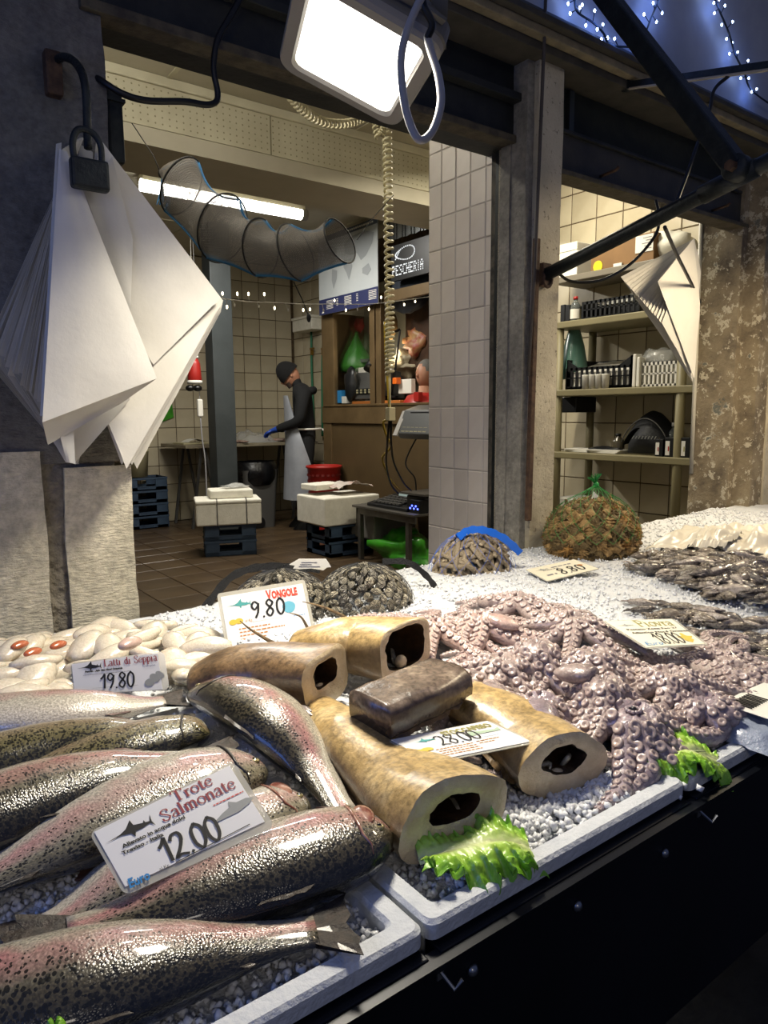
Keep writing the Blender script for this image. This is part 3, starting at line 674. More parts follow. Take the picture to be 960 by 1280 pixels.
M_suck = mat('octopus_sucker', '#b3a39d', .25, col2='#96847f', ns=80, coat=.6, sss=.1)
M_beak = mat('dark_beak', '#14161c', .3)
def sucker_prof(r): return [(r, -r * .5), (r * 1.02, r * .15), (r * .86, r * .34), (r * .55, r * .24), (r * .28, r * .20), (r * .16, r * .06)]
def octopus(label, px, py, lift, r0, L, dirs, m, seed, mantle=None, single=False, mouth=False, slope=0.0):
    rg = random.Random(seed); p = atz(px, py, .74); base = iceh(p.x, p.y); c = atz(px, py, base + lift)
    t = thing('octopus', label, 'octopus', (c.x, c.y, base + .002), 'octopuses heaped on the ice')
    q = MB(); S = r0 * 1.75
    q.grid(lambda u, v: c + (lambda th, rr: Vector((math.cos(th) * rr, math.sin(th) * rr, (-.55 * (rr / S) ** 2 + .04 * math.cos(8 * th)) * S * .8 - (.012 * math.exp(-(rr / .006) ** 2)))))(2 * PI * u, S * (.02 + .98 * v)), 32, 8)
    ob('body', q, m, t, smooth=True)
    if mouth:
        ob('beak', MB().ell(c + Vector((0, 0, .002)), (.0045, .0045, .004), 10, 6), M_beak, t, smooth=True)
        g = MB()
        for k in range(12): a = k * PI / 6; g.ell(c + Vector((math.cos(a) * .010, math.sin(a) * .010, .001)), (.004, .004, .003), 8, 4)
        ob('mouth_ring', g, M_octd, t, smooth=True)
    one = MB().lathe(sucker_prof(1.0), 10, cap=True).mesh('sucker', M_suck, True) if single else None
    for k, (ang, cur, ln, dz) in enumerate(dirs):
        a = math.radians(ang); n = 30; pts = []; rs = []; pos = Vector((c.x, c.y, 0)) + Vector((math.cos(a), math.sin(a), 0)) * r0 * .7
        h = c.z - .008; LL = L * ln
        for i in range(n + 1):
            f = i / n; r = max(.0035, r0 * (1 - .80 * f)); b = iceh(pos.x, pos.y) + r * .8 + dz * (1 - .5 * f)
            h = h + (b - h) * min(1, .16 + .25 * f); pts.append(Vector((pos.x, pos.y, h))); rs.append(r)
            a += math.radians(cur) / n * (.4 + 1.5 * f) + .10 * noise.noise(Vector((f * 5, seed + k * 3.1, 0)))
            pos = pos + Vector((math.cos(a), math.sin(a), 0)) * (LL / n)
            pos.y = max(pos.y, .525)
        pts = [pts[0]] + [(pts[i - 1] + pts[i] * 2 + pts[i + 1]) / 4 for i in range(1, n)] + [pts[-1]]
        arm = ob('arm', MB().tube(pts, [r * (1 + .05 * math.sin(i * 2.4)) for i, r in enumerate(rs)], 12, flat=.9), m, t, smooth=True)
        sk = MB(); s = r0 * .3; cum = 0; i = 1; tot = 0; row = 0
        while True:
            seg = [(pts[j + 1] - pts[j]).length for j in range(n)]
            break
        T = sum(seg)
        while s < T * .96:
            acc = 0; j = 0
            while j < n - 1 and acc + seg[j] < s: acc += seg[j]; j += 1
            f = (s - acc) / seg[j]; P = pts[j].lerp(pts[j + 1], f); r = rs[j] + (rs[j + 1] - rs[j]) * f
            tg = (pts[j + 1] - pts[j]).normalized(); sd = tg.cross(Vector((0, 0, 1))).normalized(); u = sd.cross(tg).normalized()
            for sg in (-1, 1):
                th = math.radians(31); d = (u * math.cos(th) + sd * sg * math.sin(th)).normalized(); sr = r * .40
                o = P + d * r * .93 + tg * (sr * .9 if sg > 0 else 0)
                M3 = d.to_track_quat('Z', 'Y').to_matrix()
                if single:
                    so = link('sucker', one, arm); w = WL[arm.name]
                    so.matrix_local = Matrix.Translation(o - w) @ M3.to_4x4() @ Matrix.Diagonal(Vector((sr, sr, sr, 1)))
                else: sk.lathe(sucker_prof(sr), 8, o, M3)
            s += r * 1.0 + .0015
        if not single: so = ob('suckers', sk, M_suck, arm, smooth=True); so['kind'] = 'stuff'
    if mantle:
        ma, ms, mz = mantle; d = Vector((math.cos(math.radians(ma)), math.sin(math.radians(ma)), 0))
        pt = [c + d * (S * .5 + ms * 1.2 * x) + Vector((0, 0, mz - .012 - .006 * x)) for x in (0, .5, 1.1, 1.7, 2.2)]
        ob('mantle', MB().tube(catmull(pt, 14), [ms * (.12 + .88 * math.sin(PI * (.18 + .80 * i / 14)) ** .7) for i in range(15)], 14, flat=.6), m, t, smooth=True)
    return t
def ring(n, a0, cur, ln=1.0, dz=0.0, seed=0, span=360):
    g = random.Random(seed); return [(a0 + span * k / n + g.uniform(-9, 9), cur * g.uniform(.5, 1.3) * (1 if g.random() < .6 else -1), ln * g.uniform(.8, 1.15), dz * g.uniform(.3, 1.2)) for k in range(n)]
OCT = [  # label, px, py, lift, r0, L, arms, material, seed, options
 ('large octopus at the front of the heap, spread like a flower around its mouth', 792, 888, .070, .0235, .235, [(200, 25, .85, .0), (232, 12, .85, 0), (262, -8, .8, .0), (292, -15, .85, .0), (325, -30, 1.0, .01), (0, -70, 1.0, .02), (60, 90, 1.0, .02), (135, -60, 1.0, .01)], M_octd, 1, dict(single=True, mouth=True)),
 ('octopus at the tray edge beside the wrapped ice packet, its arms folded double', 880, 872, .060, .019, .20, ring(8, 10, 150, 1, .02, 2), M_octd, 2, {}),
 ('octopus with a smooth mauve head bulging just behind the block of stockfish', 676, 872, .060, .020, .20, ring(8, 30, 120, .9, .02, 3), M_octd, 3, dict(mantle=(215, .034, .005))),
 ('octopus with an exposed pale inner mantle, behind the flower-shaped octopus', 755, 845, .085, .019, .20, ring(8, 50, 140, .9, .03, 4), M_oct, 4, dict(mantle=(100, .026, .01))),
 ('octopus curled up behind the front octopus and below the piovra price card', 840, 838, .080, .020, .22, ring(8, 15, 150, 1, .03, 5), M_oct, 5, {}),
 ('octopus at the right end of the heap with arms trailing along the counter', 925, 836, .055, .020, .24, ring(8, 0, 100, 1, .02, 6), M_oct, 6, {}),
 ('octopus in the middle of the heap with parallel ribbed arms', 672, 800, .085, .021, .22, ring(8, 170, 80, 1, .02, 7), M_oct, 7, {}),
 ('octopus near the stockfish block with wide flat arms over a smooth mantle', 600, 850, .060, .021, .22, ring(8, 130, 110, .9, .02, 8), M_oct, 8, dict(mantle=(250, .030, .004))),
 ('pinkish octopus in front of the right clam bag with many thin curling arms', 548, 778, .060, .019, .24, ring(8, 80, 130, 1, .02, 9), M_octp, 9, {}),
 ('pink octopus at the left tip of the heap beside the open stockfish half', 500, 778, .030, .018, .20, ring(8, 150, 140, .9, .01, 10), M_octp, 10, {}),
 ('brownish octopus coiled into a ball in front of the razor clam bundle', 650, 748, .070, .021, .22, ring(8, 190, 220, 1, .03, 11), M_oct, 11, {}),
 ('octopus stretched out along the back of the heap left of the piovra card', 720, 772, .060, .021, .24, ring(8, 170, 60, 1, .02, 12), M_oct, 12, dict(mantle=(20, .030, .0))),
 ('octopus whose arm tips reach under the left edge of the piovra price card', 742, 812, .080, .020, .22, ring(8, 60, 130, 1, .03, 13), M_oct, 13, {}),
 ('octopus between the pinkish one and the razor clams with a pale pointed mantle', 600, 770, .060, .020, .22, ring(8, 100, 120, 1, .02, 14), M_octp, 14, dict(mantle=(300, .024, .01))),
 ('octopus lying low on the ice to the right of the piovra price card', 905, 812, .040, .018, .22, ring(8, 20, 110, 1, .01, 15), M_oct, 15, {}),
 ('octopus buried deepest in the heap, between the ribbed one and the stockfish block', 630, 822, .070, .021, .22, ring(8, 40, 130, 1, .03, 16), M_oct, 16, {}),
]
for o in OCT: octopus(*o[:9], **o[9])
# ================================================================ SHELLFISH, MILT, SQUID, SALAD
RS = random.Random(21)
def instance(name, mesh, M4, label, cat, group, mats=None):
    o = link(name, mesh); o.matrix_world = M4; return tag(o, label, cat, group)
# --- cuttlefish milt
M_milt = mat('milky_milt', '#c0b5a2', .18, col2='#d5ccbb', ns=25, coat=.7, sss=.15, bump=.15, bs=40)
M_milto = mat('orange_milt', '#b8693f', .25, col2='#a35238', ns=30, coat=.6)
M_miltp = mat('pinkish_milt', '#a8867c', .25, col2='#c9b3a6', ns=60, coat=.6)
def milt_mesh(seed, fat):
    n = 10; path = [Vector((-.5 + i / n, .12 * math.sin(seed + i * .35) - .12 * math.sin(seed), .03 * math.cos(seed * 2 + i * .5))) for i in range(n + 1)]
    q, _ = sweep(path, [fat * (.12 + .88 * math.sin(PI * (.06 + .88 * i / n)) ** .7) for i in range(n + 1)], [fat * .72 * (.12 + .88 * math.sin(PI * (.06 + .88 * i / n)) ** .7) for i in range(n + 1)], Vector((0, 1, 0)), 12)
    return q.mesh('cuttlefish_milt', M_milt, True)
mm = [milt_mesh(s, f) for s, f in ((0, .24), (1.4, .28), (2.6, .21), (4.1, .33))]
cnt = 0; placed = []
for k in range(4000):
    if cnt >= 96: break
    px, py = RS.uniform(-30, 262), RS.uniform(782, 876)
    if (78 < px < 222 and py > 836) or py < 800 - .15 * px - 4 + 8 or (px > 205 and py > 862 - (px - 205) * .3): continue
    lay = 0 if cnt < 56 else (.020 if cnt < 82 else .036)
    p = atz(px, py, .715 + lay)
    if p.y > 1.665 or p.y < 1.19 or p.x > .545 + .05: continue
    mind = .033 if lay == 0 else .040
    if any((p.x - a) ** 2 + (p.y - b) ** 2 < mind ** 2 and l == lay for a, b, l in placed): continue
    placed.append((p.x, p.y, lay)); L = RS.uniform(.070, .105)
    M4 = TRS((p.x, p.y, .713 + lay + RS.uniform(-.003, .004)), (RS.uniform(-.3, .3), RS.uniform(-.18, .18), RS.gauss(.25, .55)), L)
    instance('cuttlefish_milt', mm[cnt % 4], M4, 'plump milky white lobe of cuttlefish milt in the heap by the stone pillar', 'seafood', 'lobes of cuttlefish milt'); cnt += 1
for (px, py, l, mt, lb) in ((70, 806, .030, M_milto, 'small orange lobe among the white milt, middle of the heap'), (38, 815, .036, M_milto, 'orange lobe among the white milt nearest the left edge'), (158, 804, .050, M_miltp, 'reddish veined milt lobe just above the milt price card'), (22, 806, .03, M_milto, 'tiny orange shred high up in the white milt')):
    p = atz(px, py, .735 + l)
    me = mm[1].copy(); me.materials.clear(); me.materials.append(mt)
    tag_o = link('cuttlefish_milt', me); tag_o.matrix_world = TRS(p, (.1, .1, 1.0), .038 if mt is M_milto else .055); tag(tag_o, lb, 'seafood')
# --- clams in two net bags
def clam_mat():
    m = bpy.data.materials.new('ridged_clam_shell'); m.use_nodes = True; t = NT(m); v = t.coord(); oi = t.new('ShaderNodeObjectInfo')
    w = t.new('ShaderNodeTexWave'); w.wave_type = 'RINGS'; w.rings_direction = 'X'; w.inputs['Scale'].default_value = 5.5; w.inputs['Distortion'].default_value = 1.0
    mp = t.new('ShaderNodeMapping'); mp.inputs['Location'].default_value = (.5, 0, 0); t.link(v, mp.inputs[0]); t.link(mp.outputs[0], w.inputs[0])
    a = t.ramp(oi.outputs['Random'], [(0, rgb('#857d6a')), (.35, rgb('#a39b86')), (.6, rgb('#6b675e')), (1, rgb('#b5ad97'))])
    c = t.mix(t.math('MULTIPLY', w.outputs['Fac'], .65), a, rgb('#37342e')); t.base(c); t.b.inputs['Roughness'].default_value = .4
    t.bump(w.outputs['Fac'], .5, .02); return m
M_clam = clam_mat()
def clam_mesh():
    q = MB()
    for sg in (1, -1):
        q.grid(lambda u, v: (lambda a, r: Vector((.55 * r * math.cos(a) * (1.0 - .12 * math.cos(a)) + .0, .44 * r * math.sin(a), sg * .30 * max(0, 1 - r ** 2.2) ** .8)))(2 * PI * u, v), 12, 4)
    return q.mesh('clam', M_clam, True)
CL = clam_mesh()
def heap(n, c, rad, ea, jit, top=.0):
    out = []
    for k in range(n):
        z = 1 - (k + .5) / n * (1.02 - top); r = math.sqrt(max(0, 1 - z * z)); a = k * 2.39996
        nrm = Vector((r * math.cos(a) / rad[0], r * math.sin(a) / rad[1], z / rad[2])).normalized()
        out.append((Vector(c) + Vector((r * math.cos(a) * rad[0], r * math.sin(a) * rad[1], z * rad[2])), nrm))
    return out
def netting(c, rad, n, m, t, tr=.0006, name='net', twist=1.3, zmin=-.1, open_top=None):
    q = MB()
    for k in range(n):
        for sg in (-1, 1):
            P = []
            for i in range(13):
                z = 1 - (1 - zmin) * i / 12; z = min(.995, z); r = math.sqrt(1 - z * z); a = 2 * PI * k / n + sg * twist * i / 12
                P.append(Vector(c) + Vector((r * math.cos(a) * rad[0], r * math.sin(a) * rad[1], z * rad[2])))
            q.tube(P, tr, 3, cap=False)
    return ob(name, q, m, t)
M_netb = mat('black_net_cord', '#101113', .6); M_netg = mat('green_net_cord', '#1f8a3a', .45, spec=.5)
M_netblue = mat('blue_net_band', '#1560c8', .4); M_label = mat('white_label_paper', '#d3d0c6', .6)
M_ink = mat('black_ink', '#0c0c0e', .5); M_greyink = mat('grey_print', '#77757a', .6)
bags = []
for (px, py, rad, n, lb, cl) in ((362, 775, (.130, .105, .118), 130, 'black net bag of clams behind the vongole price card', 'ridged grey clam in the net bag behind the vongole price card'), (466, 765, (.130, .110, .118), 140, 'black net bag of clams left of the razor clam bundle', 'ridged grey clam in the net bag left of the razor clams')):
    c = atz(px, py, .705); c = Vector((c.x, c.y + .04, .695)); bags.append((c, rad))
    t = thing('net_bag', lb, 'bag', c, 'net bags of clams'); netting(c, [r + .012 for r in rad], 22, M_netb, t, .0007, 'netting')
    for p, nr in heap(n, c, rad, 0, 0):
        rot = nr.to_track_quat('Z', 'Y') .to_matrix().to_4x4() @ Matrix.Rotation(RS.random() * 6.28, 4, 'Z') @ Matrix.Rotation(RS.gauss(0, .55), 4, 'X') @ Matrix.Rotation(RS.gauss(0, .35), 4, 'Y')
        instance('clam', CL, Matrix.Translation(p) @ rot @ Matrix.Scale(RS.uniform(.025, .034), 4), cl, 'shellfish', cl.split(' in ')[0] + 's ' + cl[cl.index(' in ') + 1:])
def band(name, pts, w, m, parent, th=.003):
    q = MB(); P = catmull(pts, 26); k = len(P)
    for i, p in enumerate(P):
        t = (P[min(i + 1, k - 1)] - P[max(0, i - 1)]).normalized(); s = t.cross(EYE - p).normalized(); u = s.cross(t).normalized(); ww = w * (1 + .15 * math.sin(i * 1.7))
        q.v += [tuple(p + s * ww + u * th), tuple(p - s * ww + u * th), tuple(p - s * ww - u * th), tuple(p + s * ww - u * th)]
    for i in range(k - 1):
        for j in range(4): q.f.append((i * 4 + j, i * 4 + (j + 1) % 4, i * 4 + 4 + (j + 1) % 4, i * 4 + 4 + j))
    return ob(name, q, m, parent)
tb = [o for o in COL.objects if o.name.startswith('net_bag')]
M_strap = mat('black_net_sleeve', '#0c0d0f', .55, bump=.6, bs=300)
band('carry_sleeve', [atd(238, 785, 1.80), atd(262, 752, 1.83), atd(288, 722, 1.86), atd(318, 710, 1.89), atd(352, 708, 1.9), atd(400, 712, 1.9)], .010, M_strap, tb[0])
band('carry_sleeve', [atd(478, 702, 1.92), atd(510, 703, 1.93), atd(535, 722, 1.95), atd(546, 742, 1.93), atd(535, 754, 1.88)], .008, M_strap, tb[1])
def quadcard(c4, w=1.0):
    """world corners of a flat rectangular card from its 4 picture corners TL TR BR BL and the depth of TL"""
    Rr = [ray(*p) for p in c4]; A = Matrix((-Rr[1], Rr[2], -Rr[3])).transposed(); z = A.inverted() @ (-Rr[0])
    return [EYE + r * (k * w) for r, k in zip(Rr, (1, *z))]
for c4, w, lb, par in (([(362, 706), (374, 699), (412, 707), (404, 713)], 1.86, 0, tb[0]), ([(310, 708), (335, 709), (358, 717), (340, 718)], 1.9, 0, tb[0])):
    P = [EYE + ray(*p) * w for p in c4]; q = MB(); q.prism(P, (0, .001, .001)); ob('paper_label', q, M_label, par)
P = [EYE + ray(*p) * 1.84 for p in ((374, 699), (408, 699), (414, 709), (366, 712))]; q = MB().prism(P, (0, .001, .001)); lo = ob('paper_label', q, M_label, tb[0])
X = (P[1] - P[0]).normalized(); Yv = (P[0] - P[3]).normalized()
q = MB()
for k in range(3):
    a = P[0].lerp(P[3], .28 + .2 * k) + X * .010; L = (.04, .03, .055)[k]; q.bar(a + Vector((0, -.0008, 0)), a + X * L + Vector((0, -.0008, 0)), .0018, .0004)
_o = ob('small_print', q, M_greyink, lo); _o['kind'] = 'stuff'
# --- razor clams
M_razor = mat('razor_clam_shell', '#6f6250', .45, col2='#9a8b70', ns=40, bump=.3, bs=60); M_razorend = mat('razor_clam_foot', '#b0a084', .4)
def razor_mesh():
    q = MB(); q.tube([(0, -.5, 0), (.008, -.2, 0), (.01, .1, 0), (0, .5, 0)], [.066, .07, .07, .062], 8, flat=.62)
    me = q.mesh('razor_clam', [M_razor, M_razorend], True)
    for p in me.polygons[-2:]: p.material_index = 1
    return me
RZ = razor_mesh(); cz = atz(602, 722, .70); cz = Vector((cz.x, cz.y + .04, .70)); rad = (.140, .095, .125)
for k, (p, nr) in enumerate(heap(120, cz, rad, 0, 0, .15)):
    tg = nr.cross(Vector((RS.gauss(0, 1), RS.gauss(0, 1), RS.gauss(0, .6)))).normalized(); bq = nr.cross(tg)
    M3 = Matrix((bq, tg, nr)).transposed().to_4x4(); L = RS.uniform(.09, .125)
    instance('razor_clam', RZ, Matrix.Translation(p - nr * RS.uniform(0, .02)) @ M3 @ Matrix.Diagonal(Vector((.115, L, .115, 1))), 'long brown razor clam in the bundle with the blue net band', 'shellfish', 'razor clams in the blue-topped bundle')
t = thing('net_bag', 'bundle net with a blue band holding the razor clams', 'bag', cz)
netting(cz, [r + .016 for r in rad], 14, M_netblue, t, .0005, 'netting', 1.0)
bp = [atd(x, y, d) for x, y, d in ((572, 672, 2.14), (586, 663, 2.15), (606, 663, 2.15), (630, 673, 2.16), (650, 691, 2.18))]
band('blue_band', bp, .011, M_netblue, t, .006)
# --- murex in a green net
M_murex = mat('murex_shell', '#86693e', .6, col2='#c9a56a', ns=18, bump=.6, bs=50, lo=.3, hi=.7); M_murexo = mat('orange_murex_shell', '#8f6228', .5, col2='#b38a4c', ns=20, bump=.5); M_murexd = mat('dark_murex_shell', '#57472d', .6, col2='#917a4d', ns=20, bump=.5)
def murex_mesh(seed, m):
    g = random.Random(seed); q = MB()
    q.lathe([(.02, .55), (.14, .40), (.20, .30), (.17, .27), (.34, .12), (.30, .06), (.42, -.08), (.30, -.28), (.12, -.45), (.07, -.75), (.02, -.80)], 9)
    for z, r in ((.30, .20), (.12, .34), (-.06, .42), (-.22, .33)):
        for k in range(6):
            a = 2 * PI * (k + g.random() * .4) / 6 + z; d = Vector((math.cos(a), math.sin(a), .25)); b = Vector((math.cos(a) * r * .8, math.sin(a) * r * .8, z)); s = d.cross(Vector((0, 0, 1))).normalized() * .085
            q.add([b + s, b - s, b + Vector((0, 0, .12)), b - Vector((0, 0, .06)), b + d * g.uniform(.22, .38)], [(0, 2, 4), (2, 1, 4), (1, 3, 4), (3, 0, 4)])
    return q.mesh('murex_snail', m)
MX = [murex_mesh(1, M_murex), murex_mesh(2, M_murex), murex_mesh(3, M_murexo), murex_mesh(4, M_murexd), murex_mesh(5, M_murexd)]
cm = atz(748, 696, .715); cm = Vector((cm.x + .03, cm.y + .05, .775)); rad = (.165, .13, .118)
for k, (p, nr) in enumerate(heap(190, cm, rad, 0, 0, -.52)):
    rot = Matrix.Rotation(RS.random() * 6.28, 4, 'Z') @ Matrix.Rotation(RS.random() * 3.14, 4, 'X'); u = RS.random()
    i = 2 if u > .91 else (3 if u > .68 else (4 if u > .5 else (0 if u > .25 else 1)))
    lb = 'orange spiny murex snail in the green net bag' if i == 2 else 'brown spiny murex snail in the green net bag'
    instance('murex_snail', MX[i], Matrix.Translation(p) @ rot @ Matrix.Scale(RS.uniform(.040, .054), 4), lb, 'shellfish', 'orange murex snails in the green net' if i == 2 else 'brown murex snails in the green net')
t = thing('net_bag', 'tied green net bag full of spiny murex snails', 'bag', cm)
tipz = atd(745, 606, 2.49); q = MB()
for k in range(19):
    for sg in (-1, 1):
        P = []
        for i in range(15):
            f = i / 14
            if f < .55: g = f / .55; z = g * .92; r = math.sqrt(max(0, 1 - (z * .92) ** 2)); rr = (rad[0] + .02) * r; ry = (rad[1] + .02) * r; hz = cm.z + (rad[2] + .02) * z; cx, cy = cm.x, cm.y
            else:
                g = (f - .55) / .45; e = 1 - g; rr = (rad[0] + .02) * .54 * e * (.75 + .25 * e) + .004; ry = rr * .8; hz = cm.z + (rad[2] + .02) * .92 + (tipz.z - cm.z - (rad[2] + .02) * .92) * g; cx, cy = cm.x + (tipz.x - cm.x) * g, cm.y + (tipz.y - cm.y) * g
            a = 2 * PI * k / 19 + sg * 1.6 * f; P.append((cx + rr * math.cos(a), cy + ry * math.sin(a), hz))
        q.tube(P, .0006, 3, cap=False)
ob('netting', q, M_netg, t)
ob('knot', MB().ell(tipz, (.011, .011, .012), 10, 6), M_netg, t, smooth=True)
q = MB()
for k in range(16):
    a = RS.random() * 6.28; d = Vector((-.6 + RS.uniform(-.6, 1.0), RS.uniform(-.3, .3), RS.uniform(.5, 1.1))).normalized()
    for s in range(2): q.tube(catmull([tipz, tipz + d * .018 + Vector((RS.uniform(-.006, .006), 0, .002)), tipz + d * .036 + Vector((RS.uniform(-.012, .012), RS.uniform(-.01, .01), .004))], 6), .0011, 3)
ob('net_tuft', q, M_netg, t)
q = MB().prism([atd(742, 614, 2.44), atd(756, 628, 2.42), atd(755, 640, 2.42), atd(744, 634, 2.42), atd(736, 634, 2.42)], (.0, .001, 0)); ob('paper_label', q, M_label, t)
# --- heap of small dark squid, scattered baby octopus
M_sq = [mat('dark_squid_skin', '#2b2827', .18, col2='#6f665e', ns=22, coat=.6, bump=.4, bs=60), mat('brown_squid_skin', '#4a4038', .18, col2='#8f8474', ns=18, coat=.6, bump=.4, bs=60), mat('pale_squid_skin', '#746a62', .18, col2='#aaa096', ns=18, coat=.6, bump=.3)]
def squid_mesh(seed, m):
    g = random.Random(seed); n = 12; path = [Vector((-.5 + .72 * i / n, .05 * math.sin(i * .4 + seed), 0)) for i in range(n + 1)]
    pr = [(0, .012), (.2, .07), (.45, .145), (.72, .125), (.8, .08), (.9, .11), (1, .07)]
    q, fr = sweep(path, [lerp(pr, i / n) for i in range(n + 1)], [lerp(pr, i / n) * .75 for i in range(n + 1)], Vector((0, 1, 0)), 10); q.uv = None
    e = path[-1]
    for k in range(7):
        a = (k - 3) * .25; q.tube(catmull([e + Vector((-.02, a * .10, 0)), e + Vector((.12, a * .22 + g.uniform(-.03, .03), g.uniform(-.02, .03))), e + Vector((.20, a * .15 + g.uniform(-.1, .1), g.uniform(-.05, .02)))], 6), [.024 * (1 - i / 8) for i in range(7)], 5)
    for s in (-1, 1): q.add([(-.46, 0, 0), (-.30, s * .16, .01), (-.16, s * .07, .0), (-.30, s * .06, .03)], [(0, 1, 3), (1, 2, 3), (0, 2, 1)])
    return q.mesh('small_squid', m, True)
SQ = [squid_mesh(s, M_sq[s % 3]) for s in range(6)]
ns = 0
for k in range(2000):
    if ns >= 105: break
    u, v = RS.random(), RS.random(); px = 800 + 185 * u
    top = 692 - 22 * sst(0, .45, u); bot = 712 + 58 * u; py = top + (bot - top) * v
    hz = .035 * math.sin(PI * min(1, max(0, v))) * min(1, u * 2.5)
    p = atz(px, py, .745); zz = iceh(p.x, p.y) + .010 + hz + RS.uniform(0, .008); p = atz(px, py, zz)
    if p.y > 1.66: continue
    ns += 1
    instance('small_squid', SQ[RS.randrange(6)], TRS((p.x, p.y, zz), (RS.uniform(-.5, .5), RS.uniform(-.12, .12), RS.gauss(2.45, .6) + (PI if RS.random() < .4 else 0)), RS.uniform(.11, .16)), 'small dark squid in the long heap on the ice at the right', 'seafood', 'small squid in the long heap')
for k in range(60):
    u = RS.random(); lane = RS.random() < .3
    px = 790 + 190 * u if lane else 850 + 130 * u; py = (752 + 28 * u + RS.uniform(-4, 10)) if lane else (776 + 30 * u + RS.uniform(-14, 22))
    p = atz(px, py, .73); zz = iceh(p.x, p.y) + .012; p = atz(px, py, zz)
    instance('small_squid', SQ[RS.randrange(6)], TRS((p.x, p.y, zz), (RS.uniform(-.5, .5), RS.uniform(-.1, .1), RS.gauss(2.5, .5)), RS.uniform(.07, .10)), 'small dark squid strewn on the ice behind the octopus heap', 'seafood', 'strewn small squid')
p = atz(832, 766, .735); instance('small_squid', SQ[1], TRS((p.x, p.y, iceh(p.x, p.y) + .014), (0, 0, 2.9), .13), 'single small squid lying alone on bare ice above the piovra card', 'seafood', None)
# --- white plastic sheet at the far end
M_sheet = mat('thin_white_plastic', '#d6d1c2', .3, col2='#c8c2b2', ns=10, spec=.5)
def crumple(corners, zoff, amp, seed, nu=26, nv=16, bulge=.04):
    A, B, C_, D = [Vector(c) for c in corners]
    def f(u, v):
        p = (A * (1 - u) + B * u) * (1 - v) + (D * (1 - u) + C_ * u) * v
        h = bulge * math.sin(PI * u) ** .6 * math.sin(PI * v) ** .6 + amp * (abs(noise.noise(Vector((u * 4 + seed, v * 3, seed)))) + .5 * abs(noise.noise(Vector((u * 9, v * 8, seed)))))
        return p + Vector((0, 0, zoff + h))
    return MB().grid(f, nu, nv)
cs = [atz(805, 690, .74), atz(962, 700, .74), atz(975, 664, .79), atz(850, 666, .76)]
t = thing('plastic_sheet', 'crumpled white plastic sheet pulled back at the far end of the ice', 'sheet', cs[0])
ob('main_fold', crumple(cs, .0, .045, 3, 40, 24, .03), M_sheet, t, smooth=True, solid=.0012)
ob('loose_fold', crumple([atz(858, 686, .77), atz(905, 686, .77), atz(930, 668, .80), atz(885, 660, .80)], .0, .03, 9, 24, 18, .02), M_sheet, t, smooth=True, solid=.0012)
t = link('paper_scrap', MB().prism([atd(852, 673, 2.62), atd(893, 663, 2.62), atd(886, 683, 2.56), atd(868, 683, 2.55)], (0, .001, .001)).mesh('paper_scrap', M_label)); tag(t, 'folded white paper scrap lying on the crumpled plastic sheet', 'paper')
# --- wrapped packet at the right tray edge
c = atz(945, 882, .745); t = thing('wrapped_packet', 'clear wrapped packet with a barcode label beside the octopus arms', 'packet', (c.x, c.y, .70))
M_wrap = mat('clear_wrap', '#a9b4c8', .12, coat=1, trans=.35, bump=.7, bs=50)
ob('wrap', MB().grid(lambda u, v: Vector((c.x - .06 + .22 * u, c.y - .055 + .13 * v, .700 + .035 * (math.sin(PI * u) * math.sin(PI * v)) ** .4 + .006 * noise.noise(Vector((u * 9, v * 7, 1))))), 20, 12), M_wrap, t, smooth=True)
lb = ob('paper_label', MB().grid(lambda u, v: Vector((c.x - .02 + .15 * u, c.y - .03 + .075 * v, .7385 + .002 * math.sin(3 * u))), 6, 3), M_label, t, solid=.001)
q = MB()
for k in range(9): x = c.x - .008 + .052 * k / 8; q.bb((x, c.y + .002, .7405), (x + RS.choice((.0012, .002)), c.y + .035, .7425))
ob('barcode', q, M_ink, lb)
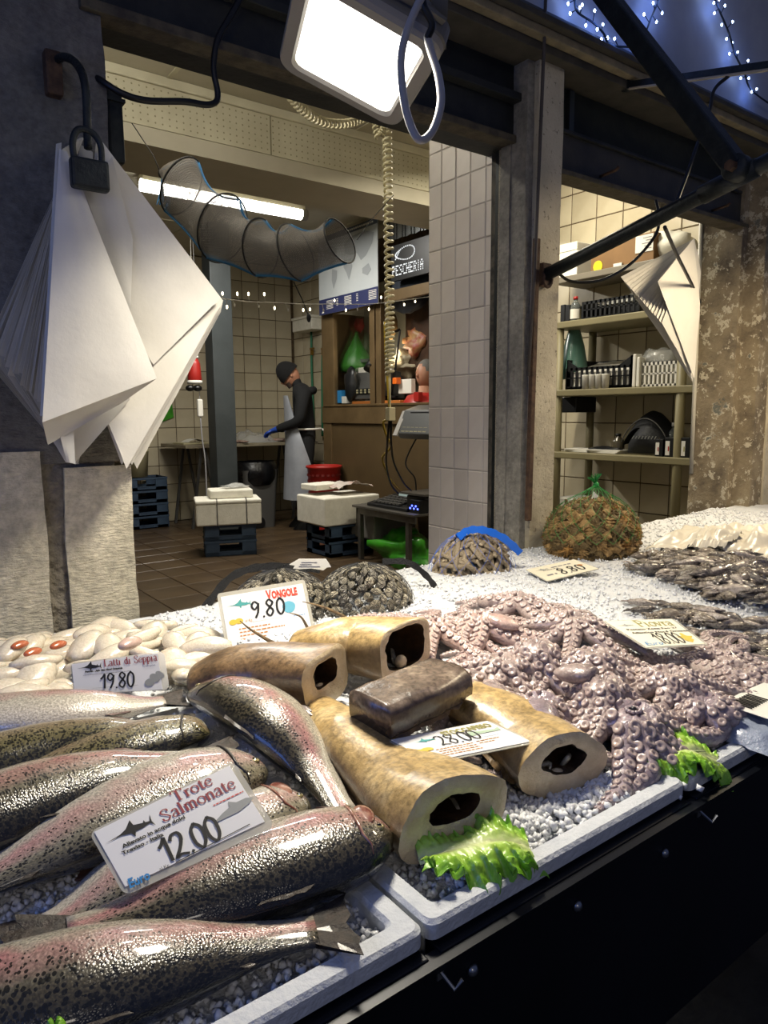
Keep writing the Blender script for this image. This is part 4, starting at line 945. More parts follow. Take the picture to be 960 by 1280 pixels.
# --- salad leaves
def leaf_mat():
    m = bpy.data.materials.new('salad_leaf'); m.use_nodes = True; t = NT(m); uv = t.new('ShaderNodeUVMap'); sp = t.new('ShaderNodeSeparateXYZ'); t.link(uv.outputs[0], sp.inputs[0])
    e = t.math('ABSOLUTE', sp.outputs[1]); v = t.coord()
    c = t.ramp(t.math('ADD', e, t.math('MULTIPLY', t.math('SUBTRACT', t.noise(v, 60, 4), .5), .5)), [(.05, rgb('#c9d294')), (.35, rgb('#9cc043')), (.9, rgb('#74ab2c'))])
    t.base(c); t.b.inputs['Roughness'].default_value = .35; t.b.inputs['Coat Weight'].default_value = .3; t.bump(t.noise(v, 120, 4), .4, .003)
    t.b.inputs['Subsurface Weight'].default_value = .1; t.b.inputs['Subsurface Radius'].default_value = (.004, .006, .002); return m
M_leaf = leaf_mat()
def salad(label, a, b, W, seed, droop=.02, z=.712):
    A, B = atz(*a, z), atz(*b, z); ax = B - A; L = ax.length; ax.normalize(); sd = Vector((-ax.y, ax.x, 0)); q = MB(); q.uv = []
    nu, nv = 90, 36
    for i in range(nu + 1):
        for j in range(nv + 1):
            u, v = i / nu, j / nv * 2 - 1; av = abs(v); w = W * (.28 + .8 * math.sin(PI * min(1, .12 + .80 * u)) ** .8)
            fr = av ** 2.0
            lob = 1 + fr * (  .14 * math.sin(u * 19 + seed + v) + .07 * math.sin(u * 47 + seed * 2) + .03 * math.sin(u * 90))
            h = .005 * fr * math.sin(u * 52 + seed * 3 + 5 * v) + .005 * fr * math.sin(u * 97 + seed + 7 * v) + .006 * av * noise.noise(Vector((u * 14, v * 9, seed))) + .012 * math.sin(u * 9 + seed) * av + .018 * av * (1 - av) + .008 * math.sin(PI * u)
            du = .006 * fr * math.cos(u * 52 + seed * 3 + 5 * v)
            p = A + ax * (L * u + du + .012 * fr * (u - .3)) + sd * (v * w * lob) + Vector((0, 0, h))
            over = max(0, YF + .03 - p.y); p.z -= min(over * .7, .03) + droop * max(0, u - .7)
            q.v.append(tuple(p)); q.uv.append((u, v))
    for i in range(nu):
        for j in range(nv): k = i * (nv + 1) + j; q.f.append((k, k + nv + 1, k + nv + 2, k + 1))
    t = thing('salad_leaf', label, 'lettuce', A, None)
    ob('leaf_blade', q, M_leaf, t, smooth=True, solid=.0012)
    ob('rib', MB().tube([A + ax * (L * f) + Vector((0, 0, .008 * math.sin(PI * f) - .001)) for f in (0, .2, .4, .6, .8)], [.005, .0042, .003, .002, .001], 8, flat=.6), mat('pale_leaf_rib', '#c5d09a', .35), t, smooth=True)
salad('frilly green salad leaf under the cut end of the long stockfish trunk', (524, 1076), (662, 1052), .042, 1.0)
salad('frilly green salad leaf on the tray rim below the front octopus', (806, 950), (900, 940), .032, 2.7, .0)
salad('tip of a green salad leaf on the near tray rim beside the lowest trout', (40, 1290), (115, 1268), .03, 4.1)
# ================================================================ PRICE CARDS (plastic sleeve, paper card, print, marker digits)
M_sleeve = mat('clear_plastic_sleeve', '#c9c6b8', .15, coat=.8, alpha=.55); M_card = mat('white_card', '#d9d8d6', .45)
M_cardw = mat('ivory_card', '#d9d3bd', .45)
M_maroon = mat('maroon_print', '#8a3038', .5); M_red = mat('red_print', '#c5402c', .5); M_navy = mat('navy_print', '#23306e', .5); M_sky = mat('blue_print', '#2c7fb8', .5)
M_olive = mat('olive_print', '#8f8a4e', .5); M_tan = mat('ochre_print', '#b5793a', .5); M_teal = mat('teal_print', '#3f8f8c', .5); M_greyfish = mat('grey_fish_print', '#8d8f8c', .5); M_yel = mat('yellow_print', '#c9ab3c', .5); M_fishgreen = mat('pale_green_print', '#9fb29a', .5)
DIG = {'1': [[(-.10, .66), (.06, .80), (.19, 1.0)], [(.19, 1.0), (.2, .5), (.2, 0)]], '2': [[(0, .75), (.12, .95), (.35, .95), (.42, .7), (.25, .35), (0, .03), (.2, .1), (.5, .0)]],
       '8': [[(.42, .85), (.22, 1.0), (.05, .80), (.25, .55), (.45, .28), (.25, .0), (.03, .22), (.25, .52), (.44, .75), (.40, .88)]],
       '9': [[(.42, .85), (.2, 1.0), (.03, .75), (.2, .52), (.42, .72), (.45, .85), (.40, .35), (.22, 0)]],
       '0': [[(.25, 1.0), (.05, .75), (.05, .25), (.25, 0), (.45, .25), (.45, .75), (.22, 1.0)]], '.': [[(.02, .05), (.10, -.02)]], ',': [[(.04, .08), (.10, -.08)]]}
def stroke(q, P, w, z, loops=22):
    P = catmull([(x, y, 0) for x, y in P], loops if len(P) > 2 else 3); k = len(q.v); n = len(P)
    for i, p in enumerate(P):
        t = (P[min(i + 1, n - 1)] - P[max(i - 1, 0)]); t = t.normalized() if t.length else Vector((1, 0, 0)); s = Vector((-t.y, t.x, 0)); ww = w * (.75 + .45 * abs(t.y))
        q.v += [(p.x + s.x * ww, p.y + s.y * ww, z), (p.x - s.x * ww, p.y - s.y * ww, z)]
    for i in range(n - 1): q.f.append((k + 2 * i, k + 2 * i + 1, k + 2 * i + 3, k + 2 * i + 2))
def digits(s, x, y, h, w, adv=.56, slant=.12, z=.0018):
    q = MB()
    for ch in s:
        a = .20 if ch in '.,' else (.50 if ch == '1' else adv)
        for st_ in DIG[ch]: stroke(q, [(x + (px + (.18 if ch == '1' else 0) + slant * py) * h, y + py * h) for px, py in st_], w, z)
        x += a * h * 1.12
    return q
def fit(q, x0, w):
    k = w / (max(p[0] for p in q.v) - x0); q.v = [(x0 + (p[0] - x0) * k, p[1], p[2]) for p in q.v]; return q
def swordfish(x, y, s, z=.0016):
    q = MB(); body = [(0, 0), (.30, .03), (.45, .09), (.62, .10), (.80, .05), (.93, .02), (1.0, .16), (.97, .0), (1.0, -.12), (.92, -.02), (.75, -.05), (.5, -.05), (.32, .0)]
    q.add([(x + a * s, y + b * s, z) for a, b in body], [tuple(range(len(body)))])
    for tri in (((.45, .09), (.60, .24), (.62, .10)), ((.5, -.04), (.55, -.16), (.60, -.05)), ((.80, .05), (.84, .10), (.85, .03))): q.add([(x + a * s, y + b * s, z) for a, b in tri], [(0, 1, 2)])
    return q
def poly(pts, z=.0016): q = MB(); q.add([(a, b, z) for a, b in pts], [tuple(range(len(pts)))]); return q
def oval(q, cx, cy, rx, ry, z=.0016, rot=0):
    q.add([(cx + rx * math.cos(a) * math.cos(rot) - ry * math.sin(a) * math.sin(rot), cy + rx * math.cos(a) * math.sin(rot) + ry * math.sin(a) * math.cos(rot), z) for a in np.arange(14) * PI / 7], [tuple(range(14))]); return q
def lines(rows, z=.0015):
    q = MB()
    for x, y, w, h in rows:                 # tiny unreadable print: dashes like words
        e = x + w; rg = random.Random(int(x * 1e4 + y * 1e5))
        while x < e: L = min(e - x, h * rg.uniform(1.5, 4.5)); q.add([(x, y, z), (x + L, y, z), (x + L, y + h, z), (x, y + h, z)], [(0, 1, 2, 3)]); x += L + h * .8
    return q
# serif capitals/lowercase as broad-nib strokes: list of (points, weight)
T, N_ = 1.0, .70
SER = {'L': (.62, [([(.12, 0), (.12, 1)], T), ([(0, 0), (.55, 0), (.56, .2)], N_), ([(0, 1), (.26, 1)], N_)]), 'T': (.66, [([(.32, 0), (.32, 1)], T), ([(.03, .8), (.03, 1), (.62, 1), (.62, .8)], N_), ([(.2, 0), (.45, 0)], N_)]),
 'S': (.55, [([(.44, .75), (.42, .97), (.2, 1), (.06, .78), (.25, .52), (.45, .25), (.28, 0), (.08, .05), (.05, .27)], .75)]), 'P': (.6, [([(.13, 0), (.13, 1)], T), ([(.13, .98), (.4, .98), (.5, .75), (.38, .5), (.13, .5)], .8), ([(.02, 0), (.27, 0)], N_), ([(.02, 1), (.2, 1)], N_)]),
 'a': (.46, [([(.06, .54), (.2, .67), (.34, .54), (.34, .06), (.46, .02)], .8), ([(.33, .37), (.13, .31), (.04, .15), (.14, -.01), (.33, .10)], .6)]), 't': (.34, [([(.15, .85), (.15, .12), (.22, .02), (.32, .06)], .9), ([(.02, .64), (.3, .64)], N_)]), 'i': (.33, [([(.13, 0), (.13, .62)], T), ([(.03, 0), (.24, 0)], N_), ([(.03, .62), (.13, .62)], N_), ([(.10, .84), (.16, .84)], T)]),
 'd': (.52, [([(.38, 1), (.38, 0)], T), ([(.38, .52), (.2, .65), (.06, .35), (.2, 0), (.38, .12)], .75), ([(.28, 1), (.38, 1)], N_), ([(.38, 0), (.48, 0)], N_)]), 'e': (.46, [([(.07, .36), (.40, .36), (.36, .58), (.22, .65), (.06, .42), (.08, .12), (.24, 0), (.41, .12)], .7)]),
 'p': (.52, [([(.12, .64), (.12, -.3)], T), ([(.12, .52), (.28, .65), (.45, .35), (.3, 0), (.12, .1)], .75), ([(.02, -.3), (.24, -.3)], N_), ([(.02, .62), (.12, .64)], N_)]), 'r': (.38, [([(.13, 0), (.13, .64)], T), ([(.13, .45), (.24, .64), (.35, .58)], .8), ([(.03, 0), (.25, 0)], N_), ([(.03, .62), (.13, .62)], N_)]),
 'o': (.5, [([(.24, .65), (.07, .5), (.07, .15), (.24, 0), (.42, .15), (.42, .5), (.24, .65)], .75)]), 'l': (.28, [([(.13, 0), (.13, 1)], T), ([(.03, 0), (.24, 0)], N_), ([(.03, 1), (.13, 1)], N_)]), 'm': (.78, [([(.12, 0), (.12, .64)], T), ([(.12, .48), (.26, .65), (.37, .5), (.37, 0)], .85), ([(.37, .48), (.51, .65), (.63, .5), (.63, 0)], .85)] + [([(x - .09, 0), (x + .1, 0)], N_) for x in (.12, .37, .63)]),
 'n': (.54, [([(.12, 0), (.12, .64)], T), ([(.12, .48), (.27, .65), (.40, .5), (.40, 0)], .85), ([(.02, 0), (.22, 0)], N_), ([(.31, 0), (.5, 0)], N_)]), 'v': (.46, [([(.05, .64), (.22, 0)], .9), ([(.22, 0), (.40, .64)], N_), ([(-.02, .64), (.13, .64)], N_), ([(.33, .64), (.47, .64)], N_)]), ' ': (.36, [])}
def serif(s, x, y, h, w, z=.0017, sx=1.0):
    q = MB()
    for ch in s:
        a, st_ = SER[ch]
        for P, k in st_:
            PP = [(x + px * h * sx, y + py * h) for px, py in P]
            if len(PP) > 3 and ch not in 'LT': stroke(q, PP, w * k, z, 16)
            else:
                for u, v in zip(PP, PP[1:]): stroke(q, [u, v], w * k, z)
        x += a * h * sx
    return q
def card(label, c4, w, nrm, build, ivory=False, sleeve=None, thick=.0012):
    """card lying in the plane with normal nrm whose centre is w in front of the lens"""
    n = Vector(nrm).normalized(); rs = [ray(*p) for p in c4]; ctr = EYE + (rs[0] + rs[1] + rs[2] + rs[3]) / 4 * w
    P = [EYE + r * ((ctr - EYE).dot(n) / r.dot(n)) for r in rs]; W = (P[2] - P[3]).length; H = (P[0] - P[3]).length
    t = thing('price_card', label, 'price card', ctr, 'price cards on the stall')
    def put(p):
        u, v = p[0] / W, p[1] / H
        return tuple((P[3] * (1 - u) + P[2] * u) * (1 - v) + (P[0] * (1 - u) + P[1] * u) * v + n * p[2])
    t_put[t.name] = put; e = sleeve or (.006, .006, .006, .006)
    q = MB(); R4 = rrect(0, 0, W, H, .008); q.prism([(x, y, -thick) for x, y in R4], (0, 0, thick * .9)); pr('plastic_sleeve', q, M_sleeve, t)
    pr('paper_card', MB().bb((e[0], e[1], -.0001), (W - e[2], H - e[3], .0009)), M_cardw if ivory else M_card, t)
    build(t, W, H); return t
t_put = {}
def pr(name, q, m, t):
    q.v = [t_put[t.name](p) for p in q.v]; o = ob(name, q, m, t)
    if name in ('small_print', 'ochre_print', 'small_lettering', 'red_print'): o['kind'] = 'stuff'
    return o
def TXT(t, s, x, y, h, m, sx=1.0, shear=0, bold=0, name='small_lettering'):
    c = bpy.data.curves.new('type', 'FONT'); c.body = s; c.size = h; c.shear = shear; c.offset = bold; c.resolution_u = 2
    o = bpy.data.objects.new('type', c); me = bpy.data.meshes.new_from_object(o); bpy.data.objects.remove(o); bpy.data.curves.remove(c)
    q = MB(); q.add([(x + v.co.x * sx, y + v.co.y, .0017) for v in me.vertices], [tuple(p.vertices) for p in me.polygons]); bpy.data.meshes.remove(me)
    return pr(name, q, m, t)
def b1980(t, W, H):
    pr('swordfish_emblem', swordfish(W * .06, H * .80, W * .26), M_ink, t)
    pr('title_lettering', fit(serif('Latti di Seppia', W * .345, H * .775, H * .20, H * .0105, sx=.86), W * .345, W * .57), M_maroon, t)
    TXT(t, 'Pescato - Atlantico Nord Orientale', W * .14, H * .655, H * .075, M_ink, 1.05, .2, .0003); TXT(t, 'Decongelato', W * .76, H * .645, H * .07, M_navy, 1, .2)
    pr('small_print', lines([(W * .12, H * .57, W * .5, H * .015), (W * .20, H * .17, W * .48, H * .006)]), M_greyink, t)
    TXT(t, 'EURO.', W * .055, H * .06, H * .12, M_greyink, 1.2, .2)
    pr('price_digits', digits('19.80', W * .27, H * .14, H * .42, H * .024, .54), M_ink, t)
    q = MB(); oval(q, W * .80, H * .22, W * .055, H * .10, .0016, .2); oval(q, W * .86, H * .33, W * .055, H * .11, .00155, -.4); oval(q, W * .92, H * .40, W * .05, H * .09, .0015, -.5); pr('milt_picture', q, M_greyfish, t)
card('white plastic-sleeved price card reading 19.80, standing in the white milt', [(88, 829), (205, 814), (212, 862), (92, 869)], 1.20, (-.35, -.85, .40), b1980, sleeve=(.002, .001, .011, .002))
def b1200(t, W, H):
    pr('title_lettering', fit(serif('Trote', W * .52, H * .83, H * .15, H * .0095, sx=1.12), W * .52, W * .28), M_maroon, t); pr('title_lettering', fit(serif('Salmonate', W * .40, H * .655, H * .155, H * .0095, sx=1.08), W * .40, W * .52), M_maroon, t)
    pr('swordfish_emblem', swordfish(W * .05, H * .74, W * .30), M_ink, t)
    TXT(t, 'Allevato in acque dolci', W * .12, H * .575, H * .072, M_ink, 1.25, 0, .0002); TXT(t, 'Treviso - Italia', W * .10, H * .49, H * .072, M_ink, 1.25, 0, .0002)
    pr('price_digits', digits('12.00', W * .27, H * .14, H * .33, H * .019, .52, .1), M_ink, t)
    TXT(t, 'Euro', W * .04, H * .055, H * .17, M_sky, .8, .25, .0004); TXT(t, 'al Kg.', W * .235, H * .095, H * .06, M_ink, 1, .2)
    pr('small_print', MB().add([(W * .34, H * .10, .0016), (W * .86, H * .145, .0016), (W * .86, H * .155, .0016), (W * .34, H * .112, .0016)], [(0, 1, 2, 3)]), M_ink, t)
    pr('red_print', lines([(W * .72, H * .56, W * .22, H * .014)]), M_red, t)
    q = poly([(W * a, H * b) for a, b in ((.66, .34), (.68, .37), (.74, .42), (.84, .475), (.93, .475), (.975, .44), (.93, .39), (.84, .35), (.74, .35), (.68, .35), (.655, .28))]); q.add([(W * .80, H * .46, .0016), (W * .815, H * .53, .0016), (W * .86, H * .475, .0016)], [(0, 1, 2)]); pr('trout_picture', q, M_greyfish, t)
card('large sleeved price card reading 12.00, lying tilted on the trout pile', [(111, 1040), (292, 951), (344, 1033), (156, 1120)], .735, (-.12, -.5, .86), b1200, sleeve=(.004, .008, .007, .003))
def condensed(t, s, x, y, h, m, sx, bold): return TXT(t, s, x, y, h, m, sx, 0, bold, 'title_lettering')
def b980(t, W, H):
    condensed(t, 'V', W * .53, H * .77, H * .21, M_red, .62, .0012); condensed(t, 'ONGOLE', W * .588, H * .775, H * .165, M_red, .62, .0012)
    pr('swordfish_emblem', swordfish(W * .08, H * .76, W * .27), M_teal, t)
    pr('price_digits', digits('9.80', W * .33, H * .51, H * .26, H * .015, .60, .08), M_ink, t)
    pr('shell_picture', poly([(W * (.755 + .075 * math.cos(a) * (1 + .06 * math.sin(3 * a))), H * (.60 + .095 * math.sin(a))) for a in np.arange(16) * PI / 8]), mat('blue_shell_print', '#5fa3b8', .5), t)
    q = MB(); oval(q, W * .12, H * .50, W * .045, H * .045); oval(q, W * .185, H * .505, W * .045, H * .045, .0017); pr('coin_print', q, M_yel, t)
    TXT(t, 'al Kg.', W * .25, H * .475, H * .06, M_tan, .9, .2)
    pr('small_print', lines([(W * .33, H * .455, W * .33, H * .004)]), M_greyink, t)
    pr('ochre_print', lines([(W * .17, H * (.37 - .055 * k), W * (.34, .50, .30, .28, .30, .25)[k], H * .018) for k in range(6)]), M_tan, t); pr('blue_rule', lines([(W * .78, H * .44, W * .14, H * .01)]), M_sky, t); pr('red_print', lines([(W * .13, H * .05, W * .25, H * .022)]), M_red, t)
card('upright sleeved price card titled vongole, reading 9.80, before the clam bags', [(271, 742), (381, 724), (397, 801), (284, 820)], 1.59, (-.245, -.853, .461), b980, sleeve=(.007, .004, .008, .009))
def b2800(t, W, H):
    condensed(t, 'STOCCAFISSO', W * .44, H * .74, H * .20, M_olive, .80, .0006)
    pr('swordfish_emblem', swordfish(W * .12, H * .70, W * .20), M_teal, t)
    pr('price_digits', digits('28.00', W * .30, H * .44, H * .34, H * .014, .50, .15), M_ink, t)
    pr('fish_picture', poly([(W * a, H * b) for a, b in ((.58, .62), (.64, .70), (.75, .68), (.88, .64), (.94, .70), (.92, .58), (.86, .58), (.72, .58), (.63, .56))]), M_fishgreen, t)
    q = MB(); oval(q, W * .10, H * .40, W * .05, H * .06); oval(q, W * .15, H * .42, W * .05, H * .06, .0017); pr('coin_print', q, M_yel, t)
    pr('ochre_print', lines([(W * .20, H * (.34 - .07 * k), W * .34, H * .022) for k in range(4)] + [(W * .58, H * .36, W * .22, H * .02), (W * .58, H * .29, W * .15, H * .02)]), M_tan, t); pr('blue_rule', lines([(W * .48, H * .46, W * .4, H * .008)]), M_sky, t)
card('flat sleeved price card reading 28.00, lying on the stockfish', [(484, 925), (611, 900), (672, 928), (536, 955)], .955, (.02, -.06, 1), b2800, sleeve=(.004, .004, .006, .003))
def b1800(t, W, H):
    pr('title_lettering', fit(serif('Piovra', W * .38, H * .72, H * .22, H * .013, sx=1.05), W * .38, W * .50), M_olive, t)
    pr('swordfish_emblem', swordfish(W * .08, H * .78, W * .24), M_greyfish, t)
    TXT(t, 'Pescato Zona Fao 27', W * .13, H * .60, H * .08, M_ink, 1.1, 0, .0002); TXT(t, 'Atlantico Nord Orientale', W * .13, H * .48, H * .08, M_ink, 1.1, 0, .0002)
    pr('price_digits', fit(digits('18.00', W * .31, H * .10, H * .36, H * .017, .50, .1), W * .31, W * .42), M_ink, t); TXT(t, 'Euro', W * .07, H * .08, H * .16, M_sky, .9, .2)
    pr('octopus_picture', poly([(W * (.80 + .085 * math.cos(a) * (1 + .4 * math.sin(5 * a))), H * (.26 + .13 * math.sin(a) * (1 + .3 * math.cos(4 * a)))) for a in np.arange(30) * PI / 15]), M_yel, t)
card('ivory sleeved price card titled piovra, reading 18.00, on the octopus heap', [(752, 776), (842, 773), (886, 806), (808, 811)], 1.385, (-.1, -.16, .98), b1800, True, sleeve=(.004, .004, .006, .004))
def b880(t, W, H):
    pr('price_digits', digits('8.80', W * .38, H * .18, H * .40, H * .022, .60, .1), M_ink, t); pr('swordfish_emblem', swordfish(W * .08, H * .72, W * .25), M_greyfish, t)
    pr('small_print', lines([(W * .4, H * .72, W * .4, H * .05), (W * .14, H * .28, W * .18, H * .08), (W * .2, H * .62, W * .3, H * .03)]), M_greyink, t); q = MB(); oval(q, W * .85, H * .50, W * .05, H * .07); pr('snail_picture', q, M_tan, t)
card('ivory price card reading 8.80, lying on the ice before the murex snails', [(656, 712), (718, 699), (750, 711), (684, 727)], 2.10, (-.06, -.08, .99), b880, True, sleeve=(.003, .003, .004, .003))
# ================================================================ WHAT HANGS AROUND THE OPENINGS
M_paper = mat('white_wrapping_paper', '#bfbcb4', .6, col2='#c9c6be', ns=5, bump=.12, bs=18)
M_paperb = mat('inner_wrapping_paper', '#b6b4ae', .6, bump=.1, bs=16)
def sheet(parent, c4, ys, bulge=.0, m=None, nu=10, nv=10, curl=0, seed=0, name='paper_sheet', wv=0):
    P = [aty(x, y, Y) for (x, y), Y in zip(c4, ys)]
    def f(u, v):
        p = (P[0] * (1 - u) + P[1] * u) * (1 - v) + (P[3] * (1 - u) + P[2] * u) * v
        return p + Vector((0, -bulge * math.sin(PI * u) * math.sin(PI * v) - curl * v * v - wv * math.sin(v * 5 + seed) * u + .0035 * noise.noise(Vector((u * 3 + seed, v * 3, seed))), 0))
    return ob(name, MB().grid(f, nu, nv), m or M_paper, parent, smooth=True, solid=.0005)
sh = thing('paper_sheaf', 'thick sheaf of white wrapping paper hanging from the hook on the stone pillar', 'paper', aty(112, 180, 1.60))
for k in range(24):        # the fan of edges at the left, back to front: every sheet leans back behind the next one
    f = k / 23; Y = 1.735 - .165 * f; g = random.Random(k + 40); d1, d2 = g.uniform(.003, .022), g.uniform(.004, .022); dx = g.uniform(18, 30)
    xl, yl = -22 + 84 * f ** .9 + g.uniform(-2.5, 2.5), 436 + 72 * f + g.uniform(-9, 9); tx, ty = 100 - 22 * f, 172 + 14 * f
    sheet(sh, [(tx, ty), (tx + 5, ty), (xl + dx, yl + 6), (xl, yl)], [Y - .01, Y, Y + d1, Y - .006], .0, M_paper, 4, 20, 0, k, wv=-.004)
    sheet(sh, [(xl, yl), (xl + dx, yl + 6), (99 - 5 * f, 580), (88 - 6 * f + g.uniform(-4, 4), 578 - 8 * g.random())], [Y - .006, Y + d1, Y + d2, Y + .012], .0, M_paperb, 4, 8, 0, k)
sheet(sh, [(100, 180), (116, 190), (122, 470), (60, 480)], [1.735, 1.735, 1.74, 1.74], .0, M_paperb, 4, 4, 0, 3); sheet(sh, [(40, 480), (122, 470), (98, 580), (80, 575)], [1.738, 1.738, 1.74, 1.74], .0, M_paperb, 4, 4, 0, 3)
for k in range(7):         # right hand diamond, several sheets deep
    Y = 1.715 - .017 * k; o = (6 - k) * 2.2
    sheet(sh, [(120, 178), (279 - o * .2, 376 + o), (158 - 4 * (k % 3) + o, 586 - 5 * (k % 2)), (96, 430)], [Y - .02, Y + .004 * (k % 2), Y, Y], .006, M_paper, 14, 14, 0, k + 50)
sheet(sh, [(124, 172), (276, 372), (192, 456), (112, 330)], [1.575, 1.595, 1.60, 1.60], .006, M_paper, 14, 14, 0, 70)
sheet(sh, [(104, 236), (140, 196), (166, 300), (163, 400)], [1.572, 1.57, 1.575, 1.58], .004, M_paperb, 8, 8, 0, 71)
sheet(sh, [(60, 470), (160, 440), (162, 500), (92, 580)], [1.585, 1.58, 1.60, 1.63], -.012, M_paperb, 10, 10, 0, 72)
sheet(sh, [(74, 186), (84, 190), (196, 473), (53, 528)], [1.555, 1.555, 1.530, 1.535], .008, M_paper, 16, 18, .0, 73)
sheet(sh, [(53, 528), (196, 473), (150, 505), (60, 556)], [1.540, 1.535, 1.57, 1.575], -.012, M_paperb, 10, 6, 0, 74)
sheet(sh, [(70, 180), (77, 178), (60, 520), (50, 520)], [1.56, 1.56, 1.55, 1.56], .004, M_paperb, 4, 12, 0, 75)
pc_ = aty(112, 218, 1.535); t = thing('padlock', 'dark padlock clamped through the top of the left paper sheaf', 'padlock', pc_)
ob('lock_body', MB().bb(pc_ + Vector((-.036, -.013, -.030)), pc_ + Vector((.036, .013, .028))), M_iron, t, bevel=.006)
ob('shackle', MB().tube(catmull([pc_ + Vector((-.027, 0, .02)), pc_ + Vector((-.028, 0, .055)), pc_ + Vector((-.016, 0, .080)), pc_ + Vector((.008, 0, .080)), pc_ + Vector((.024, 0, .060)), pc_ + Vector((.025, 0, .02))], 20), .0065, 8), M_iron, t, smooth=True)
t = thing('wall_hook', 'bent black iron hook on a rusty plate high on the stone pillar', 'hook', aty(66, 90, 1.74))
p = aty(66, 92, 1.735)
ob('wall_plate', MB().bb(p + Vector((-.016, -.012, -.045)), p + Vector((.018, .02, .045))), M_rustedge, t, bevel=.005)
ob('hook_rod', MB().tube(catmull([aty(70, 76, 1.735), aty(80, 71, 1.69), aty(94, 78, 1.64), aty(104, 96, 1.60), aty(108, 125, 1.59), aty(109, 160, 1.585), aty(110, 185, 1.575)], 26), .0085, 8), M_iron, t, smooth=True)
p = aty(139, 160, 1.83); t = thing('roller_box', 'narrow black box fixed on the edge of the stone pillar', 'box', p)
ob('box_body', MB().bb(p + Vector((-.018, -.03, -.085)), p + Vector((.022, .03, .085))), M_iron, t, bevel=.008); ob('end_rib', MB().bb(p + Vector((-.022, -.034, .05)), p + Vector((.026, .034, .058))), M_iron, t)
def cable(name, label, pts, r, m, n=60): return tag(ob(name, MB().tube(catmull(pts, n), r, 8), m, smooth=True), label, 'cable')
M_cable = mat('black_cable', '#0b0c0d', .45); M_cabw = mat('grey_white_cable', '#8f8e90', .45); M_cream = mat('cream_coil_cord', '#c9c09c', .45); M_yellow = mat('yellow_cord', '#b59a30', .5)
cable('power_cable', 'thick black cable sagging below the dark lintel beside the stone pillar', [aty(112, 92, 1.78), aty(128, 102, 1.74), aty(155, 118, 1.72), aty(185, 126, 1.71), aty(230, 127, 1.70), aty(258, 131, 1.70), aty(270, 127, 1.70), aty(272, 115, 1.70), aty(267, 85, 1.70), aty(272, 50, 1.70), aty(288, 20, 1.70), aty(306, -12, 1.70)], .0075, M_cable)
# --- floodlight
Rr = [ray(*p) for p in ((420, -2), (342, 62), (463, 128), (558, 78))]
A_ = Matrix((-Rr[1], Rr[2], -Rr[3])).transposed(); zz = A_.inverted() @ (-Rr[0]); LC = [EYE + r * (k * 1.207) for r, k in zip(Rr, (1, *zz))]
e1 = LC[2] - LC[1]; e2 = LC[3] - LC[2]; l1, l2_ = e1.length, e2.length; e1.normalize(); e2 = (e2 - e1 * e2.dot(e1)).normalized(); nn = e1.cross(e2); nn = nn if nn.z < 0 else -nn
fc = (LC[0] + LC[1] + LC[2] + LC[3]) / 4; fc0 = fc.copy()
M_lens = mat('lit_lamp_glass', '#e8e6da', .3, emit=(1.0, .95, .84, 1), es=5.0)
_t = NT(M_lens); _d = _t.ramp(_t.noise(_t.coord('Object', (1, 1, 1)), 9, 5, .65), [(.56, (1, .95, .84, 1)), (.64, (.20, .21, .13, 1))]); _t.link(_d, _t.b.inputs['Emission Color'])
M_lampg = mat('grey_cast_housing', '#5f5d59', .5, .2); M_bezel = mat('lamp_bezel', '#84807a', .5)
fl_t = thing('floodlight', 'switched-on square floodlight hanging over the stall under the lintel', 'lamp', fc)
def fr_rings(rs, m, name, capb=False):
    q = MB(); n = 0
    for d, r, z in rs:
        Pq = rrect(-l1 / 2 - d, -l2_ / 2 - d, l1 / 2 + d, l2_ / 2 + d, r, 6); n = len(Pq); q.v += [tuple(fc + e1 * x + e2 * y + nn * z) for x, y in Pq]
    for i in range(len(rs) - 1):
        for j in range(n): q.f.append((i * n + j, i * n + (j + 1) % n, (i + 1) * n + (j + 1) % n, (i + 1) * n + j))
    if capb: q.f.append(tuple(range((len(rs) - 1) * n, len(rs) * n)))
    return ob(name, q, m, fl_t, smooth=False)
fr_rings([(-.002, .022, .0), (.004, .024, .008), (.026, .036, .008), (.030, .038, .0), (.030, .038, -.012)], M_bezel, 'bezel')
fr_rings([(.030, .038, -.012), (.032, .038, -.016), (.030, .038, -.045), (.0, .03, -.075), (-.05, .02, -.085)], M_lampg, 'housing', True)
fr_rings([(.0, .022, .001), (-.03, .012, .0012), (-.09, .01, .0014)], M_lens, 'lens', True)
q = MB()
for cx, cy, rx, ry in ((-.29, -.40, .05, .03), (.30, -.10, .04, .08), (.36, .22, .03, .06), (.25, -.22, .05, .05)):
    oval(q, cx * l1, cy * l2_, rx, ry, 0, .6)
q.v = [tuple(fc + e1 * a + e2 * b + nn * .0045) for a, b, c in q.v]
yb = atd(548, 8, 1.12); ob('yoke', MB().bar(fc + e2 * (l2_ / 2 + .045) - nn * .03, atd(553, 30, 1.22), .03, .006).bar(atd(548, 62, 1.27), atd(551, -40, 1.20), .028, .006), M_lampg, fl_t)
cable('lamp_lead', 'pale grey loop of cable dangling in front of the floodlight', [atd(537, -22, 1.13), atd(518, 15, 1.12), atd(504, 55, 1.12), atd(501, 90, 1.12), atd(508, 140, 1.12), atd(523, 174, 1.12), atd(540, 165, 1.13), atd(551, 130, 1.14), atd(548, 95, 1.15), atd(538, 62, 1.17), atd(534, 45, 1.19)], .0065, M_cabw)
cable('lamp_lead', 'short black twist of cable at the floodlight yoke', [atd(534, 48, 1.18), atd(540, 30, 1.17), atd(530, 8, 1.16), atd(526, -20, 1.15)], .006, M_cable)
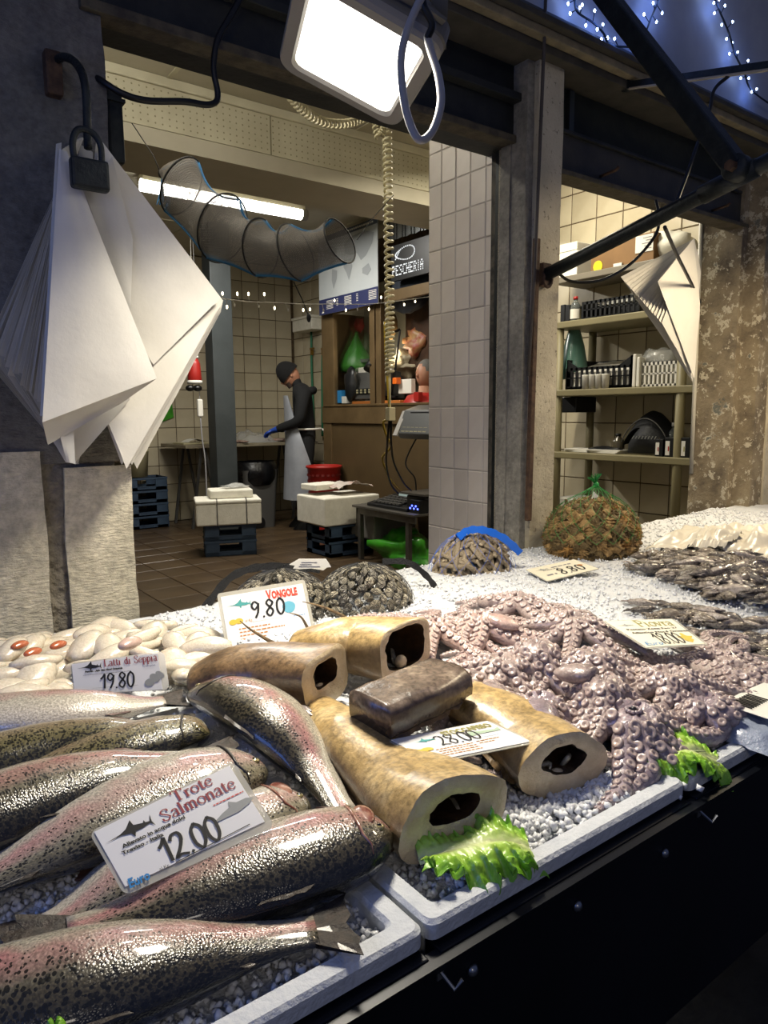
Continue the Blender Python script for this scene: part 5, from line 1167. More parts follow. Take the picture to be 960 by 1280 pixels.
# --- coiled cord
def coil(name, label, pts, turns, R0, r, m, parent=None, n=None):
    n = n or int(turns * 10); P = catmull(pts, n); out = []; N = None
    for i, p in enumerate(P):
        t = (P[min(i + 1, n)] - P[max(i - 1, 0)]).normalized(); N = (Vector((.3, .9, .2)) if N is None else N); N = (N - t * N.dot(t)).normalized(); B = t.cross(N); a = 2 * PI * turns * i / n
        out.append(p + N * (R0 * math.cos(a)) + B * (R0 * math.sin(a)))
    o = ob(name, MB().tube(out, r, 6), m, parent, smooth=True)
    return o
t = thing('coiled_cord', 'cream coiled cord swagging from the lintel socket and hanging down to a plug', 'cable', atd(487, 400, 3.5))
coil('swag_coil', '', [atd(345, 92, 2.14), atd(358, 112, 2.3), atd(378, 136, 2.5), atd(402, 152, 2.75), atd(430, 155, 3.0), atd(452, 149, 3.25), atd(476, 136, 3.5)], 34, .0145, .0052, M_cream, t)
coil('hanging_coil', '', [atd(483, 133, 3.5), atd(485, 250, 3.5), atd(487, 380, 3.5), atd(487, 468, 3.5)], 46, .0185, .0072, M_cream, t)
coil('bunched_coil', '', [atd(474, 138, 3.49), atd(470, 155, 3.48), atd(473, 172, 3.48)], 6, .015, .006, M_cream, t); coil('bunched_coil', '', [atd(479, 138, 3.49), atd(480, 158, 3.48), atd(474, 168, 3.48)], 6, .013, .006, M_cream, t)
ob('cord_tail', MB().tube([atd(487, 466, 3.5), atd(487.5, 510, 3.5)], 0.006, 6), M_cream, t, smooth=True)
p = atd(488, 517, 3.5); ob('plug', MB().bb(p + Vector((-.02, -.017, -.035)), p + Vector((.02, .017, .030))), M_cream, t, bevel=.004)
p = atd(334, 85, 2.11); t = thing('ceiling_socket', 'small cream socket under the lintel where the coiled cord starts', 'socket', p)
ob('socket_body', MB().bar(atd(316, 80, 2.10), atd(347, 90, 2.12), .03, .022), M_bezel, t, bevel=.003); ob('socket_slots', MB().bar(atd(322, 83.5, 2.09), atd(338, 89, 2.10), .004, .004), M_ink, t)
# --- hooped fish trap
def net_mat():
    m = bpy.data.materials.new('fine_fishing_net'); m.use_nodes = True; t = NT(m); uv = t.new('ShaderNodeUVMap'); sp = t.new('ShaderNodeSeparateXYZ'); t.link(uv.outputs[0], sp.inputs[0])
    def ln(s, k): return t.math('LESS_THAN', t.math('FRACT', t.math('MULTIPLY', s, k)), .40)
    d1 = t.math('ADD', sp.outputs[0], sp.outputs[1]); d2 = t.math('SUBTRACT', sp.outputs[0], sp.outputs[1])
    a = t.math('MAXIMUM', ln(d1, 150), ln(d2, 150)); t.link(a, t.b.inputs['Alpha'])
    c = t.mix(t.ramp(t.math('ABSOLUTE', t.math('SUBTRACT', t.math('FRACT', t.math('ADD', t.math('MULTIPLY', sp.outputs[1], 2.5), .0)), .5)), [(.40, BW(0)), (.47, BW(1))]), rgb('#6f6a64'), rgb('#2e74a5'))
    t.base(c); t.b.inputs['Roughness'].default_value = .7; return m
M_net = net_mat(); M_bluerope = mat('blue_net_rope', '#2a6f9f', .5); M_hoop = mat('black_hoop', '#131415', .5)
D = 3.0; t = thing('fish_trap', 'hooped grey fish trap net with blue edges slung under the ceiling', 'net', atd(330, 300, D))
HO = [((201, 217), 3, .4, (-.3, -1)), ((227, 233), 37, .16, (.58, -.82)), ((279, 286), 42, .40, (.5, -.87)), ((326, 310), 35, .47, (.18, -.98)), ((370, 316), 36, .52, (-.18, -.98)), ((425, 301), 29, .58, (-.30, -.95))]
SEC = []
for (cx, cy), Ma, mr, (dx, dy) in HO:
    l = math.hypot(dx, dy); V = (RGT * dx - UPV * dy) / l; Wp = (RGT * -dy - UPV * dx) / l if False else (RGT * (-dy) - UPV * dx) / l; Wv = Wp * mr + FWD * math.sqrt(1 - mr * mr)
    SEC.append((atd(cx, cy, D), V, Wv, Ma / F * D))
q = MB(); q.uv = []; rows = []
for i in range(len(SEC) - 1):
    for k in range(8):
        f = k / 8; a, b = SEC[i], SEC[i + 1]; c = a[0].lerp(b[0], f); V = a[1].lerp(b[1], f).normalized(); W_ = a[2].lerp(b[2], f); r = a[3] + (b[3] - a[3]) * f
        rows.append((c, V, W_, r, math.sin(PI * f) * (0.0 if i == 0 else 1)))
rows.append((*SEC[-1], 0))
for i, (c, V, W_, r, s) in enumerate(rows):
    for j in range(33):
        a = 2 * PI * j / 32; up = max(0, math.cos(a)); rr = r * (1 - s * (.10 + .30 * up)); q.v.append(tuple(c + V * rr * math.cos(a) + W_ * rr * math.sin(a))); q.uv.append((i * .0125, j / 32 * .8))
for i in range(len(rows) - 1):
    for j in range(32): k = i * 33 + j; q.f.append((k, k + 1, k + 34, k + 33))
ob('net_tube', q, M_net, t, smooth=True)
for c, V, W_, r in SEC[1:]: ob('hoop', MB().tube([c + V * r * math.cos(a) + W_ * r * math.sin(a) for a in np.arange(33) * PI / 16], .0035, 6, cap=False), M_hoop, t, smooth=True)
ob('edge_rope', MB().tube([c - V * r * (1 - s * .08) for c, V, W_, r, s in rows[6:]], .005, 6), M_bluerope, t, smooth=True)
ob('edge_rope', MB().tube([c + V * r * (1 - s * .38) for c, V, W_, r, s in rows[8:]], .004, 6), M_bluerope, t, smooth=True)
ob('tie_cord', MB().tube([atd(201, 217, D), atd(192, 195, D), atd(165, 154, D - .02)], .0022, 5), M_hoop, t, smooth=True); ob('tie_cord', MB().tube([atd(446, 300, D), atd(470, 268, D), atd(492, 244, D)], .0018, 5), M_hoop, t); ob('tie_cord', MB().tube([atd(367, 352, D), atd(378, 375, D), atd(386, 396, D)], .0025, 5), M_hoop, t)
ob('knot', MB().ell(atd(201, 217, D), (.012, .012, .018), 8, 6), M_hoop, t, smooth=True); ob('knot', MB().ell(atd(386, 397, D), (.01, .01, .02), 8, 6), M_hoop, t, smooth=True)
q = MB()
for k in range(8): q.tube(catmull([atd(202, 222, D), atd(200 + k * .6, 240, D), atd(196 + k * 1.2, 256 - (k % 3) * 3, D)], 6), .0025, 4)
ob('tail_fringe', q, M_bluerope, t)
# --- warm fairy lights inside the opening
M_warmb = mat('warm_bulb', '#fff2cf', .3, emit=(1.0, .86, .58, 1), es=7); M_wire = mat('clear_wire', '#b0aa96', .4)
t = thing('fairy_lights', 'string of small warm white fairy lights across the left opening', 'fairy lights', atd(400, 378, 2.4))
wp = [(270, 372, 1.95), (285, 374, 2.0), (310, 377, 2.1), (340, 378, 2.2), (380, 380, 2.32), (420, 380, 2.45), (460, 380, 2.58), (500, 376, 2.72), (536, 371, 2.84)]
wire = catmull([atd(*w) for w in wp], 70); ob('wire', MB().tube(wire, .0012, 4), M_wire, t)
for k in range(21):
    p = wire[2 + int(k * 3.2)]; d = Vector((R.uniform(-.6, .6), 0, R.choice((-1, 1, -1)))).normalized() * R.uniform(.012, .024)
    b = ob('bulb', MB().ell(p + d, (.0030, .0030, .0055), 8, 5), M_warmb if k % 3 else M_wire, t, smooth=True); ob('bulb_stem', MB().tube([p, p + d], .001, 4), M_wire, b)
# --- blue fairy light garlands on the wall above
M_blueb = mat('blue_white_bulb', '#dfe6ff', .3, emit=(.42, .58, 1.0, 1), es=22); M_dwire = mat('dark_green_wire', '#0f1412', .5)
for gi, (pp, lb, tw) in enumerate((([(712, -22), (718, 0), (722, 15), (741, 28), (754, 41), (763, 56), (790, 59)], 'blue fairy light string curling left of the diagonal stay', 14), ([(826, -20), (823, 0), (817, 15), (808, 38), (800, 60)], 'short blue fairy light string right behind the diagonal stay', 9), ([(888, -20), (894, 0), (900, 15), (911, 41), (919, 68), (930, 90), (939, 112), (968, 134)], 'long blue fairy light string at the upper right corner', 18))):
    P = [aty(x, y, 1.595) for x, y in pp]; W_ = catmull(P, 60)
    t = thing('fairy_lights', lb, 'fairy lights', W_[30], 'blue fairy lights on the upper wall'); ob('wire', MB().tube(W_, .0035, 5), M_dwire, t)
    for k in range(tw):
        i = 3 + int(k * 55 / tw); p = W_[i]; tg = (W_[min(i + 1, 60)] - W_[i - 1]).normalized(); s = tg.cross(Vector((0, 1, 0))).normalized() * (1 if k % 2 else -1)
        e = p + s * R.uniform(.022, .038) + Vector((0, R.uniform(-.01, .012), R.uniform(-.004, .012)))
        b = ob('bulb', MB().ell(e, (.0036, .0036, .0055), 8, 5), M_blueb, t, smooth=True); ob('bulb_stem', MB().tube([p, p.lerp(e, .9)], .0018, 4), M_dwire, b)
    for i in (14, 34, 52):
        l = bpy.data.lights.new('fairy_glow', 'POINT'); l.energy = .16; l.color = (.12, .26, 1.0); l.shadow_soft_size = .02
        o = bpy.data.objects.new('fairy_glow', l); COL.objects.link(o); o.location = W_[i] + Vector((0, -.012, 0))
# --- awning arm, stay, rail, rods, cables on the right
XA = 1.907
t = thing('awning_strut', 'round dark iron awning arm rising from the middle column to a bolted joint', 'awning arm', (XA, 1.66, 1.65))
j = Vector((XA, 1.005, 1.803)); foot = Vector((XA, 1.662, 1.650)); d = (j - foot).normalized()
ob('arm_tube', MB().tube([foot, j + d * .85], .021, 14), M_iron, t, smooth=True)
ob('arm_sleeve', MB().tube([j - d * .11, j + d * .04], .025, 14), M_iron, t, smooth=True)
ob('foot_bracket', MB().bb((XA - .022, 1.645, 1.615), (XA + .022, 1.672, 1.69)), M_rustedge, t, bevel=.004); ob('foot_ring', MB().tube([foot + Vector((.02 * math.cos(a), -.018, -.012 + .026 * math.sin(a))) for a in np.arange(13) * PI / 6], .006, 6, cap=False), M_rustedge, t, smooth=True)
s_t = thing('awning_stay', 'square dark iron stay slanting down from the wall to the awning arm joint', 'awning arm', (XA, 1.63, 2.67))
top = Vector((XA, 1.615, 2.655)); jj = j + Vector((-.026, 0, .012))
ob('stay_bar', MB().bar(top + Vector((-.02, 0, 0)), jj, .052, .048, (1, 0, .2)), M_iron, s_t, bevel=.006)
ob('stay_eye', MB().lathe([(.030, -.022), (.034, -.016), (.034, .016), (.030, .022)], 18, jj, Matrix.Rotation(PI / 2, 3, 'Y')), M_iron, s_t, smooth=True); ob('joint_bolt', MB().lathe([(.014, -.04), (.014, .0)], 6, jj, Matrix.Rotation(PI / 2, 3, 'Y')), M_rustedge, s_t)
t = thing('awning_rail', 'thin pale edged rail running out from the right lintel behind the stay', 'rail', atd(732, 113, 2.66))
a, b = atd(730, 114, 2.66), atd(1040, 70, 1.95); ob('rail_bar', MB().bar(a, b, .014, .020), M_iron, t); ob('rail_strip', MB().bar(a + Vector((0, 0, -.013)), b + Vector((0, 0, -.013)), .012, .006), mat('pale_strip', '#a59f92', .4), t); m_ = a.lerp(b, .22); ob('rail_clamp', MB().box(m_, (.03, .03, .035)), M_iron, t)
t = thing('iron_bar', 'flat rusty iron bar fixed upright on the middle column', 'bar', aty(668, 300, 1.66))
ob('bar_strip', MB().bar(aty(671, 298, 1.655), aty(660, 651, 1.655), .022, .016, (0, 1, 0)), M_rustedge, t, bevel=.003)
o = ob('hanging_rod', MB().tube([aty(683, -30, 1.60), aty(680, 60, 1.61), aty(675, 180, 1.62), aty(669, 330, 1.635), aty(660, 470, 1.645)], .0055, 8), mat('grey_rod', '#4b4541', .6, .3), smooth=True); tag(o, 'thin grey rod hanging in front of the middle column above the rusty bar', 'rod')
cable('power_cable', 'thin black cable dropping from the rail end to the awning arm', [atd(912, 94, 2.2), atd(893, 112, 2.2), atd(886, 142, 2.2), atd(870, 185, 2.18), atd(855, 228, 2.16), atd(842, 262, 2.14)], .0055, M_cable)
cable('power_cable', 'black cable looping under the awning arm back to the middle column', [atd(820, 250, 2.3), atd(824, 272, 2.3), atd(818, 296, 2.32), atd(788, 330, 2.38), atd(752, 350, 2.44), atd(715, 352, 2.5), atd(696, 340, 2.54)], .0052, M_cable)
cable('power_cable', 'black cable running down over the right paper sheaf to the conduit', [atd(831, 284, 2.28), atd(846, 318, 2.6), atd(866, 358, 3.0), atd(875, 378, 3.18)], .0065, M_cable)
# --- right sheaf
s2 = thing('paper_sheaf', 'white sheaf of wrapping paper hanging inside the right opening by the peeling reveal', 'paper', aty(868, 300, 1.78))
for k in range(16):
    f = k / 15; Y = 1.85 - .13 * f; o = 3.6 * k
    sheet(s2, [(868, 298), (876, 340), (866 - .2 * k, 478 - .6 * k), (776 + o * .95, 346 + o * 1.25 - 10 * f)], [Y + .006, Y + .012, Y + .008, Y - .004], .002, M_paper if k % 3 else M_paperb, 8, 10, 0, 90, wv=.001)
sheet(s2, [(867, 298), (875, 380), (868, 474), (822, 352)], [1.715, 1.715, 1.715, 1.712], .006, M_paper, 10, 10, 0, 120)
# ================================================================ INSIDE THE SHOP
M_bronze = mat('bronze_aluminium', '#5b4a31', .45, .35, col2='#6a573b', ns=4); M_panel = mat('bronze_panel', '#57472e', .5, .2, col2='#4e3f29', ns=3)
M_glass = mat('window_glass', '#dfe8e4', .03, trans=1.0, ior=1.1, alpha=.18)
M_plas = mat('cream_plastic', '#b3ab88', .5); M_blk = mat('black_plastic', '#101113', .4); M_gplas = mat('grey_plastic', '#4b4a48', .5); M_white = mat('white_foam', '#dcd8ca', .7, col2='#cfcbbc', ns=20, bump=.2, bs=120)
M_bluec = mat('dark_blue_crate', '#2f3d50', .5, col2='#384a5e', ns=8); M_redp = mat('red_plastic', '#96201a', .4); M_greenb = mat('green_bag_film', '#3f9a22', .3, col2='#2f7d1c', ns=12, coat=.4)
M_skin = mat('skin', '#9a6d55', .5, sss=.1); M_fab = mat('black_cloth', '#08090b', .9); M_apron = mat('white_apron_vinyl', '#8f9298', .4, col2='#83868c', ns=6); M_glove = mat('blue_glove', '#1f3d8c', .45); M_boot = mat('black_boot', '#060606', .35)
M_meshm = mat('clear_bag_film', '#b9b9b4', .15, coat=1, alpha=.55, bump=.6, bs=40)
# --- cashier booth (face in the plane x = 3.9)
XB = 3.9
bt = thing('cashier_booth', 'brown aluminium cashier booth with windows at the back right of the shop', 'booth', (4.15, 5.2, 0))
Z = lambda y, py, px=470: atx(px, py, XB).z
ob('base_panel', MB().bb((XB + .015, 4.35, .06), (XB + .05, 6.24, 1.10)), M_panel, bt); ob('panel_frame', MB().bb((XB, 4.35, 0), (XB + .05, 6.29, .07)).bb((XB, 6.14, .06), (XB + .05, 6.29, 2.2)).bb((XB - .01, 4.35, 1.10), (XB + .06, 6.29, 1.27)), M_bronze, bt, bevel=.004)
ob('sill', MB().bb((XB - .02, 4.35, 1.265), (XB + .42, 6.25, 1.285)), M_bronze, bt, bevel=.003)
for y in (6.12, 5.43, 5.33): ob('window_post', MB().bb((XB, y - .045, 1.28), (XB + .05, y + .03, 2.2)), M_bronze, bt, bevel=.004)
ob('head_rail', MB().bb((XB, 4.35, 2.17), (XB + .05, 6.29, 2.26)), M_bronze, bt); ob('end_wall', MB().bb((XB + .05, 6.26, 0), (4.46, 6.30, 2.2)), M_bronze, bt)
ob('back_lining', MB().bb((4.40, 4.35, 0), (4.44, 6.25, 2.5)), mat('booth_lining', '#8d8a7c', .6), bt); ob('near_wall', MB().bb((XB, 4.30, 0), (4.46, 4.35, 2.5)), M_bronze, bt); ob('inner_shelf', MB().bb((4.15, 5.5, 1.70), (4.40, 6.25, 1.73)), M_gplas, bt)
ob('inner_cabinet', MB().bb((4.2, 4.4, 1.6), (4.40, 5.3, 2.4)), mat('dark_wood_cabinet', '#3c2616', .5, col2='#24170e', ns=9), bt)
ob('window_pane', MB().bb((XB + .02, 5.46, 1.285), (XB + .026, 6.07, 2.17)), M_glass, bt)
def P_(px, py, x): return atx(px, py, x)
def rbox(name, label, cat, px0, py0, px1, py1, x, dep, m, group=None, bev=.004):
    a, b = atx(px0, py1, x), atx(px1, py0, x); y0, y1 = sorted((a.y, b.y)); c = Vector((x + dep / 2, (y0 + y1) / 2, a.z))
    zb = (atx((px0 + px1) / 2, py1, x)).z; zt = atx((px0 + px1) / 2, py0, x).z
    t = thing(name, label, cat, (c.x, c.y, zb), group); return t, (x, y0, zb), (x + dep, y1, zt)
t, lo, hi = rbox('cash_register', 'grey and white cash register on the booth sill', 'register', 434, 464, 478, 499, 3.96, .26, M_gplas)
ob('housing', MB().prism([(lo[0], lo[1], lo[2]), (hi[0], lo[1], lo[2]), (hi[0], lo[1], hi[2] - .02), (lo[0] + .1, lo[1], hi[2]), (lo[0], lo[1], lo[2] + .05)], (0, hi[1] - lo[1], 0)), M_gplas, t, bevel=.006)
ob('keyboard', MB().bb((lo[0] - .01, lo[1] + .03, lo[2] + .05), (lo[0] + .03, hi[1] - .03, lo[2] + .10)), M_blk, t); ob('receipt_cover', MB().bb((lo[0] + .12, lo[1] + .02, hi[2] - .01), (hi[0], hi[1] - .02, hi[2] + .05)), M_white, t, bevel=.01)
q = MB()
for k in range(8):
    for l in range(2): y = lo[1] + .06 + k * (hi[1] - lo[1] - .12) / 7; q.bb((lo[0] - .016, y - .012, lo[2] + .056 + l * .022), (lo[0] - .008, y + .010, lo[2] + .072 + l * .022))
ob('keys', q, M_plas, t)
# desk lamp
t = thing('desk_lamp', 'black jointed desk lamp leaning over the booth sill', 'lamp', P_(478, 499, 4.0)); Lh = P_(470, 455, 3.98); La = P_(480, 420, 3.98)
ob('lamp_arm', MB().tube([P_(466, 445, 3.98), La, P_(500, 412, 4.1)], .012, 8), M_blk, t, smooth=True); ob('lamp_foot', MB().lathe([(.07, 0), (.07, .015), (.02, .02)], 14, P_(490, 497, 4.05)), M_blk, t); ob('lamp_post', MB().tube([P_(490, 496, 4.05), P_(500, 412, 4.1)], .010, 8), M_blk, t)
dm = Vector((-.35, -.25, -.9)).normalized(); ob('lamp_shade', MB().lathe([(.030, -.06), (.038, -.03), (.050, .01), (.085, .09), (.080, .09), (.045, .01)], 18, P_(467, 451, 3.98), dm.to_track_quat('Z', 'Y').to_matrix(), cap=False), M_blk, t, smooth=True)
ob('lamp_bulb', MB().ell(P_(467, 451, 3.98) + dm * .05, (.028, .028, .03), 10, 6), mat('desk_bulb', '#ffe9c0', .3, emit=(1, .82, .5, 1), es=8), t, smooth=True)
l = bpy.data.lights.new('desk_lamp_light', 'POINT'); l.energy = 4; l.color = (1, .82, .55); l.shadow_soft_size = .05; o = bpy.data.objects.new('desk_lamp_light', l); COL.objects.link(o); o.location = P_(492, 440, 4.12)
def blob(name, label, cat, px, py, x, rx, rz, m, amp=.25, seed=0, ry=None, group=None, M2=None):
    c = P_(px, py, x); q = MB(); ry = ry or rx
    q.grid(lambda u, v: (lambda d: c + Vector((d.x * rx, d.y * ry, d.z * rz)) * (1 + amp * noise.noise(d * 1.8 + Vector((seed, 0, 0))) + amp * .5 * noise.noise(d * 4 + Vector((0, seed, 0)))))(Vector((math.sin(PI * v) * math.cos(2 * PI * u), math.sin(PI * v) * math.sin(2 * PI * u), -math.cos(PI * v)))), 18, 12)
    return tag(ob(name, q, m, smooth=True), label, cat, group)
c = P_(446, 465, 4.2); q = MB().lathe([(.16, 0), (.17, .06), (.13, .16), (.06, .28), (.02, .37), (.015, .40)], 14, c); tag(ob('shopping_bag', q, mat('dull_green_film', '#2c6420', .4), smooth=True), 'green plastic bag hanging inside the booth window', 'bag')
rb = random.Random(5)
for (px, py, w, h, m, lb, nm) in ((424, 496, 5, 16, M_sky, 'blue and white carton at the left end of the booth sill', 'carton'), (430, 500, 6, 9, M_label, 'small white cup at the left end of the booth sill', 'cup'), (418, 500, 4, 7, M_label, 'small white pot in the left corner of the booth sill', 'pot'), (506, 483, 16, 18, M_label, 'white receipt slip propped up on the booth sill', 'receipt'), (493, 476, 5, 8, mat('orange_toy', '#d8661c', .4), 'small orange figure beside the lamp post on the booth sill', 'ornament'), (520, 496, 6, 12, M_redp, 'red and white packet before the person in the booth', 'packet'), (470, 503, 60, 4, mat('orange_wood_edge', '#a5622c', .4), 'orange wooden ruler lying along the front of the booth sill', 'ruler')):
    t, lo, hi = rbox(nm, lb, 'packet' if nm in ('packet', 'carton') else nm, px - w / 2, py - h / 2, px + w / 2, py + h / 2, 3.94 if nm != 'receipt' else 4.0, .05, m); ob(nm + '_body', MB().bb(lo, hi), m, t, bevel=.004)
blob('black_bag', 'black shoulder bag slumped at the left of the cash register', 'bag', 439, 480, 3.95, .06, .16, M_blk, .2, 3, .09)
blob('paper_heap', 'crumpled heap of pale wrapping paper inside the booth', 'paper', 508, 455, 4.25, .14, .11, mat('tan_paper', '#9a9078', .7), .9, 8, .18); blob('paper_bag', 'brown paper bag hanging at the window post in the booth', 'bag', 487, 405, 4.1, .07, .13, mat('brown_paper', '#8f7448', .7), .25, 4); blob('red_cloth', 'dark red cloth on the upper shelf inside the booth', 'cloth', 449, 406, 4.25, .05, .07, mat('dark_red_cloth', '#7d1f1a', .8), .3, 2); blob('blue_cloth', 'dark blue cloth on the upper shelf inside the booth', 'cloth', 430, 411, 4.25, .05, .035, M_navy, .3, 6, .12)
blob('red_gift_wrap', 'red and cream gift wrapping above the person in the booth', 'paper', 524, 428, 4.25, .10, .12, mat('red_wrap', '#7a261c', .5, col2='#8f7048', ns=14), .8, 9, .14); blob('dark_coat', 'dark blue coat hanging under the light board sign', 'coat', 512, 362, 4.05, .09, .19, mat('dark_coat_cloth', '#0d1420', .8, col2='#17202c', ns=6), .2, 12, .28)
# person in the booth
pc2 = P_(531, 468, 4.12); t = thing('person', 'grey-haired person in a red top sitting inside the booth behind the sill', 'person', (pc2.x, pc2.y, .75))
ob('body', MB().lathe([(.16, -.48), (.20, -.3), (.21, -.12), (.15, -.03), (.06, .0), (.055, .06)], 14, (pc2.x, pc2.y, pc2.z - .16)).ell((pc2.x, pc2.y, pc2.z), (.085, .078, .115), 14, 9).ell((pc2.x - .085, pc2.y, pc2.z - .01), (.014, .013, .018), 8, 5), M_skin, t, smooth=True)
ob('jumper', MB().lathe([(.17, -.48), (.21, -.3), (.22, -.12), (.16, -.025), (.08, .0)], 14, (pc2.x, pc2.y, pc2.z - .16), cap=False), M_redp, t, smooth=True)
ob('hair', MB().ell((pc2.x + .018, pc2.y, pc2.z + .03), (.088, .085, .105), 14, 8), mat('grey_hair', '#5b5854', .8, bump=.8, bs=90), t, smooth=True)
# poster, light board, metal cladding
M_poster = mat('map_sea', '#a9adad', .5, col2='#9fa4a6', ns=2)
t = thing('wall_map', 'world map poster with a navy lower strip hanging above the booth', 'poster', P_(435, 385, 3.84)); A, B, C_, D_ = P_(398, 306, 3.84), P_(472, 265, 3.84), P_(474, 380, 3.84), P_(398, 394, 3.84)
yl, yr = A.y, B.y; zt, zb = B.z - .04, (C_.z + D_.z) / 2; Wp, Hp = yl - yr, zt - zb
pm = lambda u, v, d=0: (3.84 - d, yl - u * Wp, zb + v * Hp)
ob('poster_sheet', MB().bb((3.838, yr, zb), (3.846, yl, zt)), M_poster, t)
def pflat(name, polys, m, d=.004):
    q = MB()
    for p in polys: q.add([pm(u, v, d) for u, v in p], [tuple(range(len(p)))])
    return ob(name, q, m, t)
pflat('navy_strip', [[(0, 0), (1, 0), (1, .20), (0, .20)]], mat('navy_strip', '#262b4e', .5)); pflat('title_strip', [[(0, .93), (1, .93), (1, 1), (0, 1)]], mat('title_strip', '#3b4450', .5))
M_land = mat('map_land', '#868a8c', .5)
pflat('map_land', [[(.10, .80), (.22, .86), (.34, .80), (.30, .66), (.22, .60), (.18, .66), (.10, .74)], [(.25, .56), (.34, .52), (.33, .42), (.27, .30), (.24, .42)], [(.46, .62), (.58, .62), (.60, .52), (.54, .36), (.50, .46), (.45, .54)], [(.46, .82), (.58, .88), (.80, .90), (.95, .84), (.92, .72), (.82, .60), (.74, .56), (.68, .66), (.58, .66), (.48, .70)], [(.76, .46), (.86, .50), (.90, .42), (.84, .36), (.76, .40)]], M_land)
q = MB()
for bx, n in ((.14, 6), (.32, 5), (.46, 6), (.66, 5), (.86, 6)):
    for k in range(n): q.add([pm(bx, .17 - k * .02, .006), pm(bx + (.12, .03)[bx in (.32, .66)], .17 - k * .02, .006), pm(bx + (.12, .03)[bx in (.32, .66)], .163 - k * .02, .006), pm(bx, .163 - k * .02, .006)], [(0, 1, 2, 3)])
q.add([pm(.05, .02, .006), pm(.10, .02, .006), pm(.075, .05, .006)], [(0, 1, 2)])
for k in range(14): q.add([pm(.5 + k * .032, .955, .006), pm(.522 + k * .032, .955, .006), pm(.522 + k * .032, .975, .006), pm(.5 + k * .032, .975, .006)], [(0, 1, 2, 3)])
_o = ob('small_print', q, M_label, t); _o['kind'] = 'stuff'
A, C_ = P_(489, 308, 3.88), P_(538, 341, 3.88); ya, yb_, zt, zb = A.y, C_.y - .1, A.z, C_.z
t = thing('light_board', 'black board sign with white dotted lettering pescheria and a fish outline', 'sign', (3.88, (ya + yb_) / 2, zb)); ob('board', MB().bb((3.875, yb_, zb), (3.895, ya, zt)), M_blk, t, bevel=.004)
F5 = {'P': '1110 1001 1110 1000 1000', 'E': '1111 1000 1110 1000 1111', 'S': '0111 1000 0110 0001 1110', 'C': '0111 1000 1000 1000 0111', 'H': '1001 1001 1111 1001 1001', 'R': '1110 1001 1110 1010 1001', 'I': '010 010 010 010 010', 'A': '0110 1001 1111 1001 1001'}
yE = atx(533, 330, 3.872).y; PT = (ya - yE - .05) / (9 * 4.85); q = MB(); y = ya - .03; hh = (zt - zb) * .30 / 5
for ch in 'PESCHERIA':
    rws = F5[ch].split()
    for r, row in enumerate(rws):
        for k, b in enumerate(row):
            if b == '1': q.box((3.872, y - k * PT, zb + (zt - zb) * .40 - r * hh), (.004, PT * .6, hh * .6))
    y -= PT * (len(rws[0]) + .9)
for k in range(34):
    a = 2 * PI * k / 34; q.box((3.872, ya - .20 + .13 * math.cos(a), zb + (zt - zb) * (.70 + .17 * math.sin(a) * (1 - .3 * math.cos(a)))), (.004, .009, .010))
for k in range(7): q.box((3.872, ya - .07 - .010 * k, zb + (zt - zb) * (.70 + .035 * (k - 3))), (.004, .008, .009))
_o = ob('dotted_lettering', q, mat('sign_led', '#d8dadd', .4, emit=(.8, .85, .9, 1), es=.6), t); _o['kind'] = 'stuff'
q = MB(); za, zc = P_(489, 302, 3.9).z + .01, P_(489, 262, 3.9).z
for k in range(40): y = ya - .05 + .15 - k * .03; q.box((3.91 + .008 * math.sin(k * 1.57), y, (za + zc) / 2), (.006, .031, zc - za))
t = tag(ob('metal_cladding', q, mat('ribbed_metal', '#8b8e8f', .25, .9)), 'shiny ribbed metal sheet above the black light board', 'cladding')
ob_ = struct('trim_5', MB().bb((3.88, 4.35, zc), (3.95, 5.40, zc + .05)), mat('ochre_wood_trim', '#8f7a45', .6))

# --- crates, foam boxes
def crate(label, c, sx, sy, h, yaw, group, m=M_bluec):
    t = thing('plastic_crate', label, 'crate', c, group); Rz = Matrix.Rotation(yaw, 3, 'Z'); c = Vector(c)
    def B(lo, hi): lo, hi = Vector(lo), Vector(hi); q.box(c + Rz @ ((lo + hi) / 2), hi - lo, Rz)
    q = MB(); B((-sx / 2, -sy / 2, 0), (sx / 2, sy / 2, .012)); ob('base', q, m, t)
    for nm, ax in (('side_panel', 0), ('side_panel', 0), ('end_panel', 1), ('end_panel', 1)):
        pass
    for s in (-1, 1):
        q = MB(); w = .012
        y0, y1 = sorted((s * sy / 2, s * (sy / 2 - w)))
        B((-sx / 2, y0, 0), (sx / 2, y1, h * .30)); B((-sx / 2, y0, h * .82), (sx / 2, y1, h)); B((-sx / 2, y0, 0), (-sx * .22, y1, h)); B((sx * .22, y0, 0), (sx / 2, y1, h)); B((-sx / 2 - .004, y0 - .004, h - .02), (sx / 2 + .004, y1 + .004, h)); B((-sx / 2 - .003, y0 - .003, h * .26), (sx / 2 + .003, y1 + .003, h * .32)); ob('side_panel', q, m, t)
        q = MB(); x0, x1 = sorted((s * sx / 2, s * (sx / 2 - w)))
        B((x0, -sy / 2, 0), (x1, sy / 2, h * .30)); B((x0, -sy / 2, h * .82), (x1, sy / 2, h)); B((x0, -sy / 2, 0), (x1, -sy * .28, h)); B((x0, sy * .28, 0), (x1, sy / 2, h)); ob('end_panel', q, m, t)
    return t
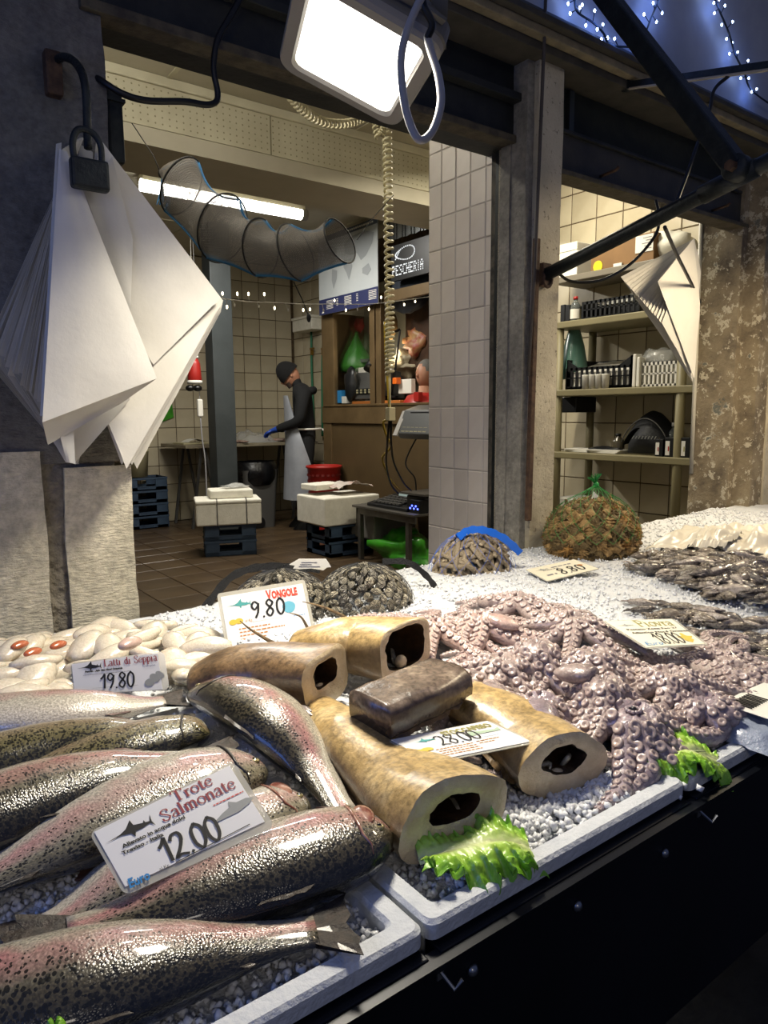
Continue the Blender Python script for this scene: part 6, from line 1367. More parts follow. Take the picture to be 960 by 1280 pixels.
def foam(label, c, sx, sy, h, yaw, lid=True, straps=0, group=None):
    t = thing('foam_box', label, 'box', c, group); M4 = Matrix.Translation(Vector(c)) @ Matrix.Rotation(yaw, 4, 'Z'); Rz = M4.to_3x3(); c = Vector(c)
    q = MB(); q.box(c + Vector((0, 0, h * .42)), (sx, sy, h * .84), Rz); ob('box_body', q, M_white, t, bevel=.012)
    if lid: q = MB(); q.box(c + Vector((0, 0, h * .92)), (sx + .006, sy + .006, h * .16), Rz); ob('lid', q, M_white, t, bevel=.012)
    for k in range(straps):
        x = sx * (-.18 + .45 * k); q = MB(); q.box(c + Rz @ Vector((x, -sy / 2 - .003, h / 2)), (.008, .004, h * .98), Rz); q.box(c + Rz @ Vector((x, 0, h + .003)), (.008, sy, .004), Rz); ob('strap', q, M_gplas, t)
    return t, M4
yw = -.28; a, b = atz(257, 697, 0), atz(321, 693, 0); cc = (a + b) / 2; dirx = (b - a).normalized(); yw = math.atan2(dirx.y, dirx.x); wx = (b - a).length; bk = Vector((-dirx.y, dirx.x, 0)); cen = cc + bk * .16
crate('lower dark blue crate under the strapped foam box', cen, wx, .32, .135, yw, 'crates in the shop'); crate('upper dark blue crate under the strapped foam box', cen + Vector((0, 0, .136)), wx, .32, .135, yw, 'crates in the shop')
t, M4 = foam('long white foam box with two dark straps on the blue crates', cen + Vector((-.01, .0, .272)) - bk * .02, .54, .36, .215, yw, True, 2); t2, M5 = foam('small flat white foam box on top of the strapped foam box', cen + Vector((.02, .0, .49)), .36, .25, .085, yw + .05, False)
c5 = cen + Vector((.06, 0, .578)); tag(ob('film_packet', MB().grid(lambda u, v: c5 + Vector((-.10 + .22 * u, -.06 + .12 * v, .03 * math.sin(PI * u) * math.sin(PI * v) + .008 * noise.noise(Vector((u * 6, v * 6, 0))))), 14, 8), M_meshm, smooth=True, solid=.002), 'crinkled clear film packet on the small flat foam box', 'packet')
crate('lower dark blue crate under the large foam box by the booth', (3.33, 5.13, 0), .44, .38, .135, 0, 'crates in the shop'); crate('upper dark blue crate under the large foam box by the booth', (3.33, 5.13, .136), .44, .38, .135, 0, 'crates in the shop')
t, M4 = foam('large white foam box with a blue scribble on crates by the booth', (3.33, 5.15, .272), .56, .46, .28, 0, False)
q = MB()
for (x0, z0, x1, z1) in ((.05, .16, .09, .07), (.09, .17, .06, .06), (.10, .16, .14, .08), (.05, .11, .15, .13), (.13, .17, .12, .07)): q.bar((3.33 + x0, 4.918, .272 + z0), (3.33 + x1, 4.918, .272 + z1), .006, .003)
ob('scribble', q, mat('teal_marker', '#2f6a6e', .5), t)
tag(ob('foam_slab', MB().box((3.24, 5.26, .575), (.30, .22, .05), Matrix.Rotation(.1, 3, 'Z')), M_white, bevel=.008), 'loose white foam slab lying on the large foam box', 'slab')
cs = Vector((3.42, 5.12, .555)); tag(ob('wrapping_paper', MB().grid(lambda u, v: cs + Vector((-.18 + .36 * u, -.12 + .26 * v, .012 + .05 * abs(noise.noise(Vector((u * 3, v * 3, 4)))) + .03 * math.sin(PI * u))), 14, 10), mat('pink_white_paper', '#b5aca4', .5, col2='#a06a5c', ns=7, lo=.5, hi=.75), smooth=True, solid=.002), 'crumpled pinkish white wrapping paper on the large foam box', 'paper')
for k in range(4): crate(('bottom', 'second', 'third', 'topmost')[k] + ' dark blue crate of the stack by the brown doorway trim', (2.44, 7.62, .136 * k), .44, .32, .135, .0, 'crates in the shop')
t = thing('tub', 'pale plastic tub standing on the crate stack by the doorway trim', 'tub', (2.40, 7.64, .545)); ob('tub_body', MB().lathe([(.11, 0), (.13, .26), (.14, .27), (.135, .28)], 16, (2.40, 7.64, .545)), M_plas, t, smooth=True)
# --- bin, basket
bc = (atz(334, 661, 0) + atz(358, 659, 0)) / 2; bc = Vector((3.40, 6.88, 0)); t = thing('waste_bin', 'tall grey pedal bin lined with a black bag beside the worker', 'bin', bc)
q = MB(); prof = [(.17, .14, 0), (.20, .17, .60), (.205, .175, .62)]
for (rx, ry, z) in prof: q.v += [tuple(bc + Vector((x, y, z))) for x, y in rrect(-rx, -ry, rx, ry, .05)]
n = 24
for i in range(2):
    for k in range(n): q.f.append((i * n + k, i * n + (k + 1) % n, i * n + n + (k + 1) % n, i * n + n + k))
ob('bin_body', q, M_gplas, t, smooth=True); ob('pedal_recess', MB().lathe([(.07, -.012), (.07, .012)], 14, bc + Vector((-.04, -.145, .06)), Matrix.Rotation(PI / 2, 3, 'X')), M_blk, t)
ob('bin_bag', MB().grid(lambda u, v: bc + Vector((0, 0, .46 + .24 * v)) + (lambda a: Vector(((.215 + .035 * math.sin(PI * v) + .02 * noise.noise(Vector((u * 9 % 9, v * 4, 0)))) * math.cos(a), (.19 + .035 * math.sin(PI * v) + .02 * noise.noise(Vector((3 + math.cos(a) * 3, v * 4, math.sin(a) * 3)))) * math.sin(a), 0)))(2 * PI * u), 28, 8), mat('black_bag_film', '#0b0b0d', .25, bump=.8, bs=18), t, smooth=True)
rc = P_(399, 607, 3.70); t = thing('laundry_basket', 'tall red plastic basket behind the large foam box', 'basket', (3.72, 6.0, 0)); q = MB(); q.lathe([(.13, 0), (.165, .66), (.18, .67), (.18, .69), (.155, .69), (.12, .03)], 20, (3.72, 6.0, 0), cap=False); ob('basket_body', q, M_redp, t, smooth=True)
q = MB()
for z in (.42, .48, .54, .60):
    for k in range(20): a = 2 * PI * k / 20; r = .132 + .035 * z / .66; q.box((3.72 + (r + .001) * math.cos(a), 6.0 + (r + .001) * math.sin(a), z), (.006, .03, .022), Matrix.Rotation(a, 3, 'Z'))
o = ob('basket_slots', q, mat('dark_red_slot', '#5e120d', .6), t); o['kind'] = 'stuff'
# --- worktable with trestles
M_wood = mat('pale_board', '#8f8672', .5, col2='#7d745f', ns=5)
t = thing('work_table', 'pale narrow worktable on trestles along the back tiled wall', 'table', (3.5, 7.45, 0)); ob('table_top', MB().bb((2.72, 7.05, .85), (4.30, 7.78, .885)), M_wood, t, bevel=.004)
for x in (2.95, 4.15):
    for s in (-1, 1):
        for y in (7.15, 7.65): ob('trestle_leg', MB().bar((x + s * .15, y, 0), (x + s * .02, y, .85), .025, .025), M_gplas, t)
tag(ob('film_heap', MB().grid(lambda u, v: Vector((3.30 + .55 * u, 7.08 + .45 * v, .888 + .17 * (math.sin(PI * u) * math.sin(PI * v)) * (.6 + .8 * abs(noise.noise(Vector((u * 4, v * 4, 2))))))), 24, 16), M_meshm, smooth=True), 'heap of crinkled clear film on the worktable', 'film')
RF = random.Random(9)
for k in range(9):
    x, y = 3.32 + RF.uniform(0, .65), 7.10 + RF.uniform(0, .3)
    q, _ = sweep([Vector((x - .1 + .02 * i, y + .012 * i * RF.choice((-1, 1)), .905)) for i in range(11)], [.008 + .022 * math.sin(PI * i / 10) for i in range(11)], [.005 + .013 * math.sin(PI * i / 10) for i in range(11)], Vector((0, 1, 0)), 8); q.uv = None
    tag(ob('fish_fillet', q, mat('pale_fillet', '#a8968a', .3, col2='#7d5a4c', ns=25) if k == 0 else bpy.data.materials['pale_fillet'], smooth=True), 'pale fish piece lying on the worktable in front of the worker', 'fish', 'fish pieces on the worktable')
t = thing('knife_tray', 'white tray with papers at the left end of the worktable', 'tray', (2.86, 7.3, .886)); ob('tray_body', MB().bb((2.74, 7.15, .886), (3.02, 7.45, .905)), M_plas, t, bevel=.004); ob('tray_paper', MB().grid(lambda u, v: Vector((2.80 + .2 * u, 7.18 + .2 * v, .91 + .03 * math.sin(PI * u))), 6, 4), M_label, t)
# --- small hanging things on the far wall
p = aty(243, 466, 6.38); t = thing('santa_doll', 'small red hanging doll with black boots beside the grey post', 'ornament', p)
ob('red_suit', MB().lathe([(.03, .14), (.055, .08), (.06, .0), (.065, -.06), (.05, -.09)], 12, p), M_redp, t, smooth=True); ob('white_trim', MB().lathe([(.067, -.10), (.07, -.085), (.067, -.07)], 12, p).lathe([(.04, .13), (.045, .145), (.03, .16)], 12, p), M_label, t, smooth=True)
for s in (-1, 1): ob('boot', MB().ell(p + Vector((s * .035 - .02, -.02, -.14)), (.045, .04, .03), 10, 6), M_boot, t, smooth=True)
ob('hanging_string', MB().tube([p + Vector((0, 0, .14)), Vector((p.x + .02, p.y, ZC))], .003, 4), M_label, t)
p = aty(250, 510, 6.37); t = thing('pull_cord', 'white bell-push with a knotted cord below the red doll', 'cord', p); ob('push_body', MB().bb(p + Vector((-.025, -.02, -.08)), p + Vector((.025, .02, .08))), M_label, t, bevel=.01); ob('upper_cord', MB().tube([p + Vector((0, 0, .07)), Vector((p.x, p.y, ZC))], .003, 4), M_cabw, t); ob('cord', MB().tube(catmull([p + Vector((0, 0, -.08)), p + Vector((.01, 0, -.3)), p + Vector((.03, 0, -.5)), p + Vector((.03, 0, -.9))], 20), .007, 6), M_cabw, t, smooth=True)
p = aty(206, 515, 7.835); tag(ob('green_cloth', MB().prism([p + Vector(v) for v in ((-.10, 0, .10), (.08, 0, .22), (.10, 0, -.06), (-.04, 0, -.11), (-.12, 0, -.06))], (0, .02, 0)), M_greenb, bevel=.004), 'bright green cloth hanging on the back wall behind the paper sheaf', 'cloth')
# wall unit with hoses at the corner
p = atx(392, 408, 4.44); t = thing('wall_box', 'white box high on the right tiled wall above the hanging hoses', 'box', p); ob('box_body', MB().bb((4.28, p.y - .22, p.z - .06), (4.466, p.y + .22, p.z + .07)), M_white, t, bevel=.01); ob('box_lid', MB().bb((4.27, p.y - .23, p.z + .07), (4.466, p.y + .23, p.z + .10)), M_white, t, bevel=.008)
M_hose = mat('green_hose', '#1f6a4a', .4)
for xa, xb, lb in ((389, 393, 'green hose hanging straight beside the worker'), (404, 403, 'green hose with a brass valve beside the booth post')):
    a, b = atx(xa, 414, 4.43), atx(xb, 545, 4.43); t = thing('hose', lb, 'hose', b, 'green hoses on the right tiled wall'); ob('hose_pipe', MB().tube(catmull([a, a.lerp(b, .4) + Vector((0, .015, 0)), b], 16), .014, 8), M_hose, t, smooth=True); m_ = a.lerp(b, .2); ob('valve', MB().box(m_, (.03, .03, .06)).box(m_ + Vector((-.02, -.04, .04)), (.02, .08, .02)), mat('brass_valve', '#8a6a2c', .35, .8), t)

# --- metal table with devices, scale, green bag
M_stain = mat('brushed_steel', '#6f6c66', .38, .7, col2='#5c5954', ns=8)
xt = 3.27; ye, yn = 4.78, 4.02; zt = .455
t = thing('steel_table', 'low steel table with a grey bin side by the tiled jamb', 'table', (3.6, 4.4, 0)); ob('table_top', MB().bb((xt - .02, yn, zt - .02), (3.86, ye + .04, zt)), M_stain, t, bevel=.004); ob('apron_rail', MB().bb((xt, yn, zt - .07), (xt + .015, ye, zt - .02)).bb((xt, ye - .015, zt - .07), (3.85, ye, zt - .02)), M_stain, t)
for x, y in ((xt + .02, ye - .03), (xt + .02, yn + .1), (3.82, ye - .03), (3.82, yn + .1)): ob('leg', MB().bb((x - .018, y - .018, 0), (x + .018, y + .018, zt - .02)), M_stain, t)
tag(ob('grey_tub', MB().bb((3.36, 4.66, .16), (3.80, 5.0, .42)), mat('grey_tub_plastic', '#6b6862', .5), bevel=.012), 'grey plastic tub hung behind the steel table leg', 'tub')
t, lo, hi = None, None, None
kc = (3.45, 4.45); t = thing('receipt_printer', 'flat black keyboard device with a small display on the steel table', 'device', (*kc, zt)); ob('device_body', MB().prism([(kc[0] - .14, kc[1] - .28, zt), (kc[0] + .2, kc[1] - .28, zt), (kc[0] + .2, kc[1] - .28, zt + .09), (kc[0] - .14, kc[1] - .28, zt + .025)], (0, .52, 0)), M_blk, t, bevel=.006)
q = MB()
for i in range(7):
    for j2 in range(4): x = kc[0] - .10 + j2 * .05; q.box((x, kc[1] - .14 + i * .05, zt + .036 + (x - kc[0] + .14) * .19), (.036, .036, .012))
ob('device_keys', q, M_gplas, t); ob('display', MB().box((kc[0] + .12, kc[1] + .06, zt + .085), (.05, .12, .02)), mat('lcd', '#7d8f8c', .3, emit=(.5, .6, .55, 1), es=.3), t)
t = thing('network_box', 'black box with glowing blue lights at the jamb end of the steel table', 'device', (3.45, 4.06, zt)); ob('device_body', MB().bb((3.32, 4.03, zt), (3.58, 4.15, zt + .10)), M_blk, t, bevel=.005); q = MB()
for k in range(5): q.box((3.318, 4.05 + .022 * k, zt + .035 + .02 * (k % 2)), (.004, .012, .012))
ob('blue_lamp', q, mat('blue_led', '#1a2cff', .3, emit=(.08, .12, 1, 1), es=6), t)
sp_ = atx(519, 535, 3.45); yS = sp_.y; t = thing('shop_scale', 'grey shop scale with a tilted keyboard display on a post by the jamb', 'scale', (3.5, yS, zt))
ob('scale_base', MB().bb((3.38, yS - .20, zt), (3.66, yS + .02, zt + .12)), mat('dark_grey_scale', '#2f3030', .45), t, bevel=.01); ob('pan', MB().bb((3.34, yS - .24, zt + .13), (3.70, yS + .06, zt + .145)), M_stain, t); ob('post', MB().bb((3.56, yS - .10, zt + .12), (3.62, yS - .05, 1.06)), M_gplas, t)
hz = 1.02; ob('display_head', MB().prism([(3.44, yS + .12, hz + .20), (3.58, yS + .12, hz + .24), (3.62, yS + .12, hz + .10), (3.40, yS + .12, hz - .02), (3.36, yS + .12, hz + .02)], (0, -.42, 0)), mat('scale_head', '#3b3c3b', .45), t, bevel=.008); ob('head_trim', MB().bar((3.35, yS + .12, hz + .005), (3.45, yS + .12, hz + .19), .016, .05, (0, 1, 0)), M_bezel, t)
q = MB()
for i in range(4):
    for j2 in range(6): q.box((3.375 + .014 * i - .003, yS + .05 - .05 * j2, hz + .035 + .028 * i), (.008, .038, .018))
ob('head_keys', q, M_plas, t); ob('screen', MB().box((3.435, yS - .08, hz + .165), (.012, .22, .04)), M_blk, t)
cable('scale_cord', 'black cable drooping from the scale head to its base', [(3.5, yS + .02, 1.04), (3.42, yS + .08, .82), (3.46, yS + .02, .70), (3.5, yS + .05, .58)], .006, M_cable)
cable('device_cord', 'yellow wavy cord hanging beside the coiled cord down to the table', [atd(481, 402, 3.55), atd(482, 440, 3.56), atd(486, 500, 3.57), atd(487, 522, 3.58), atd(479, 528, 3.62), atd(483, 545, 3.75), atd(489, 558, 3.9), atd(478, 572, 4.1), atd(482, 587, 4.35), atd(488, 600, 4.7), atd(500, 614, 5.15)], .0062, M_yellow)
cable('device_cord', 'left of two black cords from the plug to the table device', [atd(487, 522, 3.52), atd(484, 555, 3.7), atd(483, 582, 4.1), atd(489, 606, 4.8), atd(498, 617, 5.2)], .006, M_cable); cable('device_cord', 'right of two black cords from the plug to the table device', [atd(489, 522, 3.52), atd(489, 555, 3.7), atd(493, 580, 4.1), atd(505, 604, 4.8), atd(514, 613, 5.2)], .006, M_cable)
gb = Vector((3.45, 4.35, .10)); t = thing('carrier_bag', 'bright green plastic carrier bag slumped under the steel table', 'bag', (3.45, 4.35, 0))
ob('bag_body', MB().grid(lambda u, v: (lambda d: gb + Vector((d.x * .20, d.y * .30, d.z * .16)) * (1 + .55 * noise.noise(d * 1.6 + Vector((3, 0, 0))) + .25 * noise.noise(d * 4)))(Vector((math.sin(PI * v) * math.cos(2 * PI * u), math.sin(PI * v) * math.sin(2 * PI * u), -math.cos(PI * v)))), 26, 16), M_greenb, t, smooth=True)
tag(ob('white_bundle', MB().ell((3.80, 4.28, .09), (.18, .25, .09), 14, 8), M_white, smooth=True), 'white bundle behind the green carrier bag under the steel table', 'bundle')
# fluorescent fixture on the ceiling
a, b = atz(176, 231, 2.86), atz(376, 268, 2.86); t = thing('tube_fixture', 'lit fluorescent tube fixture on the shop ceiling behind the fish trap', 'lamp', a.lerp(b, .5)); M_tube = mat('lit_tube', '#f6f4ea', .3, emit=(1, .98, .9, 1), es=12)
ob('fixture_body', MB().bar(a + Vector((0, .02, .05)), b + Vector((.03, .02, .05)), .10, .06), M_paint, t, bevel=.008); ob('tube', MB().tube([a, b], .045, 12), M_tube, t, smooth=True); ob('end_cap', MB().tube([b, b + (b - a).normalized() * .05], .048, 12), M_bezel, t, smooth=True)
# ================================================================ SHELVING UNIT ON THE RIGHT
M_shelf = mat('beige_shelf_plastic', '#7d7556', .5, col2='#746c4f', ns=4)
XS = 3.85; sy0, sy1 = 2.12, 3.275
su = thing('shelving_unit', 'beige plastic shelving unit against the tiled wall in the right opening', 'shelf', (4.05, 2.7, 0)); LV = [atx(775, 573, XS).z, atx(775, 489, XS).z, atx(775, 397, XS).z]
for z in LV + [.28]: ob('shelf_board', MB().bb((XS, sy0, z - .022), (4.27, sy1, z + .022)), M_shelf, su, bevel=.006)
yL, yR = sy1 - .045, atx(845, 530, XS).y
for x in (XS + .035, 4.235):
    for y in (yL, yR): ob('leg', MB().tube([(x, y, 0), (x, y, LV[2])], .028, 10), M_shelf, su, smooth=True)
ub = atx(775, 336, 3.95).z; tag(ob('wall_shelf', MB().bb((3.95, 2.3, ub - .02), (4.29, 3.36, ub + .02)), mat('grey_shelf_board', '#6e675a', .5), bevel=.004), 'grey wall shelf carrying the boxes above the shelving unit', 'shelf')
def item(name, label, cat, px0, py0, px1, py1, x, dep, m, z=None, parts=None, bev=.005, group=None):
    t, lo, hi = rbox(name, label, cat, px0, py0, px1, py1, x, dep, m, group)
    if z is not None: hi = (hi[0], hi[1], hi[2]); lo = (lo[0], lo[1], z); t.location.z = z; WL[t.name] = Vector(t.location)
    return t, lo, hi
zs = [z + .0225 for z in LV]; zu = ub + .0205
t, lo, hi = item('carton', 'white carton at the left end of the wall shelf', 'box', 692, 305, 722, 357, 3.97, .28, M_white, zu); ob('carton_body', MB().bb(lo, hi), M_label, t, bevel=.004); ob('lid_flap', MB().bb((lo[0] - .004, lo[1], hi[2] - .05), (lo[0], hi[1], hi[2])), M_white, t)
M_kraft = mat('kraft_cardboard', '#7a5a34', .7, col2='#6c4f2d', ns=5)
t, lo, hi = item('cardboard_box', 'brown cardboard box with a yellow round sticker on the wall shelf', 'box', 738, 298, 818, 344, 3.97, .28, M_kraft, zu)
ob('box_body', MB().bb(lo, hi), M_kraft, t, bevel=.004); yc = atx(747, 333, 3.965).y; zc_ = atx(747, 333, 3.965).z; ob('round_sticker', MB().lathe([(.036, 0), (.036, .002)], 16, (3.968, yc, zc_), Matrix.Rotation(-PI / 2, 3, 'Y')), mat('yellow_sticker', '#c9b414', .5), t)
y0, y1 = atx(794, 310, 3.965).y, atx(816, 310, 3.965).y; ob('paper_label', MB().bb((3.966, y1, hi[2] - .11), (3.9695, y0, hi[2] - .01)), M_label, t); q = MB()
for k in range(5): q.bb((3.9645, y1 + .01, hi[2] - .03 - .016 * k), (3.966, y1 + (.07, .05, .075, .06, .04)[k], hi[2] - .025 - .016 * k))
ob('label_print', q, M_greyink, t)
t, lo, hi = item('paper_pad', 'small white pad leaning before the cardboard box on the wall shelf', 'pad', 766, 329, 777, 349, 3.955, .012, M_label, zu); ob('pad_sheet', MB().bb(lo, hi), M_label, t)
blob('white_bag', 'white plastic bag bulging at the right end of the wall shelf', 'bag', 840, 308, 4.1, .10, .09, M_white, .3, 5, .14)
# top shelf of the unit
for k, px in enumerate((703, 709)): t, lo, hi = item('binder', ('black binder at the very left of the top shelf', 'black binder next to the small bottle on the top shelf')[k], 'binder', px - 3, 381, px + 3, 404, XS + .06, .22, M_blk, zs[2], group='binders on the top shelf'); ob('cover', MB().bb(lo, hi), M_blk, t, bevel=.004)
def bottle(label, px, py0, py1, x, z, r, m, capm, lab=None):
    y = atx(px, py1, x).y; h = atx(px, py0, x).z - z; t = thing('bottle', label, 'bottle', (x, y, z)); ob('bottle_body', MB().lathe([(r * .9, 0), (r, .01), (r, h * .55), (r * .85, h * .68), (r * .38, h * .82), (r * .36, h * .90)], 14, (x, y, z)), m, t, smooth=True); ob('cap', MB().lathe([(r * .42, h * .88), (r * .42, h)], 12, (x, y, z)), capm, t, smooth=True)
    if lab: ob('paper_label', MB().lathe([(r * 1.02, h * .12), (r * 1.02, h * .5)], 14, (x, y, z), cap=False), lab, t, smooth=True)
    return t
M_clear = mat('clear_bottle', '#c7cfcb', .08, trans=.85, ior=1.3)
bottle('small white labelled bottle on the left of the top shelf', 719, 371, 396, XS + .1, zs[2], .036, M_clear, M_redp, M_label)
def basket(label, px0, py0, px1, py1, x, dep, z, m, bars=11, dip=False):
    t, lo, hi = item('slotted_basket', label, 'crate', px0, py0, px1, py1, x, dep, m, z); h = hi[2] - lo[2]; L = hi[1] - lo[1]
    ob('basket_base', MB().bb(lo, (hi[0], hi[1], lo[2] + .012)), m, t); ob('back_panel', MB().bb((hi[0] - .008, lo[1], lo[2]), hi), m, t)
    for s in (0, 1): y = lo[1] if s == 0 else hi[1] - .008; ob('end_panel', MB().bb((lo[0], y, lo[2]), (hi[0], y + .008, hi[2])), m, t)
    hh = h * (.72 if dip else 1); q = MB().bb((lo[0], lo[1], lo[2]), (lo[0] + .008, hi[1], lo[2] + h * .10)).bb((lo[0], lo[1], lo[2] + hh - .018), (lo[0] + .008, hi[1], lo[2] + hh)).bb((lo[0], lo[1], lo[2] + hh * .5), (lo[0] + .008, hi[1], lo[2] + hh * .56)); ob('front_rails', q, m, t)
    for k in range(bars + 1): y = lo[1] + (L - .008) * k / bars; ob('front_slat', MB().bb((lo[0], y, lo[2]), (lo[0] + .008, y + L / bars * .42, lo[2] + hh)), m, t)
    if dip: ob('corner_web', MB().prism([(lo[0], lo[1], hi[2]), (lo[0], lo[1] + L * .18, lo[2] + hh), (lo[0], lo[1], lo[2] + hh)], (.008, 0, 0)).prism([(lo[0], hi[1], hi[2]), (lo[0], hi[1] - L * .18, lo[2] + hh), (lo[0], hi[1], lo[2] + hh)], (.008, 0, 0)), m, t)
    return t, lo, hi
t, lo, hi = basket('low black slotted crate with film rolls on the top shelf', 728, 372, 800, 393, XS + .04, .30, zs[2], M_blk, 12)
cB = Vector(((lo[0] + hi[0]) / 2, (lo[1] + hi[1]) / 2, hi[2] - .03)); tag(ob('film_roll', MB().grid(lambda u, v: cB + Vector((-.1 + .2 * v, -.19 + .36 * u, .07 * math.sin(PI * u) ** .5 * math.sin(PI * v) * (.7 + .6 * noise.noise(Vector((u * 4, v * 4, 7)))))), 16, 8), M_meshm, smooth=True), 'crumpled white film filling the low black crate', 'film')
# middle shelf
t, lo, hi = basket('large black slotted crate with white papers on the middle shelf', 708, 447, 790, 481, XS + .05, .32, zs[1], M_blk, 12, True)
cB = Vector((lo[0], lo[1], lo[2])); Lb = hi[1] - lo[1]; hb = hi[2] - lo[2]
tag(ob('paper_pile', MB().grid(lambda u, v: cB + Vector((.015 + .29 * v, .03 + (Lb - .06) * u, hb * (.55 + .42 * v) + .012 * noise.noise(Vector((u * 5, v * 3, 1))))), 12, 6).grid(lambda u, v: cB + Vector((.016, .03 + (Lb - .06) * u, hb * (.03 + .52 * v))), 8, 4), M_label, smooth=True), 'sheaf of white paper lying in the large black crate', 'paper')
for k, px in enumerate((732, 740.5, 748.5, 757)):
    y = atx(px, 480, XS + .02).y; h = .085; tag(ob('paper_cup', MB().lathe([(.020, 0), (.024, h), (.025, h + .004), (.018, h)], 14, (XS + .02, y, zs[1])), M_label, smooth=True), ('leftmost', 'second', 'third', 'rightmost')[k] + ' of four white cups before the large black crate', 'cup', 'white cups on the middle shelf')
t, lo, hi = basket('white slotted basket half hidden by the right paper sheaf', 800, 452, 852, 482, XS + .05, .30, zs[1], M_label, 9)
blob('film_bag', 'crinkled clear bag lying in the white slotted basket', 'bag', 826, 450, 4.0, .08, .07, M_meshm, .3, 7, .13)
for k, px in enumerate((792, 797)): tag(ob('white_tub', MB().bb((XS + .03, atx(px + 2, 470, XS + .03).y, zs[1]), (XS + .10, atx(px - 2, 470, XS + .03).y, zs[1] + .20 - .02 * k)), M_label, bevel=.006), ('tall white carton beside the large black crate', 'slightly shorter white carton against the white basket')[k], 'carton')
c = atx(717, 448, 4.02); tag(ob('hanging_bag', MB().lathe([(.09, -.14), (.10, -.08), (.07, .08), (.035, .20), (.02, .24)], 14, c), mat('teal_bag_film', '#4c6f64', .3, coat=.3), smooth=True), 'translucent teal bag hanging at the left of the middle shelf', 'bag')
c = atx(711, 503, 4.05); tag(ob('black_case', MB().bb((3.98, c.y - .12, LV[1] - .13), (4.2, c.y + .09, LV[1] - .024)), M_blk, bevel=.006), 'black case fixed under the left end of the middle shelf', 'case')
# lower shelf
for px0, px1, py, lb in ((705, 736, 567, 'small stack of white papers at the left of the lower shelf'), (733, 772, 568, 'wider white paper pad in the middle of the lower shelf')):
    t, lo, hi = item('paper_stack', lb, 'paper', px0, py - 5, px1, py, XS + .05, .16, M_label, zs[0], group='paper stacks on the lower shelf')
    for k in range(3): ob('sheet', MB().box(((lo[0] + hi[0]) / 2, (lo[1] + hi[1]) / 2, zs[0] + .005 + .007 * k), (.16, hi[1] - lo[1], .006), Matrix.Rotation(.08 * (k - 1), 3, 'Z')), M_label, t)
bottle('dark jar with a black lid standing behind the backpack strap', 772, 542, 570, XS + .16, zs[0], .042, mat('brown_jar', '#4a4436', .2, coat=.6), M_blk)
bottle('clear plastic bottle behind the small boxes on the lower shelf', 842, 528, 566, XS + .2, zs[0], .045, M_clear, M_label)
blob('dark_cloth', 'black strap and pouch lying left of the backpack', 'strap', 757, 564, 3.98, .05, .03, M_blk, .3, 3, .14)
a, b = atx(777, 572, XS + .1), atx(834, 574, XS + .1); t = thing('backpack', 'black backpack with small grey lettering on the lower shelf', 'bag', (XS + .2, (a.y + b.y) / 2, zs[0])); yb0, yb1 = b.y, a.y; hB = .27; Lb = yb1 - yb0
ob('main_bag', MB().grid(lambda u, v: Vector((XS + .10 + .20 * v + .03 * math.sin(PI * v), yb0 + Lb * u, zs[0] + hB * (math.sin(PI * min(1, .04 + .93 * (1 - u) ** .8)) ** .65) * (math.sin(PI * (.08 + .84 * v)) ** .35) + .008 * noise.noise(Vector((u * 5, v * 5, 0))))), 24, 14), mat('black_nylon', '#0e1014', .6, bump=.3, bs=60), t, smooth=True)
ob('front_pocket', MB().grid(lambda u, v: Vector((XS + .095 - .04 * math.sin(PI * u) * math.sin(PI * v), yb0 + Lb * (.10 + .75 * u), zs[0] + .01 + .17 * v * (math.sin(PI * (.1 + .8 * (1 - u)))))), 14, 8), bpy.data.materials['black_nylon'], t, smooth=True)
q = MB()
for x0 in np.arange(8): q.bar((XS + .047, yb0 + Lb * .66 - .022 * x0, zs[0] + .10), (XS + .047, yb0 + Lb * .66 - .022 * x0 - .010, zs[0] + .118), .006, .003)
ob('printed_lettering', q, M_greyfish, t); ob('zip_piping', MB().tube([Vector((XS + .09, yb0 + Lb * u, zs[0] + .015 + .21 * math.sin(PI * min(1, .04 + .9 * (1 - u))) ** .6)) for u in np.arange(17) / 16], .004, 6), M_gplas, t, smooth=True)
for k, (px0, px1, py0, lb) in enumerate(((818, 829, 549, 'black and white narrow box touching the backpack'), (830, 843, 547, 'black box with a white panel just left of the shelf leg'), (850, 862, 547, 'dark box with a pale side right of the shelf leg'))):
    t, lo, hi = item('small_box', lb, 'box', px0, py0, px1, 574, XS + .02, .14, M_blk, zs[0], group='small boxes on the lower shelf'); ob('box_body', MB().bb(lo, hi), M_blk, t, bevel=.003); w = hi[1] - lo[1]; hh = hi[2] - lo[2]
    ob('white_panel', MB().bb((lo[0] - .002, lo[1] + w * .45, lo[2] + .01), (lo[0], hi[1] - w * .10, hi[2] - .02)), M_label, t); ob('red_mark', MB().bb((lo[0] - .003, lo[1] + w * .5, lo[2] + hh * .30), (lo[0] - .0015, lo[1] + w * .62, lo[2] + hh * .55)), M_redp if k < 2 else M_olive, t)
t, lo, hi = item('lower_carton', 'white carton with green print under the shelving at the left leg', 'box', 692, 623, 722, 652, XS + .05, .25, M_label, .303); ob('carton_body', MB().bb(lo, hi), M_label, t, bevel=.005); ob('green_print', MB().bb((lo[0] - .002, lo[1] + .02, lo[2] + .04), (lo[0], lo[1] + .10, lo[2] + .07)), M_greenb, t)

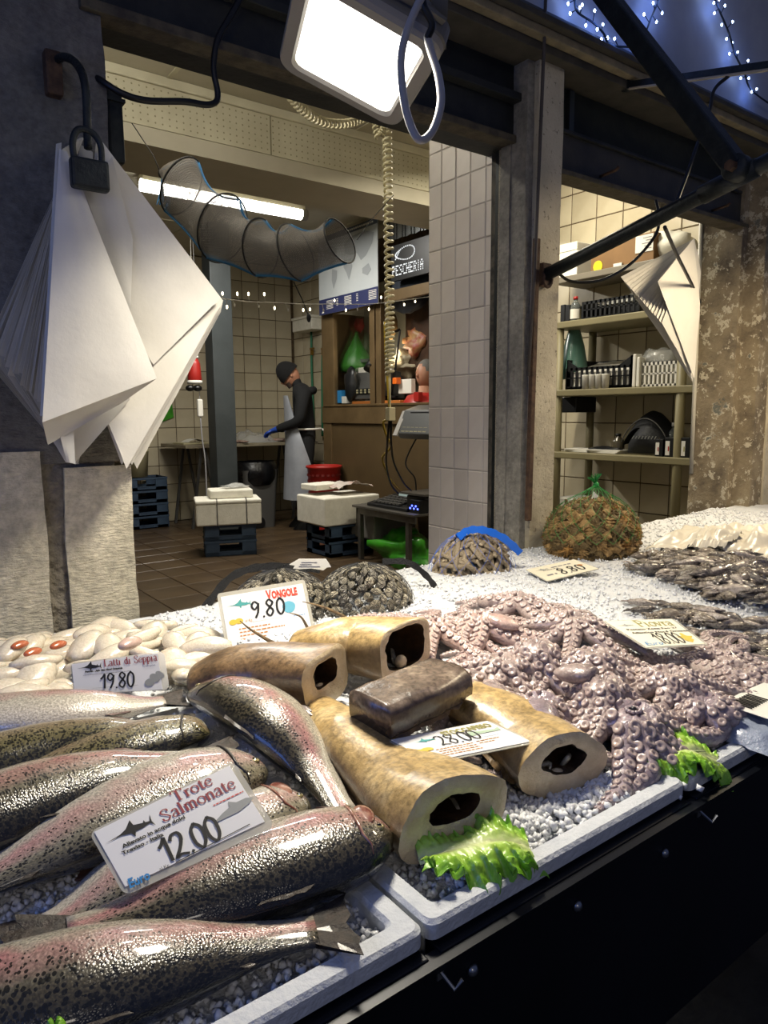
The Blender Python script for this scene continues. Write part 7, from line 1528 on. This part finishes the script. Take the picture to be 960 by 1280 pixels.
# ================================================================ THE WORKER
FT = atz(368, 661, 0); FT = Vector((3.78, 6.44, 0)); hd = Vector((-.86, .50, 0)).normalized(); sd = Vector((hd.y, -hd.x, 0))     # facing, the viewer's side
pw = thing('person', 'man in black beanie, black hoodie and long white apron working with blue gloves', 'person', FT)
W3 = lambda f, s, z: FT + hd * f + sd * s + Vector((0, 0, z))
def skinmesh(name, joints, edges, m, parent, sub=2, root=0):
    me = bpy.data.meshes.new(name); me.from_pydata([tuple(j[0]) for j in joints], edges, []); o = bpy.data.objects.new(name, me); COL.objects.link(o)
    sk = o.modifiers.new('skin', 'SKIN'); sk.use_smooth_shade = True
    for v, j in zip(me.skin_vertices[0].data, joints): v.radius = (j[1], j[2] if len(j) > 2 else j[1]); v.use_root = False
    me.skin_vertices[0].data[root].use_root = True
    ss = o.modifiers.new('sub', 'SUBSURF'); ss.levels = sub; ss.render_levels = sub
    dg = bpy.context.evaluated_depsgraph_get(); nm = bpy.data.meshes.new_from_object(o.evaluated_get(dg)); bpy.data.objects.remove(o)
    nm.materials.clear(); nm.materials.append(m); w = WL[parent.name]
    for v in nm.vertices: v.co -= w
    nm.shade_smooth(); nm.name = name; return link(name, nm, parent)
J = [(W3(0, 0, .92), .135, .11), (W3(.01, 0, 1.10), .145, .12), (W3(.02, 0, 1.30), .16, .125), (W3(.04, 0, 1.42), .12, .10), (W3(.075, 0, 1.49), .055), (W3(.11, 0, 1.56), .07),
     (W3(.02, .10, .86), .10), (W3(.05, .10, .48), .068), (W3(-.01, .10, .10), .048), (W3(.13, .11, .04), .04), (W3(.0, -.10, .86), .10), (W3(.02, -.10, .48), .068), (W3(-.06, -.10, .10), .048), (W3(.08, -.11, .04), .04),
     (W3(.02, .19, 1.38), .075), (W3(.0, .25, 1.12), .060), (W3(.29, .16, 1.03), .042), (W3(.02, -.19, 1.38), .075), (W3(.06, -.25, 1.12), .060), (W3(.30, -.10, 1.04), .042)]
E_ = [(0, 1), (1, 2), (2, 3), (3, 4), (4, 5), (0, 6), (6, 7), (7, 8), (8, 9), (0, 10), (10, 11), (11, 12), (12, 13), (3, 14), (14, 15), (15, 16), (3, 17), (17, 18), (18, 19)]
body = skinmesh('body', J, E_, M_fab, pw)
hc = W3(.155, 0, 1.59); fd = (hd * .80 - Vector((0, 0, .60))).normalized(); ud = sd.cross(fd); ud = ud if ud.z > 0 else -ud; HM = Matrix((fd, sd, ud)).transposed()
hq = MB()
def headf(u, v):
    d = Vector((math.sin(PI * v) * math.cos(2 * PI * u), math.sin(PI * v) * math.sin(2 * PI * u), math.cos(PI * v)))
    p = Vector((d.x * .098, d.y * .076, d.z * .118))
    if d.x > 0: p.x += .012 * max(0, -d.z) - .010 * max(0, .25 - abs(d.z + .05)) * (abs(d.y) < .6)
    if d.x > .3: p.x += .028 * math.exp(-((d.y / .20) ** 2)) * math.exp(-(((d.z + .18) / .16) ** 2)) + .009 * math.exp(-((d.y / .35) ** 2)) * math.exp(-(((d.z + .52) / .10) ** 2))
    if d.z < -.5: p.x -= .02 * (-.5 - d.z); p.y *= .9
    return hc + HM @ p
ob('head', hq.grid(headf, 28, 22), M_skin, pw, smooth=True)
for s in (-1, 1):
    ob('ear', MB().ell(hc + HM @ Vector((-.012, s * .078, -.01)), (.018, .009, .030), 10, 6, HM), M_skin, pw, smooth=True); ob('eye', MB().ell(hc + HM @ Vector((.090, s * .030, .0)), (.010, .012, .009), 8, 5, HM), M_eye, pw, smooth=True)
ob('mouth', MB().bar(hc + HM @ Vector((.100, -.022, -.066)), hc + HM @ Vector((.100, .022, -.066)), .006, .006), M_maroon, pw); ob('stubble', MB().grid(lambda u, v: hc + HM @ Vector((.030 + .060 * math.cos((u - .5) * 2.6), .074 * math.sin((u - .5) * 2.6), -.055 - .055 * v)) * 1.0, 12, 5), mat('dark_stubble', '#3a2c24', .8), pw, smooth=True)
ob('beanie', MB().grid(lambda u, v: hc + HM @ (Matrix.Rotation(.25, 3, 'Y') @ Vector((.112 * math.cos(2 * PI * u) * math.sin(PI * .54 * v) - .008, .090 * math.sin(2 * PI * u) * math.sin(PI * .54 * v), .012 + .140 * math.cos(PI * .54 * v)))), 26, 12).grid(lambda u, v: hc + HM @ (Matrix.Rotation(.25, 3, 'Y') @ Vector((.116 * math.cos(2 * PI * u) - .008, .094 * math.sin(2 * PI * u), -.008 + .045 * v))), 26, 2), mat('black_knit', '#050506', .95, bump=.5, bs=120), pw, smooth=True, solid=.004)
ob('hood', MB().grid(lambda u, v: W3(-.02, 0, 1.425) + (lambda a, b: hd * (.075 * math.cos(a) * (.55 + .45 * math.sin(b)) - .03) + sd * (.105 * math.sin(a) * (.55 + .45 * math.sin(b))) + Vector((0, 0, .042 * math.cos(b) - .01 * math.cos(a))))(2 * PI * u, PI * v), 20, 10), M_fab, pw, smooth=True)
def apf(u, v):
    a = (u - .5) * (5.3 - 3.8 * v); z = .32 + 1.06 * v; w = .20 - .06 * max(0, v - .6) / .4; r = .165 + .04 * (1 - v) ** 1.5 + .012 * math.sin(u * 17) * (1 - v); off = .02 + .05 * max(0, v - .55)
    return W3(off + r * math.cos(a) + .012, (.235 - .06 * max(0, v - .5)) * math.sin(a) * (1.0 - .2 * sst(.55, .75, v)), z)
ob('apron', MB().grid(apf, 26, 26), M_apron, pw, smooth=True, solid=.005); ob('apron_tie', MB().tube([W3(.16 * math.cos(a), .20 * math.sin(a), 1.04) for a in np.arange(17) * PI / 8], .010, 6, cap=False).tube([W3(-.17, .0, 1.04), W3(-.22, .03, .95), W3(-.21, .05, .86)], .010, 6).tube([W3(-.17, .0, 1.04), W3(-.23, -.03, .98), W3(-.25, .0, .9)], .010, 6), M_label, pw, smooth=True)
for s, el, wr in ((1, J[15][0], J[16][0]), (-1, J[18][0], J[19][0])):
    d = (wr - el).normalized(); up = Vector((0, 0, 1)); lat = d.cross(up).normalized(); pl_ = wr + d * .055
    jj2 = [(wr - d * .06, .040), (wr, .036, .030), (wr + d * .05, .045, .022), (wr + d * .085, .045, .020)]; ee = [(0, 1), (1, 2), (2, 3)]
    skinmesh('glove', jj2, ee, M_glove, pw, 2)
    for k in range(4):
        b = wr + d * .088 + lat * (.030 - .020 * k); Lf = (.058, .068, .064, .050)[k]; dn = Vector((0, 0, -1))
        skinmesh('glove_finger', [(b - d * .02, .011), (b + d * Lf * .4 + dn * .006, .0105), (b + d * Lf * .75 + dn * .024, .0095), (b + d * Lf * .9 + dn * .042, .008)], [(0, 1), (1, 2), (2, 3)], M_glove, pw, 1)
    b = wr + d * .035 + lat * (.04 * s); skinmesh('glove_thumb', [(b - lat * .02 * s, .013), (b + d * .025 + lat * .014 * s - up * .012, .012), (b + d * .055 + lat * .010 * s - up * .028, .009)], [(0, 1), (1, 2)], M_glove, pw, 1)
for k in (8, 12):
    p = J[k][0]; ob('boot', MB().grid(lambda u, v: (lambda a: Vector((p.x, p.y, 0)) + hd * (.07 + .145 * math.cos(a) * (1 - .45 * v)) - hd * (.05 * v) + sd * (.058 * math.sin(a) * (1 - .1 * v)) + Vector((0, 0, .005 + .13 * v ** .8 + .12 * max(0, v - .7))))(2 * PI * u), 18, 8), M_boot, pw, smooth=True)
